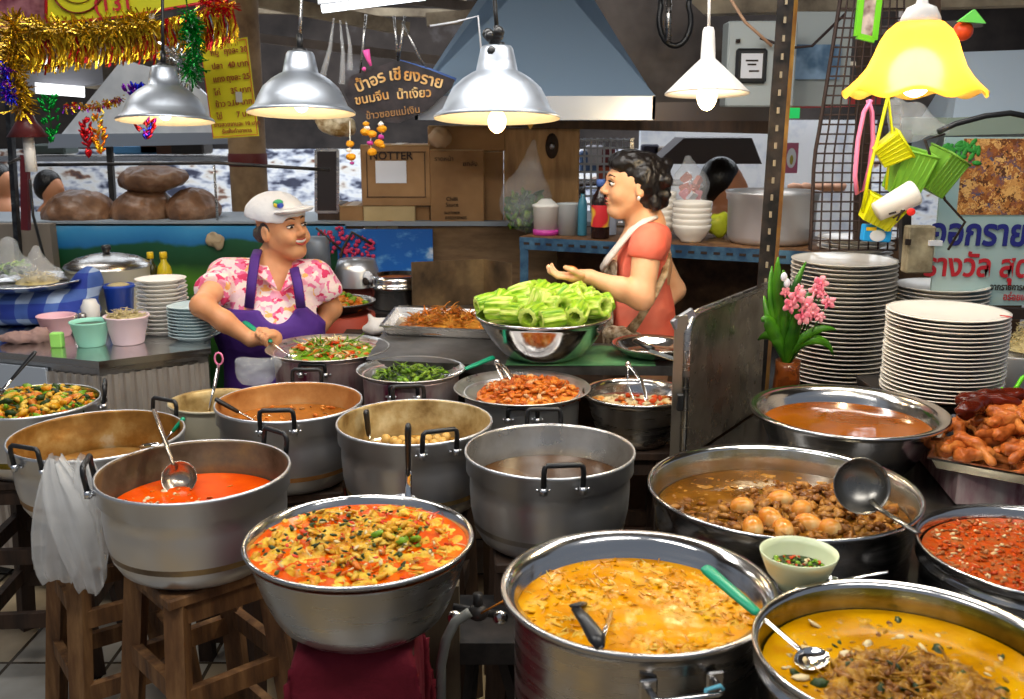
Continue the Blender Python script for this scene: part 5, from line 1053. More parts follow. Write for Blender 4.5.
# ---- main extraction hood
t = thing('extraction_hood', 'large blue-grey stainless extraction hood over the middle of the stall', 'hood', (.3, 4.2, 1.6))
Yf = 3.95; zb_ = PY(560, 120, Yf).z; zl = PY(560, 96, Yf).z
xl = PY(415, 120, Yf).x; xr = PY(655, 120, Yf).x; yb_ = 5.0
zt_ = PY(540, 0, 4.35).z+.25
tl = PY(508, 0, 4.35); tr = PY(574, 0, 4.35); k_ = .25/(tl.z-zl)
F1 = Vector((xl, Yf, zl)); F2 = Vector((xr, Yf, zl)); T1 = Vector((tl.x+.02, 4.40, zt_)); T2 = Vector((tr.x, 4.40, zt_))
sl_l = Vector((PY(415, 95, Yf).x, Yf, zl))
mb = MB(); mb.slab([sl_l, F2, tr+(tr-F2)*k_, tl+(tl-F1)*k_], -.01); mb.build('front_slope', hoodm, t)
B1 = Vector((xl, yb_, zl)); B2 = Vector((xr+.02, yb_, zl)); TB2 = Vector((tr.x, 4.8, zt_)); TF2 = tr+(tr-F2)*k_; TF1 = tl+(tl-F1)*k_; TB1 = Vector((tl.x, 4.8, zt_))
mb = MB(); mb.slab([F2, B2, TB2, TF2], -.01); mb.build('side_slope', hoodm, t)
mb = MB(); mb.slab([B1, sl_l, TF1, TB1], -.01); mb.build('side_slope', hoodm, t)
mb = MB(); mb.slab([Vector((xl, Yf, zb_)), Vector((xr, Yf, zb_)), F2, sl_l], -.012); mb.slab([Vector((xr, Yf, zb_)), Vector((xr, yb_, zb_)), B2, F2], -.012); mb.slab([Vector((xl, yb_, zb_)), Vector((xl, Yf, zb_)), sl_l, B1], -.012); mb.build('edge_band', hoodedge, t)
mb = MB(); mb.box(((xl+xr)/2, (Yf+yb_)/2, zb_+.02), (xr-xl-.05, yb_-Yf-.05, .01)); mb.build('inner_panel', darksteel, t)
# second darker hood to the right
t = thing('dark_hood', 'dark brown-grey extraction hood behind the white conical lamp', 'hood', (1.0, 4.8, 1.6))
dk = mat('dark_hood_steel', sc((66, 58, 56)), .45, .5, mix=(3, 4, [(.3, sc((48, 42, 40))), (.7, sc((92, 84, 80)))]))
Yd = 4.6; mb = MB(); mb.slab([PY(600, 108, Yd), PY(770, 104, Yd), PY(768, 76, Yd), PY(676, -12, Yd), PY(585, -12, Yd)], -.03); mb.build('slope', dk, t)
mb = MB(); mb.slab([PY(600, 122, Yd-.02), PY(776, 122, Yd-.02), PY(776, 101, Yd-.02), PY(600, 103, Yd-.02)], -.6); mb.build('edge_band', mat('grey_band', sc((110, 100, 96)), .4, .6), t)
mb = MB(); mb.slab([PY(498, 127, 4.3), PY(770, 134, 4.3), PY(770, 121, 4.3), PY(498, 121, 4.3)], -.4); single(mb, 'dark_beam', wood_d, 'dark beam under the extraction hoods', 'beam')
t = thing('third_hood', 'low charcoal hood behind the head of the woman in the coral shirt', 'hood', PY(720, 150, 5.4)); mb = MB(); mb.slab([PY(655, 164, 5.4), PY(762, 164, 5.4), PY(752, 138, 5.4), PY(684, 138, 5.4)], -.3); mb.build('slope', mat('charcoal', sc((84, 76, 78)), .6), t)
mb = MB(); mb.tube([PY(660, -5, 4.4)]+[PY(675+16*math.cos(a), 20+26*math.sin(a), 4.4) for a in [PI+.5-i*.35 for i in range(13)]]+[PY(690, -8, 4.4)], .012, 8); single(mb, 'hose_loop', blackp, 'black hose looped in front of the dark hood', 'hose')
mb = MB(); mb.tube([PY(669, -5, 4.35), PY(668, 42, 4.35)], .012, 8); single(mb, 'grey_pipe', steel_d, 'short grey pipe beside the looped black hose', 'pipe')
# control box
t = thing('control_box', 'light grey electrical box with a black-framed meter behind the black post', 'box', PY(758, 65, 4.2))
gy = mat('grey_box_paint', sc((168, 176, 176)), .5); mb = MB(); c0 = PY(758, 65, 4.2); mb.box(c0, (.275, .12, .33), (0, 0, 0), bev=.006); mb.build('box_body', gy, t)
mb = MB(); q = PY(751, 66, 4.13); mb.box(q, (.125, .02, .135), bev=.02); fr = mb.build('meter_frame', blackp, t); mb = MB(); mb.box(q+Vector((0, -.011, 0)), (.085, .004, .095)); mb.build('meter_face', paper, fr)
text_mesh('meter_text', 'MWh\n888\n0.88', .022, ink, fr, Matrix.Translation(q+Vector((0, -.0145, 0))) @ Matrix.Rotation(PI/2, 4, 'X')) if False else None
mb = MB(); [mb.box(q+Vector((x, -.0135, z)), (w, .001, .007)) for x, z, w in ((-.0, .02, .05), (0, .005, .035), (.01, -.02, .04))]; mb.build('meter_marks', ink, fr)
mb = MB(); mb.box(PY(738, 41, 4.135), (.016, .012, .014)); mb.build('switch', ink, t)
t = thing('wall_cabinet', 'grey cabinet with a blue window panel right of the black post', 'cabinet', PY(815, 60, 4.3)); c0 = PY(815, 60, 4.4); mb = MB(); mb.box(c0, (.27, .1, .38)); mb.build('cabinet_body', gy, t); mb = MB(); mb.box(PY(814, 62, 4.34), (.22, .01, .14)); mb.build('window_panel', mat('blue_panel', sc((110, 140, 170)), .2, mix=(8, 3, [(.4, sc((90, 120, 150))), (.6, sc((150, 180, 210)))])), t)
def wire(label, pts, r, mt, Y, name='cable', cat='cable'): mb = MB(); mb.tube([PY(a, b_, Y) for a, b_ in pts], r, 6); single(mb, name, mt, label, cat)
wire('dark cable sagging in front of the grey cabinet', [(760, 38), (790, 48), (812, 46), (845, 14)], .006, mat('brown_cable', sc((50, 36, 34)), .6), 4.1)
wire('pale cord running diagonally to the black post', [(728, -5), (745, 22), (772, 46)], .006, mat('beige_cord', sc((190, 150, 120)), .6), 3.9)
wire('black cable arching in front of the food poster', [(938, 132), (955, 124), (985, 116), (1010, 113), (1030, 117)], .009, blackp, 2.95)
wire('thin dark cord crossing the poster downwards', [(945, 134), (925, 140), (945, 200), (965, 222), (948, 250)], .004, ink, 3.0)
wire('white cord swagging from the fluorescent tube', [(430, 26), (455, 22), (478, 16), (482, 60)], .004, paper, 3.8)
# ---- boxes
def cbox(label, px0, px1, py0, py1, Y, D, mt=cardboard, rot=0, ylb=None, name='cardboard_box'):
    a = PY(px0, py1, Y); b_ = PY(px1, py0, Y); w = b_.x-a.x; h = b_.z-a.z; c0 = Vector(((a.x+b_.x)/2, Y+D/2, (a.z+b_.z)/2)); t = thing(name, label, 'box', (c0.x, c0.y, a.z))
    mb = MB(); mb.box(c0, (w, D, h), (0, 0, R(rot)), bev=.004); mb.build('box_body', mt, t); mb = MB(); mb.box((c0.x, Y-.0015, b_.z-.0), (w*.98, .003, .004)); mb.box((c0.x, c0.y, b_.z+.001), (.05, D, .002)); mb.build('tape', mat('tape', sc((170, 140, 96)), .3), t)
    return t, a, b_
zt0 = 1.14
t, a, b_ = cbox('brown cardboard box with a white label left of the sign flowers', 362, 430, 145, 206, 4.62, .34)
mb = MB(); q = PY(391, 172, 4.615); mb.box(q, (.14, .002, .10)); mb.build('paper_label', paper, t)
text_mesh('lettering', 'NOTTER', .05, ink, t, Matrix.Translation(PY(391, 156, 4.612)) @ Matrix.Rotation(PI/2, 4, 'X'), sx=1, bold=.0008)
mb = MB()
for z in (1, -1): mb.box(PY(396, 152 if z > 0 else 197, 4.615), (.27, .002, .003))
for x in (367, 425): mb.box(PY(x, 175, 4.615), (.003, .002, .2))
mb.build('printed_frame', ink, t)
t, a, b_ = cbox('pale low cardboard box under the labelled box', 364, 415, 203, 229, 4.63, .3, cardboard2)
mb = MB(); mb.tube([PY(390+14*math.cos(u), 230-9*math.sin(u), 4.625) for u in [i*PI/10 for i in range(11)]], .0025, 5); mb.build('printed_arc', mat('orange_print', sc((190, 110, 60)), .6), t)
cbox('small brown box filling the gap beside the pale low box', 416, 430, 207, 229, 4.66, .25)
t, a, b_ = cbox('tall brown cardboard box with printed lines beside the labelled box', 431, 484, 150, 229, 4.62, .32)
for i, (s_, y, x, sz) in enumerate((('ราดหน้า', 159, 444, .028), ('ยกลัง', 164, 470, .03), ('Chilli\nSauce', 202, 452, .026), ('0102030405', 218, 456, .020), ('06070809', 213, 452, .018))):
    text_mesh('lettering', s_, sz, ink, t, Matrix.Translation(PY(x, y, 4.614)) @ Matrix.Rotation(PI/2, 4, 'X'))
cbox('brown cardboard box right of the tall printed box', 484, 503, 152, 229, 4.66, .3)
t, a, b_ = cbox('wide brown cardboard box on top of the tall box', 428, 505, 126, 151, 4.64, .3)
mb = MB(); solid([E3(PY(440, 138, 4.6), (.05, .04, .05), None, .02)], 'crumpled_top', mat('torn_card', sc((170, 140, 108)), .8), t, .008, disp=wrinkle(.01, 20, 6))
cbox('small brown box under the left end of the labelled box', 340, 363, 206, 229, 4.64, .25)
cbox('dark box behind the hanging marigolds', 318, 340, 205, 229, 4.66, .25, wood_d)
# metal framed window behind the lamp
t = thing('metal_frame', 'thin grey metal frame with dark glass left of the cardboard boxes', 'frame', PY(328, 190, 4.66)); mb = MB()
q = [PY(316, 212, 4.66), PY(338, 212, 4.66), PY(338, 150, 4.66), PY(316, 150, 4.66)]
for i in range(4): mb.beam(q[i], q[(i+1) % 4], .012)
mb.build('frame_bars', steel_d, t); mb = MB(); mb.slab(q, .004); mb.build('glass', mat('dark_glass', sc((50, 44, 42)), .15), t)
# carved board with dark oval
t = thing('wood_plank', 'varnished wooden board with a dark oval fitting above the bag of greens', 'board', PY(541, 190, 4.62)); pl = mat('varnished_plank', sc((172, 132, 78)), .45, mix=(5, 5, [(.3, sc((132, 92, 50))), (.7, sc((196, 154, 98)))]), stretch=(4, 4, .6)); mb = MB(); q0 = PY(504, 236, 4.66); q1 = PY(580, 128, 4.66); mb.box(((q0.x+q1.x)/2, 4.68, (q0.z+q1.z)/2), (q1.x-q0.x, .03, q1.z-q0.z), bev=.005); mb.build('board', pl, t)
mb = MB(); mb.ell(PY(552, 146, 4.655), (.030, .012, .058), n=20); ov = mb.build('oval_fitting', wood_d, t); mb = MB(); mb.ell(PY(552, 146, 4.64), (.011, .008, .016), n=12); mb.build('knob', steel_d, ov)
mb = MB(); mb.slab([PY(526, 121, 4.2), PY(530, 130, 4.2), PY(536, 121, 4.2)], .01); mb.build('bracket', mat('brass', sc((170, 130, 60)), .4, .6), t)
# bag of greens
c0 = PY(527, 205, 4.42); t = bagmesh([E3(c0+Vector((0, 0, -.0)), (.105, .08, .12), None, .05), CP(c0+Vector((0, 0, .05)), c0+Vector((.03, 0, .27)), .09, .012, .06), E3(c0+Vector((-.03, 0, .02)), (.08, .07, .1), None, .04)], 'greens_bag', 'clear plastic bag of leafy greens hanging at the end of the blue shelf', c0, clearbag, h=.008, seed=6)
t = thing('leafy_greens', 'leafy greens inside the hanging clear bag', 'greens', c0); mb = MB()
for i in range(110): mb.ell(c0+Vector((rnd.uniform(-.085, .07), rnd.uniform(-.05, .05), rnd.uniform(-.10, .05))), (rnd.uniform(.015, .03), .008, rnd.uniform(.01, .022)), (rnd.random()*3, rnd.random()*3, rnd.random()*3), 7, 5, mi=rnd.choice((0, 1, 1)), jit=.6)
mb.build('leaves', [green, fmat('leaf_green', [(.3, sc((34, 80, 24))), (.7, sc((90, 140, 50)))])], t, kind='stuff')

# ---- blue shelf and its goods
sa = Vector((PY(520, 236, 4.2).x, 4.2)); sb_ = Vector((PY(826, 252, 3.72).x, 3.70)); u_ = (sb_-sa).normalized(); v_ = Vector((-u_.y, u_.x)); Ls = (sb_-sa).length; zs = 1.120
bluesteel = mat('blue_painted_steel', sc((50, 88, 120)), .45, .3, mix=(12, 5, [(.4, sc((36, 68, 98))), (.7, sc((84, 124, 150)))]))
def SP(u, v, z): q = sa+u_*u+v_*v; return Vector((q.x, q.y, z))
t = thing('blue_shelf', 'blue slotted steel shelf behind the woman in the coral shirt', 'shelf', SP(Ls/2, .2, 0))
mb = MB(); mb.slab([SP(0, .0, zs-.022), SP(Ls, 0, zs-.022), SP(Ls, .5, zs-.022), SP(0, .5, zs-.022)], .02); mb.build('board', wood, t)
mb = MB(); mb.slab([SP(0, 0, zs-.055), SP(Ls, 0, zs-.055), SP(Ls, 0, zs-.004), SP(0, 0, zs-.004)], .006); fr = mb.build('front_rail', bluesteel, t)
mb = MB(); [mb.slab([SP(u, -.0065, zs-.034), SP(u+.025, -.0065, zs-.034), SP(u+.025, -.0065, zs-.024), SP(u, -.0065, zs-.024)], .002) for u in [i*.05+.02 for i in range(int(Ls/.05))]]; mb.build('slots', ink, fr, kind='stuff')
for u, v in ((.015, .01), (.015, .48), (Ls-.02, .01), (Ls-.02, .48)): mb = MB(); mb.beam(SP(u, v, 0), SP(u, v, zs-.02), .035); mb.build('leg', bluesteel, t)
mb = MB(); mb.slab([SP(0, .02, .45), SP(Ls, .02, .45), SP(Ls, .5, .45), SP(0, .5, .45)], .02); mb.build('board', wood_d, t)
def onshelf(px, py): q = PZ(px, py, zs); return Vector((q.x, q.y, zs))
def sat(px, v): # point on the shelf at pixel column px, v metres behind its front edge
    o = sa+v_*v; d = ray(px, 240); k = d.x/d.y; uu = (o.x-k*o.y)/(k*u_.y-u_.x); q = o+u_*uu; return Vector((q.x, q.y, zs))
p = sat(546, .10); t = simple('white_bucket', 'white plastic bucket with a magenta base on the blue shelf', 'bucket', p, [(0, .02), (.052, .02), (.056, .115), (.060, .118), (.060, .126), (.045, .13), (.02, .15), (0, .15)], whitecer, part='bucket_body'); mb = MB(); mb.lathe([(0, 0), (.056, 0), (.056, .022), (0, .022)], n=36); mb.build('base', mat('magenta_plastic', sc((190, 60, 150)), .4), t, world=False)
p = sat(568, .13); simple('clear_bucket', 'translucent bucket right of the white bucket on the blue shelf', 'bucket', p, [(0, 0), (.044, 0), (.050, .13), (.052, .132), (.046, .132), (.04, .01), (0, .006)], mat('translucent_plastic', sc((200, 205, 205)), .3, alpha=.8), part='bucket_body')
def sbot(label, px, v, h, r, bm, cm, lm=None, gap=None):
    p = sat(px, v); t = thing('sauce_bottle', label, 'bottle', p)
    mb = MB(); mb.lathe([(0, 0), (r*.95, 0), (r, .004), (r, h*.62), (r*.85, h*.72), (r*.42, h*.82), (r*.40, h*.9), (0, h*.9)], n=24); mb.build('bottle_body', bm, t, world=False)
    mb = MB(); mb.lathe([(0, h), (r*.45, h), (r*.5, h*.99), (r*.5, h*.88), (0, h*.88)], n=20); mb.build('cap', cm, t, world=False)
    if lm: mb = MB(); mb.lathe([(r*1.01, h*.2), (r*1.02, h*.21), (r*1.02, h*.56), (r*1.01, h*.57)], n=24); mb.build('label_band', lm, t, world=False)
tealb = mat('teal_bottle', sc((60, 120, 140)), .25); sbot('slim teal bottle left of the red and yellow bottle', 582, .12, .20, .020, tealb, blackp)
sbot('bottle with a red, yellow and blue label near the face of the woman in coral', 600, .06, .24, .038, mat('dark_sauce', sc((40, 24, 22)), .2), mat('blue_cap', sc((90, 120, 190)), .4), mat('red_yellow_label', sc((220, 50, 40)), .5, mix=(9, 1, [(.45, sc((214, 44, 50))), (.5, sc((240, 190, 50))), (.6, sc((70, 90, 180)))])))
sbot('pale bottle behind the red and yellow bottle', 609, .2, .22, .03, mat('pale_bottle', sc((170, 180, 200)), .3), whitecer)
def cup_stack(label, px, v, r, n, mt, dz=.024, h=.07):
    p = sat(px, v)
    mb = MB(); mb.lathe([(0, .004), (r*.45, .004), (r*.48, 0), (r*.52, 0), (r*.54, .006), (r*.8, h*.4), (r*.96, h*.8), (r, h), (r*.97, h), (r*.9, h*.8), (r*.74, h*.42), (r*.4, .012), (0, .010)], n=40)
    o0 = mb.build('white_bowl', mt)
    for i in range(n):
        o = o0 if i == 0 else o0.copy()
        if i: C.objects.link(o)
        o.location = (p.x, p.y, zs+i*dz); tag(o, ('white bowl in the '+label) if i < n-1 else 'topmost white bowl of the '+label, 'bowl', label)
cup_stack('bowl stack behind the head of the woman in coral', 660, .16, .062, 6, whitepl)
cup_stack('bowl stack left of the big aluminium pot', 691, .10, .079, 5, whitepl, .0225, .07)
t = thing('packet_bag', 'clear bag with white and pink contents above the bowl stacks', 'bag', sat(690, .32)); p = sat(688, .3); solid([E3(p+Vector((0, 0, .20)), (.07, .05, .09), None, .04), CP(p+Vector((0, 0, .2)), p+Vector((-.02, 0, .33)), .05, .01, .05), CP(p, p+Vector((0, 0, .2)), .05, .06, .04)], 'bag_film', clearbag, t, .008, disp=wrinkle(.01, 18, 7))
mb = MB(); [mb.box(p+Vector((rnd.uniform(-.05, .05), rnd.uniform(-.02, .02), rnd.uniform(.05, .25))), (.03, .02, .04), (rnd.random(), rnd.random(), rnd.random()), mi=i % 3) for i in range(18)]; mb.build('contents', [paper, mat('pink_paper', sc((225, 150, 160)), .7), mat('brick_packet', sc((190, 110, 90)), .7)], t, kind='stuff')
p = sat(770, .21)
t = thing('large_pot', 'big dull aluminium pot on the right end of the blue shelf', 'pot', p)
mb = MB(); Rb = .178; mb.lathe([(0, 0), (Rb*.86, 0), (Rb*.93, .012), (Rb*.955, .03), (Rb*.965, .165), (Rb*1.0, .17), (Rb*1.005, .19), (Rb*1.03, .195), (Rb*1.03, .203), (Rb*.96, .203), (Rb*.93, .18), (Rb*.92, .02), (0, .01)], n=64); mb.build('pot_body', mat('dull_aluminium', (.66, .66, .68), .48, .8, rough_var=.06), t, world=False)
far_person('person with black hair half hidden behind the big aluminium pot', 724, 182, 4.95, 46, mat('dark_shirt', sc((60, 46, 44)), .8), 1)
p = sat(717, .3); mb = MB(); mb.ell(p+Vector((0, 0, .05)), (.05, .03, .05), jit=.4); single(mb, 'yellow_packet', mat('lime_packet', sc((200, 210, 50)), .5), 'lime yellow packet between the bowls and the big aluminium pot', 'packet')
# grid of windows/wire behind, coloured
mb = MB(); q0 = PY(578, 128, 5.2); q1 = PY(632, 230, 5.2)
t = thing('wire_grille', 'white wire grille behind the bottles on the blue shelf', 'grille', PY(600, 180, 5.2))
for i in range(9): px = 578+i*6.5; mb.tube([PY(px, 138, 5.2), PY(px, 235, 5.2)], .006, 5)
for i in range(12): py = 140+i*8; mb.tube([PY(576, py, 5.2), PY(634, py, 5.2)], .006, 5)
mb.build('wires', mat('white_wire', sc((200, 205, 215)), .5), t, kind='stuff')
for px in (577, 632): mb = MB(); mb.beam(Vector((PY(px, 186, 5.2).x, 5.2, 0)), PY(px, 138, 5.2), .02); mb.build('side_post', steel_d, t)
for i in range(7):
    px, py = 588+rnd.random()*90, 150+rnd.random()*25; q = PY(px, py, 5.8); mb = MB(); mb.box(q, (.10, .08, .12), bev=.01)
    single(mb, 'far_packet', mat('far_packet_%d' % i, sc([(200, 90, 60), (90, 120, 170), (210, 200, 190), (60, 60, 80), (190, 150, 80), (120, 50, 60), (220, 220, 230)][i]), .6), 'blurred '+['orange', 'blue', 'cream', 'dark', 'tan', 'maroon', 'pale'][i]+' packet on the stall behind the wire grille', 'packet')
t = thing('far_shelf', 'thin dark shelf holding packets behind the wire grille', 'shelf', PY(634, 178, 5.8)); mb = MB(); mb.slab([PY(575, 186, 5.7), PY(700, 186, 5.7), PY(700, 181, 5.9), PY(575, 181, 5.9)], .01); mb.build('board', wood_d, t)
for px in (580, 695): mb = MB(); mb.beam(Vector((PY(px, 186, 5.8).x, 5.8, 0)), PY(px, 184, 5.8), .03); mb.build('leg', wood_d, t)
t = thing('far_counter', 'bright white counter of the stall across the aisle', 'counter', PY(800, 180, 7)); mb = MB(); q0 = PY(640, 200, 7.2); q1 = PY(880, 120, 7.2); mb.box(((q0.x+q1.x)/2, 7.3, (q1.z)/2), (q1.x-q0.x, .1, q1.z)); mb.build('front', mat('white_stall', sc((226, 230, 240)), .5, mix=(4, 5, [(.3, sc((200, 208, 225))), (.5, sc((246, 248, 252)))])), t)
t = thing('notice_sign', 'small pink-framed notice with a bottle picture right of the black post', 'sign', PY(791, 158, 4.6)); q = PY(791, 158, 4.6); mb = MB(); mb.box(q, (.062, .008, .135), bev=.002); mb.build('panel', mat('mauve_print', sc((170, 90, 120)), .6), t); mb = MB(); mb.ell(q+Vector((0, -.006, 0)), (.022, .003, .045), n=20); mb.build('white_oval', paper, t); mb = MB(); mb.ell(q+Vector((0, -.010, -.008)), (.008, .002, .022), n=10); mb.build('picture', mat('olive_print', sc((160, 150, 60)), .6), t)
t = thing('exit_sign', 'small green lit sign right of the black post', 'sign', PY(791, 113, 5)); mb = MB(); mb.box(PY(792, 113, 5), (.07, .02, .05)); mb.build('lit_panel', mat('green_glow', sc((60, 210, 110)), .5, emit=(sc((40, 200, 100)), .8)), t)
mb = MB(); mb.beam(PY(775, 104, 5.5), PY(880, 101, 5.5), .03, .05); single(mb, 'red_awning_bar', mat('red_bar', sc((220, 80, 80)), .5), 'red bar across the bright gap right of the black post', 'bar')
t = thing('bread_goods', 'brown bread-like goods on the far white counter', 'goods', PY(812, 186, 6.8)); mb = MB(); [mb.ell(PY(795+i*11, 187, 6.8), (.05, .04, .03), jit=.3) for i in range(5)]; mb.build('goods', mat('bready', sc((190, 140, 110)), .7), t, kind='stuff')

# stove shield, back pots
t = thing('stove_shield', 'sooty folded metal wind shield behind the tray of fried shreds', 'screen', PY(460, 300, 4.2))
A = PY(411, 262, 4.17); B = PY(484, 259, 4.4); Cc = PY(505, 263, 4.17); z0 = .80
rusty = mat('rusty_sooty_sheet', sc((100, 84, 60)), .6, .2, mix=(3.5, 6, [(.3, sc((34, 26, 20))), (.5, sc((110, 88, 62))), (.72, sc((164, 136, 92)))]))
mb = MB(); mb.slab([Vector((A.x, A.y, z0)), Vector((B.x, B.y, z0)), B, A], .006); mb.build('left_sheet', rusty, t)
mb = MB(); mb.slab([Vector((B.x, B.y, z0)), Vector((Cc.x+.03, Cc.y, z0)), Cc+Vector((.03, 0, 0)), B], .006); mb.build('right_sheet', rusty, t)
t = thing('back_stove', 'dark stove counter behind the prep table', 'counter', (-.2, 4.3, 0)); mb = MB(); mb.box((-.475, 4.35, .77), (.95, .42, .06)); mb.build('top', blackm, t); mb = MB(); mb.box((-.475, 4.36, .38), (.9, .36, .74)); mb.build('cabinet', darksteel, t)
alu_x = PY(396, 300, 4.25).x
t = thing('stock_pot', 'tall steel pot with a food-stained rim in front of the cloud mural', 'pot', (alu_x, 4.28, .80)); mb = MB(); mb.lathe([(0, 0), (.11, 0), (.118, .01), (.122, .14), (.13, .145), (.13, .165), (.124, .17), (.12, .2), (.125, .235), (.11, .235), (.11, .02), (0, .01)], n=48); mb.build('pot_body', steel, t, world=False)
mb = MB(); mb.lathe([(0, .21), (.112, .205), (.112, .2), (0, .2)], n=36); mb.build('cooked_edge', orangefry, t, world=False); t.scale = (.9, .9, .62)
t = thing('upturned_pan', 'grey dented pan upside down in front of the cloud mural', 'pan', (PY(357, 275, 4.35).x, 4.35, .886)); px_ = PY(357, 275, 4.35); mb = MB(); mb.lathe([(.10, 0), (.095, .07), (.08, .115), (0, .12), (0, .115), (.075, .11), (.09, .0)], (px_.x, 4.35, .886), 40); mb.build('pan_body', alu, t)
mb = MB(); mb.ell(PY(368, 277, 4.26), (.022, .012, .026), n=14); mb.ell(PY(366, 281, 4.255), (.015, .01, .02), mi=1, n=12); mb.build('stuck_label', [paper, ink], t)
t = thing('pan_crate', 'grey crate under the upturned pan', 'crate', (px_.x, 4.38, .80)); mb = MB(); mb.box((px_.x, 4.38, .843), (.2, .14, .085), bev=.005); mb.build('crate_body', mat('red_grey', sc((150, 70, 60)), .6), t)
rt = Vector((PY(340, 320, 4.0).x, 3.985, .74))
t = thing('terracotta_stove', 'terracotta red round stove beside the smiling cook', 'stove', (rt.x, rt.y, 0)); mb = MB(); mb.lathe([(0, .0), (.10, 0), (.13, .30), (.135, .68), (.145, .69), (.145, .83), (.12, .835), (.11, .7), (0, .68)], (rt.x, rt.y, 0), 40); mb.build('stove_body', mat('terracotta', sc((170, 66, 46)), .6), t)
bowl('dark pan of orange food on the terracotta stove', rt.x, rt.y, .883, .15, .045, .09, steel_d, blackm, name='small_pan', cat='pan')
heap('orange_food', 'orange and green food in the dark pan on the terracotta stove', (rt.x, rt.y), .12, .862, .03, [orangefry, green, yelchunk], orangefry, 80, (.012, .02), (1.1, .9, .7), (0, 0, 2, 1))
t = thing('tin_container', 'grey dented container right of the cook with the white cap', 'container', PY(321, 250, 4.3)); q = PY(318, 255, 4.3); mb = MB(); mb.lathe([(0, .08), (.035, .08), (.05, .06), (.055, -.08), (0, -.08)], q, 32); mb.build('container_body', mat('grey_tin', sc((110, 118, 128)), .5, .4), t)
t = thing('container_stand', 'dark stand under the grey dented container', 'stand', (q.x, q.y, 0)); mb = MB(); mb.box((q.x, q.y+.02, (q.z-.08)/2), (.14, .14, q.z-.08)); mb.build('stand_body', wood_d, t)
# ================================================================ lamps
lampin = mat('warm_white_enamel', sc((250, 236, 205)), .4)
bulbm = mat('bulb_glow', (1, .8, .5), .5, emit=((1, .72, .38), 6))
def pt_light(name, loc, e, col, r=.03):
    l = bpy.data.lights.new(name, 'POINT'); l.energy = e; l.color = col; l.shadow_soft_size = r; o = bpy.data.objects.new(name, l); C.objects.link(o); o.location = loc; return o
def dome_lamp(label, px, py, Y, wpx, cord, group='aluminium dome lamps', bulb=False, rodm=blackp):
    c0 = PY(px, py, Y); Rl_ = wpx/2*((c0-EYE).dot(FW))/1000; H_ = .19*Rl_/.18; t = thing('dome_lamp', label, 'lamp', c0, group)
    u = Rl_; pr = [(u, -.004), (u*1.005, 0), (u*.97, .006), (u*.86, .020), (u*.80, .045), (u*.70, .078), (u*.54, .103), (u*.40, .118), (u*.33, .124), (u*.30, .150), (u*.26, .182), (u*.23, .19), (0, .19)]
    pi_ = [(0, .18), (u*.22, .175), (u*.29, .12), (u*.52, .098), (u*.68, .073), (u*.78, .040), (u*.84, .016), (u*.96, .0), (u, -.004)]
    mb = MB(); mb.lathe(pr[::-1], n=56, mis=[0]*(len(pr)-1)); mb.build('lamp_shade', spun, t, world=False)
    mb = MB(); mb.lathe([(r, z-.0015) for r, z in pi_], n=56); mb.build('shade_lining', lampin, t, world=False)
    mb = MB(); mb.lathe([(0, .205), (.022, .2), (.026, .185), (0, .185)], n=20); mb.tube([(0, 0, .20), (0, 0, .245)], .010, 8); mb.build('cap', blackp, t, world=False)
    tp = PY(cord, -8, Y)-c0; mb = MB(); mb.tube([Vector((0, 0, .235)), tp.lerp(Vector((0, 0, .235)), .5), tp, tp*1+Vector((0, 0, .5))], .006, 8); mb.build('cord', rodm, t, world=False)
    mb = MB(); bz = .03 if not bulb else -.012; mb.ell((0, 0, bz), (.026, .026, .032), n=20, m=12); mb.lathe([(0, .1), (.016, .1), (.016, bz+.02), (0, bz+.02)], n=14); mb.build('bulb', bulbm, t, world=False)
    t.rotation_euler = (R(-6), 0, 0)
    pt_light('lamp_bulb_light', c0+Vector((0, 0, bz-.045)), 1.6, (1, .78, .5), .03)
    return t
dome_lamp('leftmost aluminium dome lamp hanging before the tinsel', 165.5, 120, 3.75, 95, 158)
dome_lamp('aluminium dome lamp between the yellow sign and the black sign', 301.5, 112, 3.35, 107, 299, rodm=steel_d)
dome_lamp('nearest and largest aluminium dome lamp, in front of the extraction hood', 497, 117, 2.85, 126, 494, bulb=True)
c0 = PY(494, 43, 2.85); mb = MB(); [mb.ell(c0+Vector((rnd.uniform(-.02, .02), rnd.uniform(-.02, .02), rnd.uniform(-.04, .04))), .016, n=8, m=6) for _ in range(9)]; single(mb, 'cord_knot', blackp, 'knotted black cord above the nearest dome lamp', 'cord')
# white conical lamp
c0 = PY(707, 93, 3.1); Rl_ = .126; t = thing('cone_lamp', 'white conical lamp with a glowing bulb', 'lamp', c0)
wl = mat('white_enamel', sc((225, 220, 214)), .35)
mb = MB(); mb.lathe([(0, .19), (.014, .19), (.018, .18), (.021, .135), (.022, .10), (.04, .083), (.08, .045), (Rl_, .0), (Rl_, -.004), (.078, .040), (.038, .078), (.015, .09), (0, .09)], n=56); mb.build('lamp_shade', wl, t, world=False)
mb = MB(); tp = PY(711, -8, 3.1)-c0; mb.tube([(0, 0, .185), tp*.6+Vector((0, 0, .08)), tp+Vector((0, 0, .5))], .005, 8); mb.build('cord', wl, t, world=False)
mb = MB(); mb.ell((0, 0, -.008), (.030, .030, .044), n=24, m=14); mb.build('bulb', mat('bright_bulb_glow', (1, .8, .5), .5, emit=((1, .80, .45), 14)), t, world=False)
t.rotation_euler = (R(-5), 0, 0); pt_light('cone_lamp_light', c0+Vector((0, 0, -.07)), 5, (1, .78, .48), .035)
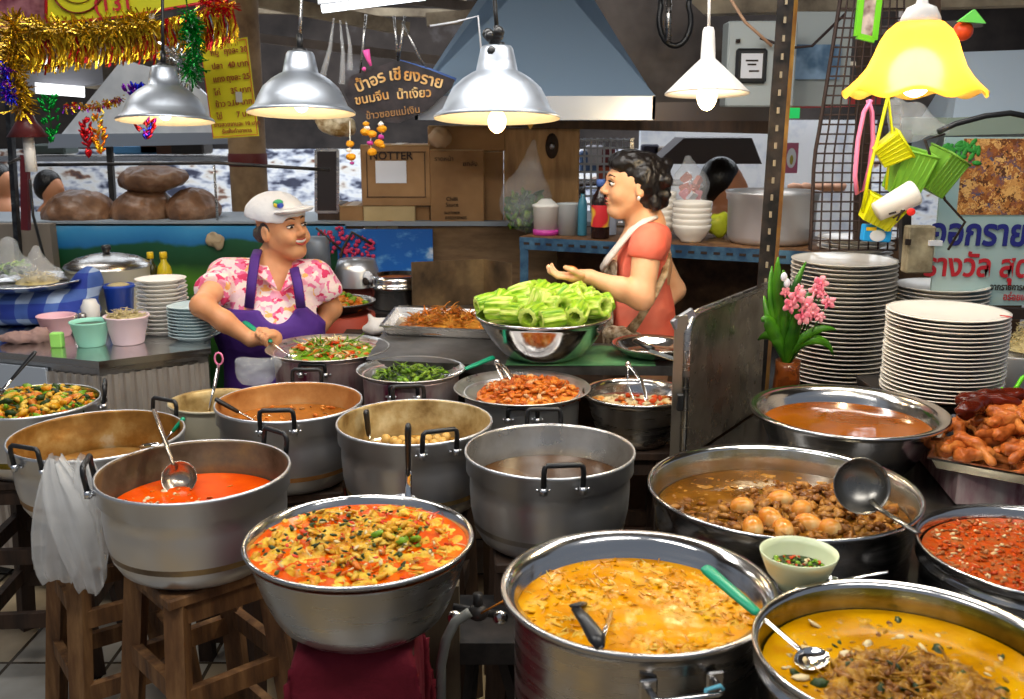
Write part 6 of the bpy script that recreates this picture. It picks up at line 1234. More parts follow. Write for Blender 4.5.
# ruffled yellow glass lamp
c0 = PY(915, 84, 2.1); t = thing('glass_lamp', 'ruffled yellow glass lamp glowing at the upper right', 'lamp', c0)
yg, nt, b = newmat('yellow_glass'); N = nt.nodes; L = nt.links
tr = N.new('ShaderNodeBsdfTranslucent'); tr.inputs['Color'].default_value = (1, .60, .13, 1); mxs = N.new('ShaderNodeMixShader'); mxs.inputs[0].default_value = .5; b.inputs['Transmission Weight'].default_value = .9; b.inputs['IOR'].default_value = 1.12
b.inputs['Base Color'].default_value = (1, .72, .2, 1); b.inputs['Roughness'].default_value = .5; 
L.new(b.outputs[0], mxs.inputs[1]); L.new(tr.outputs[0], mxs.inputs[2]); L.new(mxs.outputs[0], N['Material Output'].inputs['Surface'])
def ruff(a, r, z):
    k = max(0, (r-.07)/.075); return (r*(1+.025*k*math.cos(7*a+.6)), z+.009*k*k*math.cos(7*a+.6))
prof = [(.02, .122), (.043, .117), (.060, .102), (.072, .082), (.082, .055), (.092, .032), (.108, .010), (.124, -.008), (.138, -.022)]
mb = MB(); mb.lathe(prof, n=96, wob=ruff); o = mb.build('glass_shade', yg, t, world=False); o.modifiers.new('thickness', 'SOLIDIFY').thickness = .003
mb = MB(); mb.lathe([(0, .175), (.008, .172), (.012, .155), (.028, .148), (.038, .128), (.04, .116), (0, .122)], n=32); mb.tube([(0, 0, .17), (.0, 0, .6)], .004, 6); mb.build('cap', wl, t, world=False)
mb = MB(); mb.ell((0, 0, .022), (.036, .036, .048), n=24, m=14); mb.build('bulb', mat('lamp_core_glow', (1, .85, .5), .5, emit=((1, .88, .6), 26)), t, world=False)
pt_light('glass_lamp_light', c0+Vector((0, 0, .02)), 17, (1, .88, .62), .06)
pt_light('glass_lamp_down', c0+Vector((0, 0, -.06)), 6, (1, .84, .52), .05)
# fluorescent tube
t = thing('tube_light', 'glowing white fluorescent tube at the top centre', 'lamp', PY(380, 6, 4.0)); a = PY(322, 9, 4.0); b_ = PY(425, -4, 4.0)
mb = MB(); mb.tube([a, b_], .015, 12); mb.build('tube', mat('tube_white_glow', (1, 1, 1), .5, emit=((.88, .94, 1), 5)), t); mb = MB(); mb.beam(a+Vector((-.02, .03, .035)), b_+Vector((.02, .03, .035)), .02, .03); mb.build('housing', alu_b, t)
# added area lights overhead, unseen and without fixtures, to light the food
for i, (x, y, e, sx) in enumerate(((-.9, .9, 23, 1.3), (.9, .8, 21, 1.3), (-1.2, 2.6, 22, 1.3), (1.0, 2.5, 18, 1.3), (-.1, 2.7, 26, 1.2), (-2.4, 4.2, 16, 1.2))):
    l = bpy.data.lights.new('added_overhead_light', 'AREA'); l.shape = 'RECTANGLE'; l.size = sx; l.size_y = .25; l.energy = e; l.color = (1, .97, .92); o = bpy.data.objects.new('added_overhead_light', l); C.objects.link(o); o.location = (x, y, 2.75)
    if i < 2: o.rotation_euler = (R(18), 0, 0)
for x, y, e, s_ in ((-1.6, 7.6, 130, 3), (2.0, 7.4, 150, 3), (-2.6, 6.4, 45, 2)):  # added area lights under the roof, standing in for daylight in the aisle
    l = bpy.data.lights.new('added_aisle_light', 'AREA'); l.size = s_; l.energy = e; l.color = (.85, .92, 1); o = bpy.data.objects.new('added_aisle_light', l); C.objects.link(o); o.location = (x, y, 2.85)

# ================================================================ signs
t = thing('shop_sign', 'black shield-shaped wooden sign with hand-painted golden Thai lettering', 'sign', PY(402, 92, 3.9))
Ys = 3.9; sg = [(345, 92), (352, 108), (384, 122), (400, 123), (428, 110), (452, 88), (455, 80), (430, 70), (402, 61), (392, 62), (352, 76)]
mb = MB(); mb.slab([PY(x, y, Ys) for x, y in sg[::-1]], -.018); mb.build('board', mat('black_sign_paint', sc((34, 28, 32)), .5, mix=(14, 5, [(.4, sc((24, 20, 24))), (.7, sc((60, 50, 52)))])), t)
mb = MB(); mb.tube([PY(400, 61.5, Ys-.005), PY(430, 70, Ys-.005), PY(456, 80, Ys-.005)], .008, 6); mb.build('blue_edge', mat('blue_edge', sc((60, 90, 150)), .5), t)
gold = mat('gold_letters', sc((214, 160, 90)), .5, mix=(20, 2, [(.4, sc((196, 136, 60))), (.6, sc((226, 190, 130)))]))
def sign_text(parent, body, px, py, Y, hpx, m, ang=0, sx=1, bold=0, align='CENTER', name='lettering', off=.022, shear=0):
    p = PY(px, py, Y-off); k = ((p-EYE).dot(FW))/1000
    return text_mesh(name, body, hpx*k, m, parent, Matrix.Translation(p) @ Matrix.Rotation(PI/2, 4, 'X') @ Matrix.Rotation(R(ang), 4, 'Z'), .001, align, sx, bold)
# first line bends up and over, letter groups follow the board
for s_, x, y, an in (('ป้าอร', 370, 82, 22), ('เชี', 395, 75, 4), ('ยง', 412, 76, -6), ('ราย', 432, 81, -14)): sign_text(t, s_, x, y, Ys, 15.5, gold, an, bold=.0012)
sign_text(t, 'ขนมจีน', 372, 98, Ys, 12, gold, 10, bold=.0008); sign_text(t, 'น้ำเงี้ยว', 414, 94, Ys, 12, gold, 4, bold=.0008); sign_text(t, 'ข้าวซอยแม่เงิน', 393, 113, Ys, 9.5, mat('dull_gold_letters', sc((150, 110, 66)), .5), 7, bold=.0004)
mb = MB(); [mb.tube([PY(a, b_, 3.92), PY(c, d, 3.92)], .005, 5) for a, b_, c, d in ((360, 74, 366, 14), (398, 62, 394, 16), (398, 62, 405, 16), (425, 68, 402, 22))]; single(mb, 'sign_strings', steel_d, 'grey strings holding up the black wooden sign', 'string')
# hanging strips of plastic bags beside sign
for i, (x0, x1, y0, y1) in enumerate(((334, 322, 18, 78), (340, 342, 20, 84), (346, 350, 22, 70))):
    mb = MB(); mb.tube([PY(x0, y0, 3.8), PY((x0+x1)/2+2, (y0+y1)/2, 3.8), PY(x1, y1, 3.8)], [.006, .018, .028], 10, flat=(1, .4)); single(mb, 'bag_strip', clearbag, ['leftmost grey plastic strip bunch hanging left of the black sign', 'middle grey plastic strip bunch hanging left of the black sign', 'short grey plastic strip bunch touching the black sign'][i], 'bag')
mb = MB(); mb.tube([PY(366, 50, 3.85), PY(368, 58, 3.85), PY(371, 66, 3.85)], [.014, .010, .005], 8); mb.ell(PY(364, 69, 3.85), .008); single(mb, 'pink_ribbon', mat('hot_pink', sc((240, 90, 170)), .5), 'bright pink ribbon scrap above the black sign', 'ribbon')
# marigold garlands
mar = mat('marigold', sc((236, 160, 20)), .6, bump=(80, .6)); mag = mat('magenta_flower', sc((190, 60, 150)), .6); whf = mat('white_jasmine', sc((235, 232, 222)), .6)
for lb, lst in (('marigold garland hanging from the left tip of the black sign', ((350, 144, .016, 0), (349, 150, .011, 2), (351, 157, .018, 0), (352, 163, .008, 1))), ('marigold garland in the middle below the black sign', ((366, 124, .012, 0), (367, 128, .012, 2), (365, 132, .018, 0), (372, 134, .018, 0), (370, 143, .012, 1), (372, 152, .018, 0))), ('marigold garland at the right below the black sign', ((381, 124, .011, 2), (382, 129, .018, 0), (381, 137, .012, 1), (379, 143, .018, 0), (382, 146, .012, 0)))):
    mb = MB(); [mb.ell(PY(x, y, 3.82), (r, r, r*.75), n=14, m=10, mi=m_, jit=.25) for x, y, r, m_ in lst]; mb.tube([PY(lst[0][0], 121, 3.82)]+[PY(x, y, 3.82) for x, y, r, m_ in lst], .002, 5, mi=2); single(mb, 'marigold_garland', [mar, mag, whf], lb, 'garland', group='marigold garlands')
t = thing('wrapped_parcel', 'crumpled golden cellophane behind the second dome lamp', 'parcel', PY(337, 120, 4.1)); solid([E3(PY(336, 124, 4.1), (.085, .04, .045), (0, .2, 0), .02)], 'cellophane', mat('gold_cellophane', sc((190, 160, 100)), .3, mix=(16, 3, [(.4, sc((120, 90, 40))), (.6, sc((220, 205, 170)))])), t, .008, disp=wrinkle(.012, 20, 3))
# yellow price sign
t = thing('price_sign', 'yellow-green price sign with rows of red Thai writing', 'sign', PY(233, 90, 4.3)); Yp = 4.3
pc = [PY(200, 46, Yp), PY(247, 37, Yp), PY(259, 136, Yp), PY(213, 139, Yp)]
mb = MB(); mb.slab(pc[::-1], -.006); mb.build('board', mat('yellow_green_board', sc((196, 186, 14)), .5), t)
redw = mat('red_brown_writing', sc((140, 60, 20)), .6); mb = MB()
for i in range(4):
    a, b_ = pc[i], pc[(i+1) % 4]; cpt = sum(pc, Vector())/4; a2 = a.lerp(cpt, .04)+Vector((0, -.008, 0)); b2 = b_.lerp(cpt, .04)+Vector((0, -.008, 0)); mb.beam(a2, b2, .004, .002)
mb.build('red_border', mat('red_border', sc((190, 40, 30)), .6), t)
rows = [('หมู', 'ถุงละ 30', 52), ('ปลา', '40 บาท', 66), ('แกง', 'ถุงละ 25', 79), ('ไก่', '35 บาท', 92), ('ข้าว ว.', '10 บาท', 104), ('ไข่', '7 บาท', 116)]
for a, b_, y in rows:
    sl = (y-40)*.10; sign_text(t, a, 209+sl, y+1, Yp, 8, redw, 6, .9, .0006, 'LEFT', off=.01); sign_text(t, b_, 246+sl, y-3, Yp, 8, redw, 6, .9, .0006, 'RIGHT', off=.01)
sign_text(t, 'ข้าวสวยจานละ 10 บาท', 237, 124, Yp, 5.6, redw, 3, .95, .0004, off=.01); sign_text(t, 'รับสั่งทำอาหาร', 237, 131, Yp, 5.6, redw, 3, .95, .0004, off=.01)
mb = MB(); mb.box(PY(239, 97, Yp-.01), (.026, .003, .042)); mb.build('grey_patch', mat('grey_patch', sc((170, 168, 160)), .6), t)
# banner at upper left
t = thing('yellow_banner', 'yellow-green banner with a red ring emblem above the tinsel fringe', 'banner', PY(140, 5, 4.0)); Yb = 4.05
mb = MB(); mb.slab([PY(46, 22, Yb), PY(126, 17, Yb), PY(245, -6, Yb), PY(245, -70, Yb), PY(46, -70, Yb)][::-1], -.008); mb.build('cloth', mat('banner_yellow', sc((206, 204, 20)), .5), t)
rb_ = mat('banner_red', sc((186, 30, 40)), .5); mb = MB(); [mb.tube([PY(78+26*math.cos(a), -13+26*math.sin(a), Yb-.016) for a in [i*PI/20 for i in range(41)]], .014, 6, flat=(1, .2))]; [mb.tube([PY(78+19*math.cos(a), -14+17*math.sin(a), Yb-.016) for a in [i*PI/20 for i in range(41)]], .006, 6, flat=(1, .2))]; mb.build('ring_emblem', mat('dark_red_ring', sc((130, 34, 34)), .5), t)
mb = MB(); mb.tube([PY(47, 24, Yb-.014), PY(126, 16.5, Yb-.014), PY(246, -5, Yb-.014)], .006, 6); mb.tube([PY(46, 22, Yb-.014), PY(46, -60, Yb-.014)], .006, 6); mb.build('red_edge', rb_, t)
sign_text(t, '(131', 113, 4, Yb, 22, rb_, 4, 1, .0015)
mb = MB(); mb.box(PY(22, 2, 4.15), (.22, .02, .20)); single(mb, 'purple_poster', mat('mauve_pattern', sc((120, 60, 80)), .6, mix=(12, 3, [(.4, sc((110, 40, 60))), (.6, sc((170, 110, 120)))])), 'mauve patterned poster at the upper left corner', 'poster')
# tinsel
goldt = mat('gold_tinsel', sc((226, 186, 40)), .25, .75); redt = mat('red_tinsel', sc((180, 16, 30)), .25, .7); grt = mat('green_tinsel', sc((10, 140, 50)), .22, .8); blt = mat('blue_tinsel', sc((30, 40, 190)), .22, .8); silt = mat('silver_tinsel', sc((215, 215, 220)), .2, .9); put = mat('purple_tinsel', sc((130, 30, 170)), .22, .8)
def fringe(name, label, a, b_, Y, L0, L1, n, mats, wts):
    mb = MB()
    for i in range(n):
        u = (i+rnd.random())/n; x = a[0]+(b_[0]-a[0])*u; y = a[1]+(b_[1]-a[1])*u; ln = rnd.uniform(L0, L1); p = PY(x, y, Y+rnd.uniform(-.015, .02)); w = rnd.uniform(.004, .009); pts = []
        x1 = rnd.uniform(-.012, .012); V = []; m_ = rnd.choices(range(len(mats)), wts)[0]; tw = rnd.random()*3
        for j in range(6):
            q = p+Vector((x1*j/5+.004*math.sin(j*2+tw), .006*math.sin(j*1.7+tw), -ln*j/5)); d = Vector((math.cos(tw+j*.5), math.sin(tw+j*.5)*.8, 0))*w/2; V += [q-d, q+d]
        mb.add(V, [(2*j, 2*j+1, 2*j+3, 2*j+2) for j in range(5)], m_, False)
    return single(mb, name, mats, label, 'tinsel')
fringe('tinsel_fringe', 'gold and red tinsel fringe hanging below the yellow banner', (24, 36), (150, 22), 3.95, .10, .15, 420, [goldt, redt, silt], (7, 2, .6))
fringe('tinsel_fringe', 'gold and red tinsel fringe rising to the right behind the first lamp cord', (150, 22), (234, 2), 3.95, .11, .16, 300, [goldt, redt, silt], (6, 3, .6))
def bushy(name, label, pts, Y, r, n, mats, wts, ln=.035):
    mb = MB(); seg = [(pts[i], pts[i+1]) for i in range(len(pts)-1)]
    for i in range(n):
        (a, b_) = seg[int(rnd.random()*len(seg))]; u = rnd.random(); p = PY(a[0]+(b_[0]-a[0])*u, a[1]+(b_[1]-a[1])*u, Y); d = Vector((rnd.gauss(0, 1), rnd.gauss(0, 1), rnd.gauss(0, 1))).normalized(); q = p+d*r*rnd.random(); e = q+d*ln*rnd.random()+Vector((0, 0, -.006)); sd = d.orthogonal().normalized()*.0028
        mb.add([q-sd, q+sd, e+sd, e-sd], [(0, 1, 2, 3)], rnd.choices(range(len(mats)), wts)[0], False)
    return single(mb, name, mats, label, 'tinsel')
bushy('tinsel_garland', 'bushy gold tinsel garland along the bottom of the yellow banner', [(8, 24), (60, 30), (110, 30), (150, 20)], 3.92, .035, 1500, [goldt, mat('dark_gold', sc((150, 120, 24)), .3, .7)], (1, 1), .05)
bushy('tinsel_garland', 'bushy gold tinsel garland hanging down at the left edge', [(14, 20), (12, 60), (22, 110)], 3.86, .035, 1100, [goldt, mat('dark_gold_b', sc((130, 90, 16)), .3, .8)], (1, .8), .05)
bushy('tinsel_garland', 'blue tinsel bunch at the far left edge', [(4, 64), (6, 90), (12, 98)], 3.82, .02, 260, [blt, put], (2, 1), .03)
bushy('tinsel_garland', 'green tinsel hanging beside the yellow price sign', [(188, 12), (194, 40), (192, 76)], 3.85, .03, 700, [grt, silt], (4, .5), .04)
bushy('tinsel_garland', 'red tinsel knot at the upper end of the fringe', [(205, 4), (228, 6)], 3.85, .03, 300, [redt, goldt], (3, 1), .035)
bushy('tinsel_garland', 'silver tinsel strands beside the green tinsel', [(168, 50), (182, 60), (190, 84)], 3.88, .035, 260, [silt], (1,), .05)
bushy('tinsel_garland', 'thin coloured tinsel string dipping to the leftmost lamp', [(64, 106), (96, 106), (122, 98)], 3.88, .012, 300, [redt, goldt, put, silt], (2, 3, 1, 1), .02)
def leafy(label, px, py, Y, w, h, mats, name='foil_ornament'):
    mb = MB(); c0 = PY(px, py, Y)
    for i in range(46):
        u = rnd.random(); s_ = rnd.choice((-1, 1)); q = c0+Vector((s_*w*(.25+.75*math.sin(PI*min(1, u+.15)))*rnd.random(), rnd.uniform(-.01, .01), -h*u)); mb.ell(q, (.005, .0015, .013), (0, s_*rnd.uniform(.2, 1.1), rnd.random()), 6, 4, mi=rnd.randrange(len(mats)))
    mb.tube([c0, c0+Vector((0, 0, -h))], .0015, 4); single(mb, name, mats, label, 'ornament', group='foil leaf ornaments')
leafy('green foil leaf ornament below the fringe', 48, 96, 3.85, .05, .16, [grt]); leafy('red foil leaf ornament left of the leftmost lamp', 85, 118, 3.86, .022, .14, [redt]); leafy('gold foil leaf ornament left of the leftmost lamp', 97, 116, 3.86, .036, .14, [goldt, mat('orange_foil', sc((230, 120, 20)), .2, .8)]); leafy('blue and magenta foil ornament hanging under the leftmost lamp', 146, 118, 3.86, .045, .07, [blt, put, redt]); leafy('purple foil ornament touching the shade of the leftmost lamp', 134, 84, 3.9, .04, .05, [put, blt])

# ================================================================ upper right group
ang_m = mat('black_angle_iron', sc((40, 36, 36)), .5, .4, mix=(12, 5, [(.4, sc((26, 24, 24))), (.7, sc((70, 60, 54)))])); ye = mat('ochre_edge', sc((176, 120, 40)), .5, mix=(10, 4, [(.4, sc((150, 96, 30))), (.7, sc((206, 156, 70)))]))
a = Vector((.787, 3.10, .70)); b_ = PY(786, 0, 3.10); dd = (b_-a)/(b_.z-a.z); top = a+dd*(2.6-a.z)
t = thing('slotted_post', 'tall black slotted angle-iron post with an ochre right edge', 'post', a)
mb = MB(); xd = Vector((1, 0, 0)); mb.slab([a-xd*.024, a+xd*.024, top+xd*.024, top-xd*.024], -.005); mb.build('front_flange', ang_m, t)
mb = MB(); mb.slab([a+xd*.024, a+xd*.024+Vector((.020, .03, 0)), top+xd*.024+Vector((.020, .03, 0)), top+xd*.024], -.005); mb.build('side_flange', ye, t)
mb = MB(); [mb.box(a+dd*z+Vector((0, -.004, 0)), (.007, .005, .018)) for z in [i*.052+.04 for i in range(36)]]; mb.build('slots', mat('pale_slot', sc((150, 136, 112)), .6), t, kind='stuff')
# wire mesh
t = thing('wire_mesh', 'black wire mesh panel hanging between the post and the yellow lamp', 'mesh', PY(850, 150, 3.6)); mb = MB(); Ym = 3.6
def MP(u, v): # u 0..1 across, v 0..1 down
    xl_ = 845-30*min(1, v*1.5)-0*v-12*max(0, v-.6); xr_ = 905-8*v; return PY(xl_+(xr_-xl_)*u, -30+v*280, Ym-.03*math.sin(u*4))
for i in range(10): mb.tube([MP(i/9, v/14) for v in range(15)], .0035, 5)
for j in range(30): mb.tube([MP(u/5, j/29) for u in range(6)], .0032, 5)
mb.build('wires', mat('rusty_black_wire', sc((60, 44, 38)), .6), t); mb = MB(); mb.tube([MP(0, v/14) for v in range(15)], .007, 6); mb.build('side_rod', mat('rusty_black_rod', sc((60, 44, 38)), .6), t)
# brown wooden post behind yellow lamp
mb = MB(); mb.beam(PY(860, 260, 3.8), PY(866, -20, 3.8), .045); single(mb, 'wooden_post', wood_d, 'dark brown wooden post behind the wire mesh', 'post')
mb = MB(); mb.beam(PY(932, 60, 3.7), PY(930, -20, 3.7), .05); single(mb, 'wooden_post', wood_d, 'short dark wooden post above the yellow lamp', 'post')
# green-framed mirror
t = thing('framed_mirror', 'small lime green framed picture left of the yellow lamp', 'frame', PY(868, 15, 3.0)); q = [PY(x, y, 3.0) for x, y in ((857, 36), (874, 40), (880, -12), (862, -12))]; mb = MB(); [mb.beam(q[i], q[(i+1) % 4], .016) for i in range(4)]; mb.build('frame_bars', mat('lime_frame', sc((110, 200, 30)), .4), t); mb = MB(); mb.slab(q, .004); mb.build('picture', mat('beige_picture', sc((170, 140, 130)), .6, mix=(16, 3, [(.4, sc((110, 80, 70))), (.6, sc((210, 190, 180)))])), t)
# fruit ornament
t = thing('tomato_ornament', 'red ball ornament with a green leaf cap right of the yellow lamp', 'ornament', PY(964, 30, 3.0)); mb = MB(); mb.ell(PY(963, 31, 3.0), .028, n=18, m=12); mb.build('ball', mat('tomato_red', sc((240, 80, 30)), .35), t); mb = MB(); mb.slab([PY(956, 22, 2.98), PY(983, 24, 2.98), PY(972, 10, 2.98)], .02); mb.build('leaf_cap', mat('mint_green', sc((110, 210, 90)), .4), t)
# steel cabinet/hood at right
t = thing('steel_hood', 'blue-grey steel extraction hood at the upper right edge', 'hood', PY(1000, 95, 3.7)); mb = MB(); mb.slab([PY(953, 118, 3.6), PY(1075, 112, 3.6), PY(1075, 48, 3.75), PY(962, 52, 3.75)], -.5); mb.build('front_panel', mat('pale_blue_steel', (.5, .6, .7), .4, .4), t); mb = MB(); mb.slab([PY(940, 136, 3.58), PY(1075, 132, 3.58), PY(1075, 112, 3.58), PY(948, 118, 3.58)], -.5); mb.build('edge_band', mat('sage_band', sc((140, 154, 140)), .5), t)
# poster
Yq = 3.35; pl0 = PY(929, 305, Yq); pr0 = PY(1090, 305, Yq); ptp = PY(940, 137, Yq).z
t = thing('food_poster', 'poster with a photo of fried food above navy and red Thai words', 'poster', PY(980, 220, Yq)); w_ = pr0.x-pl0.x; h_ = ptp-pl0.z; cxp = (pl0.x+pr0.x)/2
mb = MB(); mb.box((cxp, Yq, pl0.z+h_/2), (w_, .012, h_)); mb.build('panel', mat('pale_teal_print', sc((158, 186, 184)), .6, mix=(2.5, 3, [(.35, sc((140, 172, 172))), (.7, sc((176, 196, 192)))])), t)
zf0 = PY(980, 216, Yq).z; mb = MB(); mb.box((cxp+.03, Yq-.008, (ptp+zf0)/2), (w_-.06, .004, ptp-zf0-.01)); mb.build('food_picture', mat('food_print', sc((150, 90, 40)), .5, vor=True, mix=(60, 6, [(0, sc((60, 40, 24))), (.2, sc((130, 70, 28))), (.45, sc((190, 126, 60))), (.65, sc((224, 176, 104))), (.85, sc((150, 84, 40))), (1, sc((70, 80, 110)))])), t)
mb = MB()
for i in range(34): q = PY(945+rnd.random()*36, 142+rnd.random()*24, Yq-.012); mb.ell(q, (.018, .002, .008), (0, rnd.random()*3, 0), 7, 4)
mb.build('printed_greens', mat('printed_green', sc((50, 140, 50)), .6), t)
navy = mat('navy_print', sc((36, 40, 120)), .5); redp = mat('red_letters', sc((186, 34, 44)), .5)
sign_text(t, 'ออกรายการ', 930, 233, Yq, 36, navy, -1, .84, .0035, 'LEFT', off=.012); sign_text(t, 'รางวัล สุดยอด', 924, 266, Yq, 31, redp, -1, .88, .0025, 'LEFT', off=.012)
sign_text(t, 'จากรายการครัวคุณ', 990, 287, Yq, 9, ink, -1, .8, .0004, 'LEFT', off=.012); sign_text(t, 'อร่อยเด็ด', 1003, 297, Yq, 10, redp, -1, .8, .0004, 'LEFT', off=.012)
mb = MB(); mb.beam(PY(928, 310, 3.33), PY(1090, 316, 3.33), .035); mb.build('bottom_bar', ink, t)
mb = MB(); mb.box(PY(918, 249, 3.2)+Vector((0, 0, -.0)), (.085, .05, .15), bev=.004); ob = single(mb, 'wooden_box', mat('cream_board', sc((150, 140, 110)), .7, mix=(12, 4, [(.4, sc((120, 108, 84))), (.7, sc((184, 172, 142)))])), 'cream weathered block with a dark slot left of the poster', 'block')
mb = MB(); mb.box(PY(908, 242, 3.17), (.016, .01, .018)); o = mb.build('dark_slot', ink, ob); mb = MB(); mb.box(PY(935, 243, 3.17), (.04, .02, .016)); mb.build('socket', paper, ob)
# pole behind baskets holding them
mb = MB(); mb.beam(PY(905, 262, 3.28), PY(905, 130, 3.28), .03); single(mb, 'hanging_rod', blackm, 'dark rod behind the hanging baskets', 'rod')
# pink loop, yellow straps, baskets
pkl = mat('pink_strap', sc((240, 130, 170)), .5); yl = mat('yellow_plastic', sc((214, 214, 0)), .4); lg = mat('light_green_plastic', sc((130, 190, 60)), .4)
mb = MB(); mb.tube([PY(x, y, 3.0) for x, y in ((871, 100), (864, 112), (858, 140), (855, 175), (857, 194), (864, 190), (870, 165), (873, 140), (872, 112), (868, 100))], .012, 8, flat=(1, .5)); single(mb, 'pink_strap', pkl, 'long pink loop strap hanging in front of the wire mesh', 'strap')
mb = MB(); mb.tube([PY(x, y, 2.95) for x, y in ((888, 96), (880, 130), (870, 170), (862, 212))], .009, 8, flat=(1, .5)); mb.tube([PY(x, y, 2.95) for x, y in ((888, 96), (892, 130), (886, 190))], .007, 8, flat=(1, .5)); single(mb, 'yellow_strap', yl, 'yellow strap holding the lower yellow basket', 'strap')
def basket(label, cx_, cy_, Y, w, h, d, rot, m, taper=.7, group='hanging plastic baskets'):
    q = PY(cx_, cy_, Y); t = thing('plastic_basket', label, 'basket', q, group); M = Euler([R(a) for a in rot]).to_matrix(); V = []; 
    for zz, k in ((-h/2, taper), (h/2, 1), (h/2, .94), (-h/2+.005, taper*.94)):
        for sx, sy in ((-1, -1), (1, -1), (1, 1), (-1, 1)): V.append(q+M @ Vector((sx*w/2*k, sy*d/2*k, zz)))
    F = [(3, 2, 1, 0), (12, 13, 14, 15)]
    for l in range(3):
        for i in range(4): a = l*4+i; b_ = l*4+(i+1) % 4; F.append((a, b_, b_+4, a+4))
    mb = MB(); mb.add(V, F, smooth=False); mb.build('basket_body', m, t); mb = MB(); pts = [q+M @ Vector((sx*w/2*1.02, sy*d/2*1.02, h/2)) for sx, sy in ((-1, -1), (1, -1), (1, 1), (-1, 1))]; mb.tube(pts, .004, 6, closed=True); mb.build('rim', m, t)
    mb = MB()
    for i in range(6):
        for s_ in (-1, 1): mb.tube([q+M @ Vector(((i/5-.5)*w*.86*taper, s_*d/2*taper*1.01, -h/2)), q+M @ Vector(((i/5-.5)*w*.9, s_*d/2*1.01, h/2))], .0022, 5)
    mb.build('ribs', m, t, kind='stuff')
basket('upper yellow plastic basket beneath the yellow lamp', 891, 150, 2.95, .085, .08, .08, (12, 55, 0), yl)
basket('light green plastic basket lying on its side under the yellow lamp', 908, 172, 3.0, .10, .13, .10, (10, 15, 0), lg, .85)
basket('darker green ribbed basket at the right of the hanging group', 938, 172, 3.02, .08, .12, .10, (15, 28, 20), mat('leaf_green_plastic', sc((110, 160, 50)), .4), .9)
basket('lower yellow plastic basket above the blue packet', 880, 212, 2.95, .11, .075, .08, (10, 25, 0), yl, .75)
t = thing('paper_cup', 'white cup with black strokes and a red dot tilted in the lower yellow basket', 'cup', PY(902, 200, 2.9)); M = Euler((R(0), R(62), R(0))).to_matrix(); q = PY(896, 202, 2.88); mb = MB(); mb.lathe([(0, -.06), (.028, -.06), (.038, .055), (.036, .06), (0, .055)], q, 28, M=M); mb.build('cup_body', whitecer, t)
mb = MB(); mb.ell(PY(911, 212, 2.845), (.013, .004, .011), n=12); mb.build('red_dot', mat('red_dot', sc((220, 40, 30)), .5), t); mb = MB(); [mb.tube([PY(a, b_, 2.842), PY(c, d, 2.842)], .003, 5) for a, b_, c, d in ((893, 218, 905, 210), (897, 221, 902, 210), (889, 214, 896, 212))]; mb.build('black_strokes', ink, t)
t = thing('blue_packet', 'blue and yellow packet with a white blob below the lower basket', 'packet', PY(876, 233, 2.97)); q = PY(876, 233, 2.97); mb = MB(); mb.box(q, (.085, .03, .05), (0, .05, 0), bev=.004); mb.build('packet_body', mat('sky_blue', sc((30, 150, 220)), .4), t); mb = MB(); mb.ell(q+Vector((0, -.016, -.006)), (.024, .003, .018), n=14); mb.build('white_blob', paper, t); mb = MB(); mb.box(q+Vector((-.02, -.016, .014)), (.03, .002, .01)); mb.box(q+Vector((.028, -.016, .012)), (.02, .002, .01)); mb.build('yellow_marks', yelcap, t)
bagmesh([E3(PY(912, 122, 3.1), (.06, .03, .06), None, .04), CP(PY(900, 130, 3.1), PY(895, 104, 3.1), .03, .02, .03), CP(PY(920, 125, 3.1), PY(945, 128, 3.1), .03, .015, .03)], 'clear_bag', 'crumpled clear plastic bag between the yellow lamp and the green basket', PY(912, 122, 3.1), clearbag, seed=2)
# right edge small goods
q = PZ(1012, 398, .80); t = thing('white_pail', 'white plastic tub at the right edge behind the fried chicken', 'tub', (q.x+.05, 3.05, .70)); xx = PY(1012, 380, 3.05).x; mb = MB(); mb.lathe([(0, 0), (.06, 0), (.075, .13), (.078, .135), (.07, .135), (.055, .01), (0, .008)], (xx, 3.05, .75), 36); mb.build('tub_body', whitecer, t)
mb = MB(); mb.box((xx, 3.05, .725), (.2, .2, .05)); single(mb, 'dark_block', wood_d, 'dark block under the white tub at the right edge', 'block')
t = heap('dry_noodle_heap', 'pale dried noodles piled at the right edge behind the plates', (PY(1022, 350, 3.15).x, 3.1), .075, .885, .09, [noodm], noodm, 10, (.004, .006), (1, 1, 1), (0,), 160, (.015, .03), (0,), .07, 'noodles')
mb = MB(); mb.tube([PY(x, y, 2.6) for x, y in ((1001, 389), (1008, 392), (1016, 388), (1022, 378), (1030, 374))], .006, 8); single(mb, 'cable', mat('neon_green', sc((110, 220, 30)), .4), 'bright green cord curling above the fried chicken', 'cord')
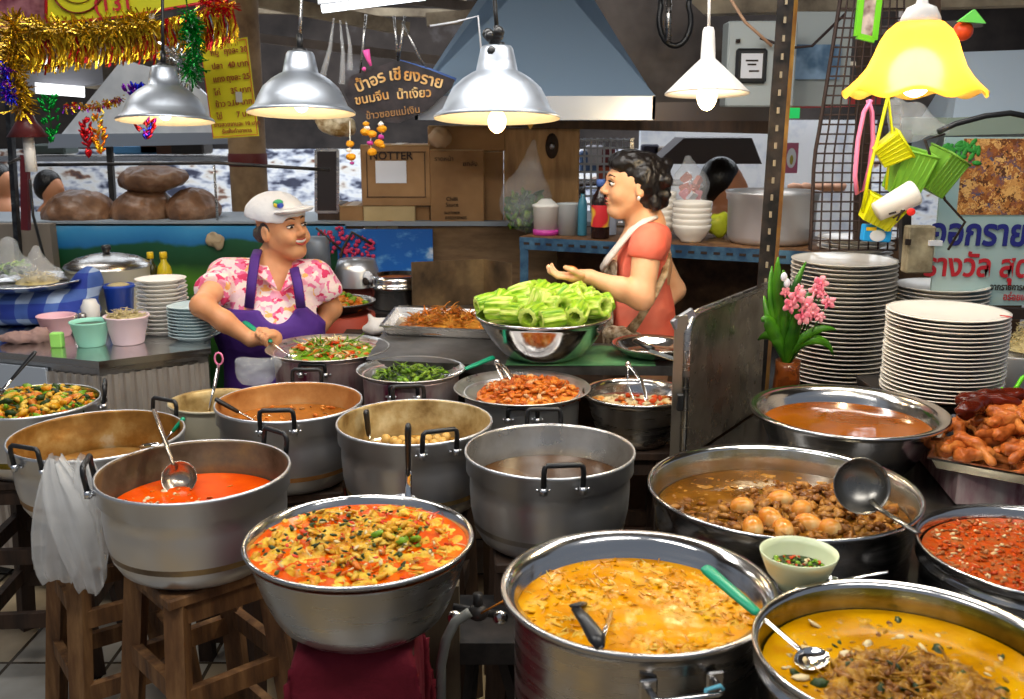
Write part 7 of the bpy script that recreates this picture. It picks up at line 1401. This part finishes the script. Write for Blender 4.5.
# ================================================================ people
skin1 = mat('warm_skin', sc((214, 150, 104)), .48, 0, mix=(5, 4, [(.35, sc((202, 134, 88))), (.65, sc((224, 166, 122)))]), sss=.12, bump=(60, .05))
skin2 = mat('light_warm_skin', sc((228, 172, 128)), .48, 0, mix=(5, 4, [(.35, sc((218, 156, 110))), (.65, sc((236, 184, 142)))]), sss=.12, bump=(60, .05))
lipm = mat('lips', sc((196, 80, 70)), .35); eyew = mat('eye_white', sc((236, 230, 224)), .2); irism = mat('dark_iris', sc((24, 14, 10)), .1); teeth = mat('teeth', sc((240, 236, 226)), .25); browm = mat('brow_hair', sc((34, 24, 20)), .7)
def headprims(H, s=1, full=1.0, smile=False):
    T = lambda x, y, z: H @ Vector((x*s, y*s, z*s)); rot = H.to_euler(); rt = tuple(rot)
    def e(c, r, k=.015, sub=False): return E3(T(*c), tuple(a*s for a in r), rt, k*s, sub)
    def c(a, b_, ra, rb, k=.015): return CP(T(*a), T(*b_), ra*s, rb*s, k*s)
    p = [e((-.018, 0, .030), (.094, .076, .082), .03), e((.022, 0, -.018), (.066, .061*full, .086), .03), e((.054, 0, -.088), (.027, .028, .021), .025)]
    for q in (-1, 1):
        p += [c((-.005, q*.048, -.045), (.044, q*.018, -.090), .022, .018, .025), e((.050, q*.034, -.030), (.028, .024*full, .026), .02), e((-.010, q*.079, -.006), (.018, .011, .030), .006), e((-.004, q*.090, -.004), (.010, .007, .018), .005, True)]
    p += [c((.074, -.028, .026), (.074, .028, .026), .012, .012, .02)]
    for q in (-1, 1): p += [e((.093, q*.030, .006), (.016, .019, .011), .012, True)]
    p += [c((.080, 0, .010), (.102, 0, -.020), .008, .0115, .012), e((.094, .011, -.026), (.010, .0085, .0075), .008), e((.094, -.011, -.026), (.010, .0085, .0075), .008)]
    if smile: p += [e((.092, 0, -.053), (.015, .025, .011), .006, True)]+[e((.072, q*.036, -.040), (.018, .014, .018), .015) for q in (-1, 1)]
    else: p += [e((.083, 0, -.049), (.009, .020, .006), .008), e((.080, 0, -.062), (.010, .017, .007), .008)]
    return p, T, rt
def faceparts(t, T, s, rt, look=(0, 0), smile=False, squint=1.0, open_=.0):
    rm = Euler(rt).to_matrix()
    for q in (-1, 1):
        mb = MB(); mb.ell(T(.0775, q*.030, .006), tuple(a*s for a in (.010, .015, .0095*squint)), rm, 16, 10); mb.mi = 1; mb.ell(T(.0812, q*.0305, .005), tuple(a*s for a in (.0078, .0092, .0082*squint)), rm, 12, 8); mb.build('eye', [eyew, irism], t)
        mb = MB(); mb.tube([T(.078, q*.014, .009), T(.0895, q*.022, .0155*squint+.002), T(.088, q*.034, .0165*squint+.002), T(.075, q*.046, .010)], [.0014*s, .0024*s, .0026*s, .0014*s], 6); mb.build('eyelashes', browm, t)
        mb = MB(); mb.tube([T(.087, q*.012, .030), T(.087, q*.028, .036), T(.074, q*.046, .032)], [.0028*s, .0034*s, .0018*s], 6, flat=(1, .8)); mb.build('eyebrow', browm, t)
    if smile:
        mb = MB(); mb.tube([T(.074+.012*math.cos(a), .024*math.sin(a), -.0505+.006*math.sin(a)**2) for a in [-1.2+.24*i for i in range(11)]], .0062*s, 6, flat=(1, 1)); mb.build('teeth', teeth, t)
        mb = MB(); mb.tube([T(.070+.021*math.cos(a), .029*math.sin(a), -.0445+.006*math.sin(a)**2) for a in [-1.2+.24*i for i in range(11)]], [.0015*s]+[.0027*s]*9+[.0015*s], 6); mb.tube([T(.070+.018*math.cos(a), .029*math.sin(a), -.050-.013*math.cos(a)+.011*math.sin(a)**2) for a in [-1.2+.24*i for i in range(11)]], [.0015*s]+[.0032*s]*9+[.0015*s], 6); mb.build('lips', lipm, t)
    else:
        mb = MB(); mb.ell(T(.0855, 0, -.0485+open_), tuple(a*s for a in (.0070, .0185, .0040)), rm, 16, 8); mb.ell(T(.0830, 0, -.0605-open_), tuple(a*s for a in (.0080, .0160, .0048)), rm, 16, 8); mb.build('lips', lipm, t)
        mb = MB(); mb.ell(T(.0875, 0, -.0545), tuple(a*s for a in (.006, .015, .0022+open_)), rm, 12, 6); mb.build('mouth_line', mat('mouth_dark', sc((70, 20, 18)), .5), t)
def finger(pts, r0, r1, k=.004): n = len(pts)-1; return [CP(pts[i], pts[i+1], r0+(r1-r0)*i/n, r0+(r1-r0)*(i+1)/n, k) for i in range(n)]

# ---- smiling cook with the white cap
Y1 = 3.62
def A1(px, py, dy=0): return PY(px, py, Y1+dy)
t = thing('person', 'smiling woman in a white cap, pink floral shirt and purple apron stirring a wok', 'person', (A1(272, 300).x, Y1, 0))
cen = A1(283.5, 229, 0); Hm = Matrix.Translation(cen) @ Euler((R(4), R(-8), R(-38)), 'XYZ').to_matrix().to_4x4()
hp, T1, rt1 = headprims(Hm, .985, 1.02, True)
nb = A1(272, 268, .02); chest = A1(270, 296, .02)
shR = A1(214, 277, .02); shL = A1(323, 281, .02); elR = A1(202, 306, -.30); 
ge = PZ(244, 322, .905); bc = PZ(292, 357, .848); hd_c = ge.lerp(bc, .47); wr = A1(247, 336, -.30); wr = Vector((hd_c.x-.062, hd_c.y+.045, hd_c.z-.016))
elL = A1(331, 309, .05); wrL = A1(313, 338, .0)
hpct = Vector((chest.x, Y1+.03, .72))
arms = [CP(A1(224, 274, .02), elR, .046, .038, .03), CP(elR, elR.lerp(wr, .45), .037, .033, .02), CP(elR.lerp(wr, .45), wr, .036, .024, .02), CP(A1(316, 276, .02), elL, .046, .038, .03), CP(elL, wrL, .038, .026, .02)]
ax = (bc-ge).normalized(); side = ax.cross(Vector((0, 0, 1))).normalized(); 
if side.y > 0: side = -side
upv = side.cross(ax); upv = upv if upv.z > 0 else -upv
palm = hd_c-side*.020-upv*.002
hand = [CP(wr, palm-ax*.0, .023, .026, .015), E3(palm, (.036, .026, .026), None, .012), E3(palm+ax*.012-side*.0, (.030, .024, .028), None, .012)]
for i in range(4):
    o = hd_c+ax*(-.030+.020*i); L_ = (.92, 1, .97, .84)[i]
    hand += finger([o-side*.016+upv*.016, o+side*.004+upv*.021*L_, o+side*.018*L_+upv*.006, o+side*.014*L_-upv*.013, o-side*.002-upv*.016], .0095, .0072, .003)
hand += finger([palm-ax*.026+upv*.012, hd_c-ax*.042+upv*.016+side*.004, hd_c-ax*.030+upv*.008+side*.017], .011, .0082, .004)
oL = wrL; hand += [CP(wrL, wrL+Vector((-.02, -.02, -.06)), .024, .028, .015)]
for i in range(4): b0 = wrL+Vector((-.035+.018*i, -.03, -.075)); hand += finger([b0, b0+Vector((-.004, -.01, -.03)), b0+Vector((-.004, .0, -.055))], .009, .007, .003)
hand += finger([wrL+Vector((.01, -.02, -.04)), wrL+Vector((.03, -.03, -.075))], .011, .008, .004)
body = hp+[CP(T1(-.03, 0, -.05), nb, .054, .060, .03), CP(nb, chest, .07, .10, .04), CP(A1(228, 274, .02), A1(312, 276, .02), .045, .045, .04), CP(chest, hpct, .12, .12, .05)]+arms+hand
# legs and feet carry her to the floor
for q in (-1, 1): body += [CP(hpct+Vector((q*.08, 0, -.06)), Vector((hpct.x+q*.10, Y1+.03, .38)), .075, .05, .03), CP(Vector((hpct.x+q*.10, Y1+.03, .38)), Vector((hpct.x+q*.10, Y1+.05, .07)), .05, .034, .02), CP(Vector((hpct.x+q*.10, Y1+.06, .035)), Vector((hpct.x+q*.11, Y1-.08, .028)), .034, .026, .02)]
solid(body, 'body', skin1, t, .0048); faceparts(t, T1, .985, rt1, smile=True, squint=.62)
# grey hair under the cap
e = lambda c, r, k=.02: E3(T1(*c), r, rt1, k)
solid([e((-.065, .02, -.005), (.042, .062, .040)), e((-.065, -.02, -.005), (.042, .062, .040)), e((-.02, -.070, .008), (.030, .014, .030)), e((-.02, .070, .008), (.030, .014, .030))], 'hair', mat('grey_black_hair', sc((70, 62, 58)), .5, bump=(80, .5)), t, .005, disp=wrinkle(.003, 60, 2))
capm = mat('white_cap_cloth', sc((226, 230, 238)), .75, bump=(50, .2))
cp = [E3(T1(-.026, 0, .052), (.112, .098, .080), rt1, .03), E3(T1(-.05, 0, .07), (.09, .092, .066), rt1, .03), CUT(T1(0, 0, .040), tuple((Euler(rt1).to_matrix() @ Vector((-.30, 0, -1))).normalized()))]
solid(cp, 'cap', capm, t, .005, label='white cloth cap', disp=wrinkle(.002, 30, 5))
solid([E3(T1(.078, 0, .064), (.060, .078, .009), rt1, .01), E3(T1(.10, 0, .058), (.036, .060, .008), rt1, .01)], 'cap_brim', capm, t, .004)
mb = MB(); rmx = Euler(rt1).to_matrix(); mb.ell(T1(.060, -.050, .098), (.022, .016, .012), rmx, 14, 8, mi=0); mb.ell(T1(.072, -.052, .088), (.013, .012, .010), rmx, 12, 8, mi=1); mb.ell(T1(.060, -.060, .091), (.010, .010, .009), rmx, 12, 8, mi=2); mb.build('cap_badge', [mat('badge_green', sc((60, 170, 120)), .5), mat('badge_blue', sc((50, 80, 190)), .5), mat('badge_yellow', sc((235, 210, 60)), .5)], t)
flor, nt, b = newmat('pink_floral_cloth'); N = nt.nodes; L = nt.links; tc = N.new('ShaderNodeTexCoord'); vo = N.new('ShaderNodeTexVoronoi'); vo.inputs['Scale'].default_value = 52
nz = N.new('ShaderNodeTexNoise'); nz.inputs['Scale'].default_value = 30; L.new(tc.outputs['Object'], nz.inputs['Vector']); mx = N.new('ShaderNodeMix'); mx.data_type = 'RGBA'; mx.inputs[0].default_value = .05; L.new(tc.outputs['Object'], mx.inputs['A']); L.new(nz.outputs['Color'], mx.inputs['B']); L.new(mx.outputs['Result'], vo.inputs['Vector'])
sx = N.new('ShaderNodeSeparateColor'); L.new(vo.outputs['Color'], sx.inputs[0]); r_ = N.new('ShaderNodeValToRGB'); ramp_set(r_, [(0, sc((246, 218, 222))), (.3, sc((240, 120, 164))), (.48, sc((248, 226, 222))), (.6, sc((226, 60, 110))), (.72, sc((250, 190, 110))), (.8, sc((244, 170, 196))), (.92, sc((250, 235, 225)))]); r_.color_ramp.interpolation = 'CONSTANT'
L.new(sx.outputs[0], r_.inputs['Fac']); r2 = N.new('ShaderNodeValToRGB'); ramp_set(r2, [(.0, (1, 1, 1)), (.35, (.95, .9, .92)), (.6, (1, .98, .96))]); m2 = N.new('ShaderNodeMix'); m2.data_type = 'RGBA'; m2.blend_type = 'MULTIPLY'; m2.inputs[0].default_value = 1; L.new(r_.outputs['Color'], m2.inputs['A']); L.new(vo.outputs['Distance'], r2.inputs['Fac']); L.new(r2.outputs['Color'], m2.inputs['B']); L.new(m2.outputs['Result'], b.inputs['Base Color']); b.inputs['Roughness'].default_value = .8
hemR = A1(224, 274, .02).lerp(elR, .55); hemL = A1(326, 290, .03)
sh = [CP(A1(228, 277, .02), A1(313, 279, .02), .072, .070, .05), E3(chest+Vector((0, .01, -.01)), (.195, .135, .13), None, .05), CP(chest+Vector((0, 0, -.05)), hpct+Vector((0, 0, -.10)), .15, .17, .06), E3(A1(270, 330, -.02), (.19, .15, .14), None, .06)]
sl = [CP(A1(228, 278, .02), hemR, .062, .062, .03), CP(A1(315, 279, .02), hemL, .062, .060, .03)]
dR = (elR-A1(222, 272, .02)).normalized(); dL = (elL-A1(316, 276, .02)).normalized()
nk = E3(A1(277, 270, -.12), (.045, .13, .085), (0, .0, 0), .01, True)
solid(sh+sl+[CUT(hemR+dR*.01, dR, hemR+dR*.05, .085), CUT(hemL+dL*.03, dL, hemL+dL*.06, .08), nk, CUT((0, 0, .50), (0, 0, -1))], 'floral_shirt', flor, t, .006, disp=wrinkle(.004, 16, 3))
# collar flaps
mb = MB(); mb.slab([A1(262, 262, -.02), A1(254, 274, -.11), A1(266, 281, -.14), A1(277, 290, -.135), A1(268, 268, -.06)], .006); mb.slab([A1(293, 266, -.03), A1(302, 274, -.10), A1(294, 282, -.13), A1(281, 291, -.135), A1(289, 270, -.08)], .006); mb.build('collar', flor, t)
purp = mat('purple_apron_cloth', sc((76, 38, 128)), .75, bump=(50, .2))
apr = [E3(chest+Vector((0, .0, -.03)), (.20, .155, .13), None, .05), CP(chest+Vector((.0, 0, -.06)), hpct+Vector((0, 0, -.10)), .165, .19, .06), E3(A1(270, 330, -.03), (.20, .165, .14), None, .06), CUT(chest+Vector((0, -.045, 0)), (0, 1, 0)), CUT((0, 0, .42), (0, 0, -1)), CUT((chest.x-.11, 0, .985), (-.8, 0, .62)), CUT((chest.x+.115, 0, .985), (.8, 0, .68)), E3(A1(276, 291, -.15), (.078, .12, .115), None, .01, True), CUT(A1(270, 303, 0), (0, 0, 1))]
solid(apr, 'apron', purp, t, .006, disp=wrinkle(.003, 14, 8), label='purple apron')
mb = MB(); mb.tube([A1(249, 308, -.15), A1(252, 280, -.155), A1(255, 258, -.10), A1(258, 250, -.02)], .014, 8, flat=(.3, 1.25)); mb.build('apron_strap', purp, t); mb = MB(); mb.tube([A1(301, 308, -.15), A1(298, 285, -.15), A1(294, 268, -.09)], .014, 8, flat=(.3, 1.25)); mb.build('apron_strap', purp, t)
mb = MB(); mb.tube([A1(266, 333.5, -.185), A1(272, 333, -.187), A1(279, 334, -.187)], .003, 6); mb.build('yellow_stitching', yelcap, t)

# ---- woman in coral shirt
Y2 = 3.5
def A2(px, py, dy=0): return PY(px, py, Y2+dy)
t = thing('person', 'woman in a coral shirt standing in profile with one palm held up over the gourds', 'person', (A2(640, 300).x, Y2, 0))
cen = A2(632, 186); Hm = Matrix.Translation(cen) @ Euler((0, R(-3), R(188)), 'XYZ').to_matrix().to_4x4()
hp, T2, rt2 = headprims(Hm, 1.0, 1.0)
nb = A2(646, 226); chest = A2(641, 262, .0); wst = A2(641, 310, .01); hipc = A2(643, 350, .01)
sN = A2(648, 243, -.15); sF = A2(648, 240, .16); eN = A2(641, 297, -.22); wN = A2(590, 277, -.22); eF = A2(675, 290, .20); wF = A2(655, 318, .14)
palm = A2(577, 276.5, -.22)
body = hp+[CP(T2(-.035, 0, -.05), nb, .048, .055, .03), CP(nb, chest, .06, .095, .05), CP(A2(648, 241, -.12), A2(648, 240, .13), .045, .045, .04), CP(chest, wst, .10, .095, .05), CP(wst, hipc, .095, .12, .05),
    CP(sN, eN, .050, .043, .03), CP(eN, eN.lerp(wN, .4), .042, .038, .02), CP(eN.lerp(wN, .4), wN, .038, .023, .02), CP(sF, eF, .046, .038, .03), CP(eF, wF, .036, .025, .02),
    CP(wN, palm+Vector((.015, 0, 0)), .022, .024, .015), E3(palm, (.042, .036, .019), (0, R(4), 0), .012), E3(palm+Vector((-.012, 0, -.002)), (.034, .037, .015), None, .01)]
for i in range(4):
    yy = -.030+.0205*i; b0 = palm+Vector((-.038, yy, .002)); L_ = (.92, 1.05, 1.0, .80)[i]; cu = (.5, .35, .45, .7)[i]
    body += finger([b0, b0+Vector((-.030*L_, 0, .002)), b0+Vector((-.050*L_, .002, .012+.008*cu)), b0+Vector((-.056*L_, .004, .028+.006*cu))], .0095, .0068, .004)
body += finger([palm+Vector((.012, -.034, .010)), palm+Vector((-.016, -.040, .026)), palm+Vector((-.040, -.026, .034))], .0125, .0082, .006)
body += [E3(wF+Vector((-.02, -.01, -.03)), (.03, .022, .04), None, .012)]+[q for i in range(4) for q in finger([wF+Vector((-.035+.016*i, -.02, -.055)), wF+Vector((-.040+.016*i, -.025, -.085))], .0085, .007, .003)]
for q in (-1, 1): body += [CP(hipc+Vector((0, q*.08, -.06)), Vector((hipc.x, Y2+q*.09, .45)), .085, .052, .03), CP(Vector((hipc.x, Y2+q*.09, .45)), Vector((hipc.x+.02, Y2+q*.09, .08)), .052, .034, .02), CP(Vector((hipc.x+.02, Y2+q*.09, .035)), Vector((hipc.x-.13, Y2+q*.09, .028)), .034, .026, .02)]
solid(body, 'body', skin2, t, .0048); faceparts(t, T2, 1.0, rt2, squint=.85, open_=.0025)
e = lambda c, r, k=.02, sub=False: E3(T2(*c), r, rt2, k, sub)
hairp = [e((-.028, 0, .046), (.098, .084, .074)), e((-.070, 0, .00), (.052, .078, .072)), e((-.050, .0, -.045), (.046, .072, .042)), e((-.088, -.0, -.01), (.036, .056, .055)), e((.02, 0, .085), (.062, .066, .038)), e((-.03, .066, .01), (.034, .026, .055)), e((-.03, -.066, .01), (.034, .026, .055)), e((.052, .0, .072), (.030, .058, .026)),
    e((.10, 0, -.02), (.062, .10, .075), .015, True)]
hairp += [e((-.06+.045*math.cos(a), s_*(.066+.01*math.sin(a*3)), .0+.05*math.sin(a)), (.022, .018, .024), .01) for a in (0.6, 1.6, 2.6, 3.6, 4.6, 5.6) for s_ in (-1, 1)]+[e((-.105+.015*math.sin(i*2), .03*math.cos(i*2.3), -.05+.026*i), (.022, .026, .022), .015) for i in range(6)]
solid(hairp, 'hair', hairm, t, .005, disp=wrinkle(.006, 32, 4))
mb = MB(); [mb.ell(T2(-.004, s_*.086, -.036), (.006, .005, .008)) for s_ in (-1, 1)]; mb.build('earrings', mat('pearl', sc((235, 225, 215)), .2), t)
coral = mat('coral_cloth', sc((248, 118, 92)), .78, 0, mix=(5, 3, [(.4, sc((244, 106, 82))), (.65, sc((252, 136, 110)))]), bump=(40, .15))
hN = A2(646, 250, -.17); hF = A2(650, 252, .18)
cr_ = [CP(A2(648, 243, -.09), A2(648, 243, .11), .058, .056, .05), E3(A2(640, 264, 0), (.098, .145, .11), None, .05), E3(A2(641, 300, .01), (.094, .13, .15), None, .05), CP(A2(642, 315, .01), A2(644, 352, .01), .112, .128, .06), E3(A2(652, 234, 0), (.062, .12, .042), None, .04), CP(A2(650, 243, -.15), A2(650, 243, .16), .058, .058, .03),
    CP(A2(650, 245, -.115), hN, .050, .058, .03), CP(A2(650, 240, .14), hF, .056, .058, .03), CUT(hN+Vector((0, 0, -.028)), (-.12, -.1, -1), hN+Vector((0, -.01, -.055)), .07), E3(A2(640, 225, 0), (.058, .062, .03), None, .012, True), CUT(A2(642, 351, 0), (0, 0, -1))]
solid(cr_, 'coral_shirt', coral, t, .006, disp=wrinkle(.004, 13, 6))
solid([CP(hipc+Vector((0, 0, .02)), Vector((hipc.x, Y2+.01, .55)), .135, .15, .05), CP(Vector((hipc.x, Y2-.07, .55)), Vector((hipc.x+.01, Y2-.09, .14)), .10, .075, .04), CP(Vector((hipc.x, Y2+.09, .55)), Vector((hipc.x+.01, Y2+.09, .14)), .10, .075, .04), CUT(A2(642, 349, 0), (0, 0, 1))], 'trousers', mat('brown_trousers', sc((90, 66, 50)), .85), t, .009)
patt = mat('patterned_apron_cloth', sc((180, 160, 130)), .8, 0, mix=(40, 4, [(.35, sc((96, 70, 50))), (.5, sc((176, 156, 128))), (.65, sc((222, 210, 190)))]))
wht = mat('white_strap_cloth', sc((222, 214, 204)), .8, bump=(60, .4))
# neck band and chest panel of the apron
mb = MB(); mb.tube([A2(655, 217, -.05), A2(645, 221, -.085), A2(632, 230, -.10), A2(620, 244, -.10), A2(609, 258, -.095), A2(602, 268, -.07)], [.016, .018, .019, .020, .022, .02], 8, flat=(1, .45)); mb.build('neck_band', wht, t)
solid([E3(A2(636, 264, 0), (.112, .135, .11), None, .05), E3(A2(636, 302, .01), (.108, .132, .15), None, .05), CP(A2(636, 315, .01), A2(640, 352, .01), .118, .134, .06), CUT(A2(614.5, 260, 0), (1, 0, -.04)), CUT(A2(610, 258, 0), (0, 0, 1))], 'apron', patt, t, .006, label='pale patterned apron front', disp=wrinkle(.004, 16, 9))
mb = MB(); mb.tube([A2(669, 254, -.06), A2(664, 275, -.135), A2(654, 295, -.155), A2(640, 318, -.155), A2(628, 334, -.14)], [.010, .013, .014, .015, .02], 8, flat=(1, .4)); mb.build('sling_strap', mat('tan_strap', sc((186, 160, 120)), .8, mix=(30, 3, [(.4, sc((140, 110, 76))), (.6, sc((206, 184, 150)))])), t)
solid([E3(A2(628, 338, -.13), (.05, .035, .03), None, .02), E3(A2(616, 334, -.10), (.045, .035, .03), None, .02), CP(A2(630, 340, -.13), A2(634, 362, -.12), .02, .028, .02), CP(A2(612, 336, -.10), A2(606, 356, -.09), .018, .025, .02)], 'apron_knot', patt, t, .006, disp=wrinkle(.006, 26, 1))
q = palm+Vector((-.02, -.004, .028)); mb = MB(); mb.ell(q, (.022, .012, .008), (0, .1, .2), jit=.4); single(mb, 'orange_morsel', orangefry, 'orange morsel lying in the open palm of the woman in coral', 'food')

# ================================================================ daylight of the market hall
w = bpy.data.worlds.new('world'); S.world = w; w.use_nodes = True; w.node_tree.nodes['Background'].inputs[0].default_value = (.72, .82, 1, 1); w.node_tree.nodes['Background'].inputs[1].default_value = .27
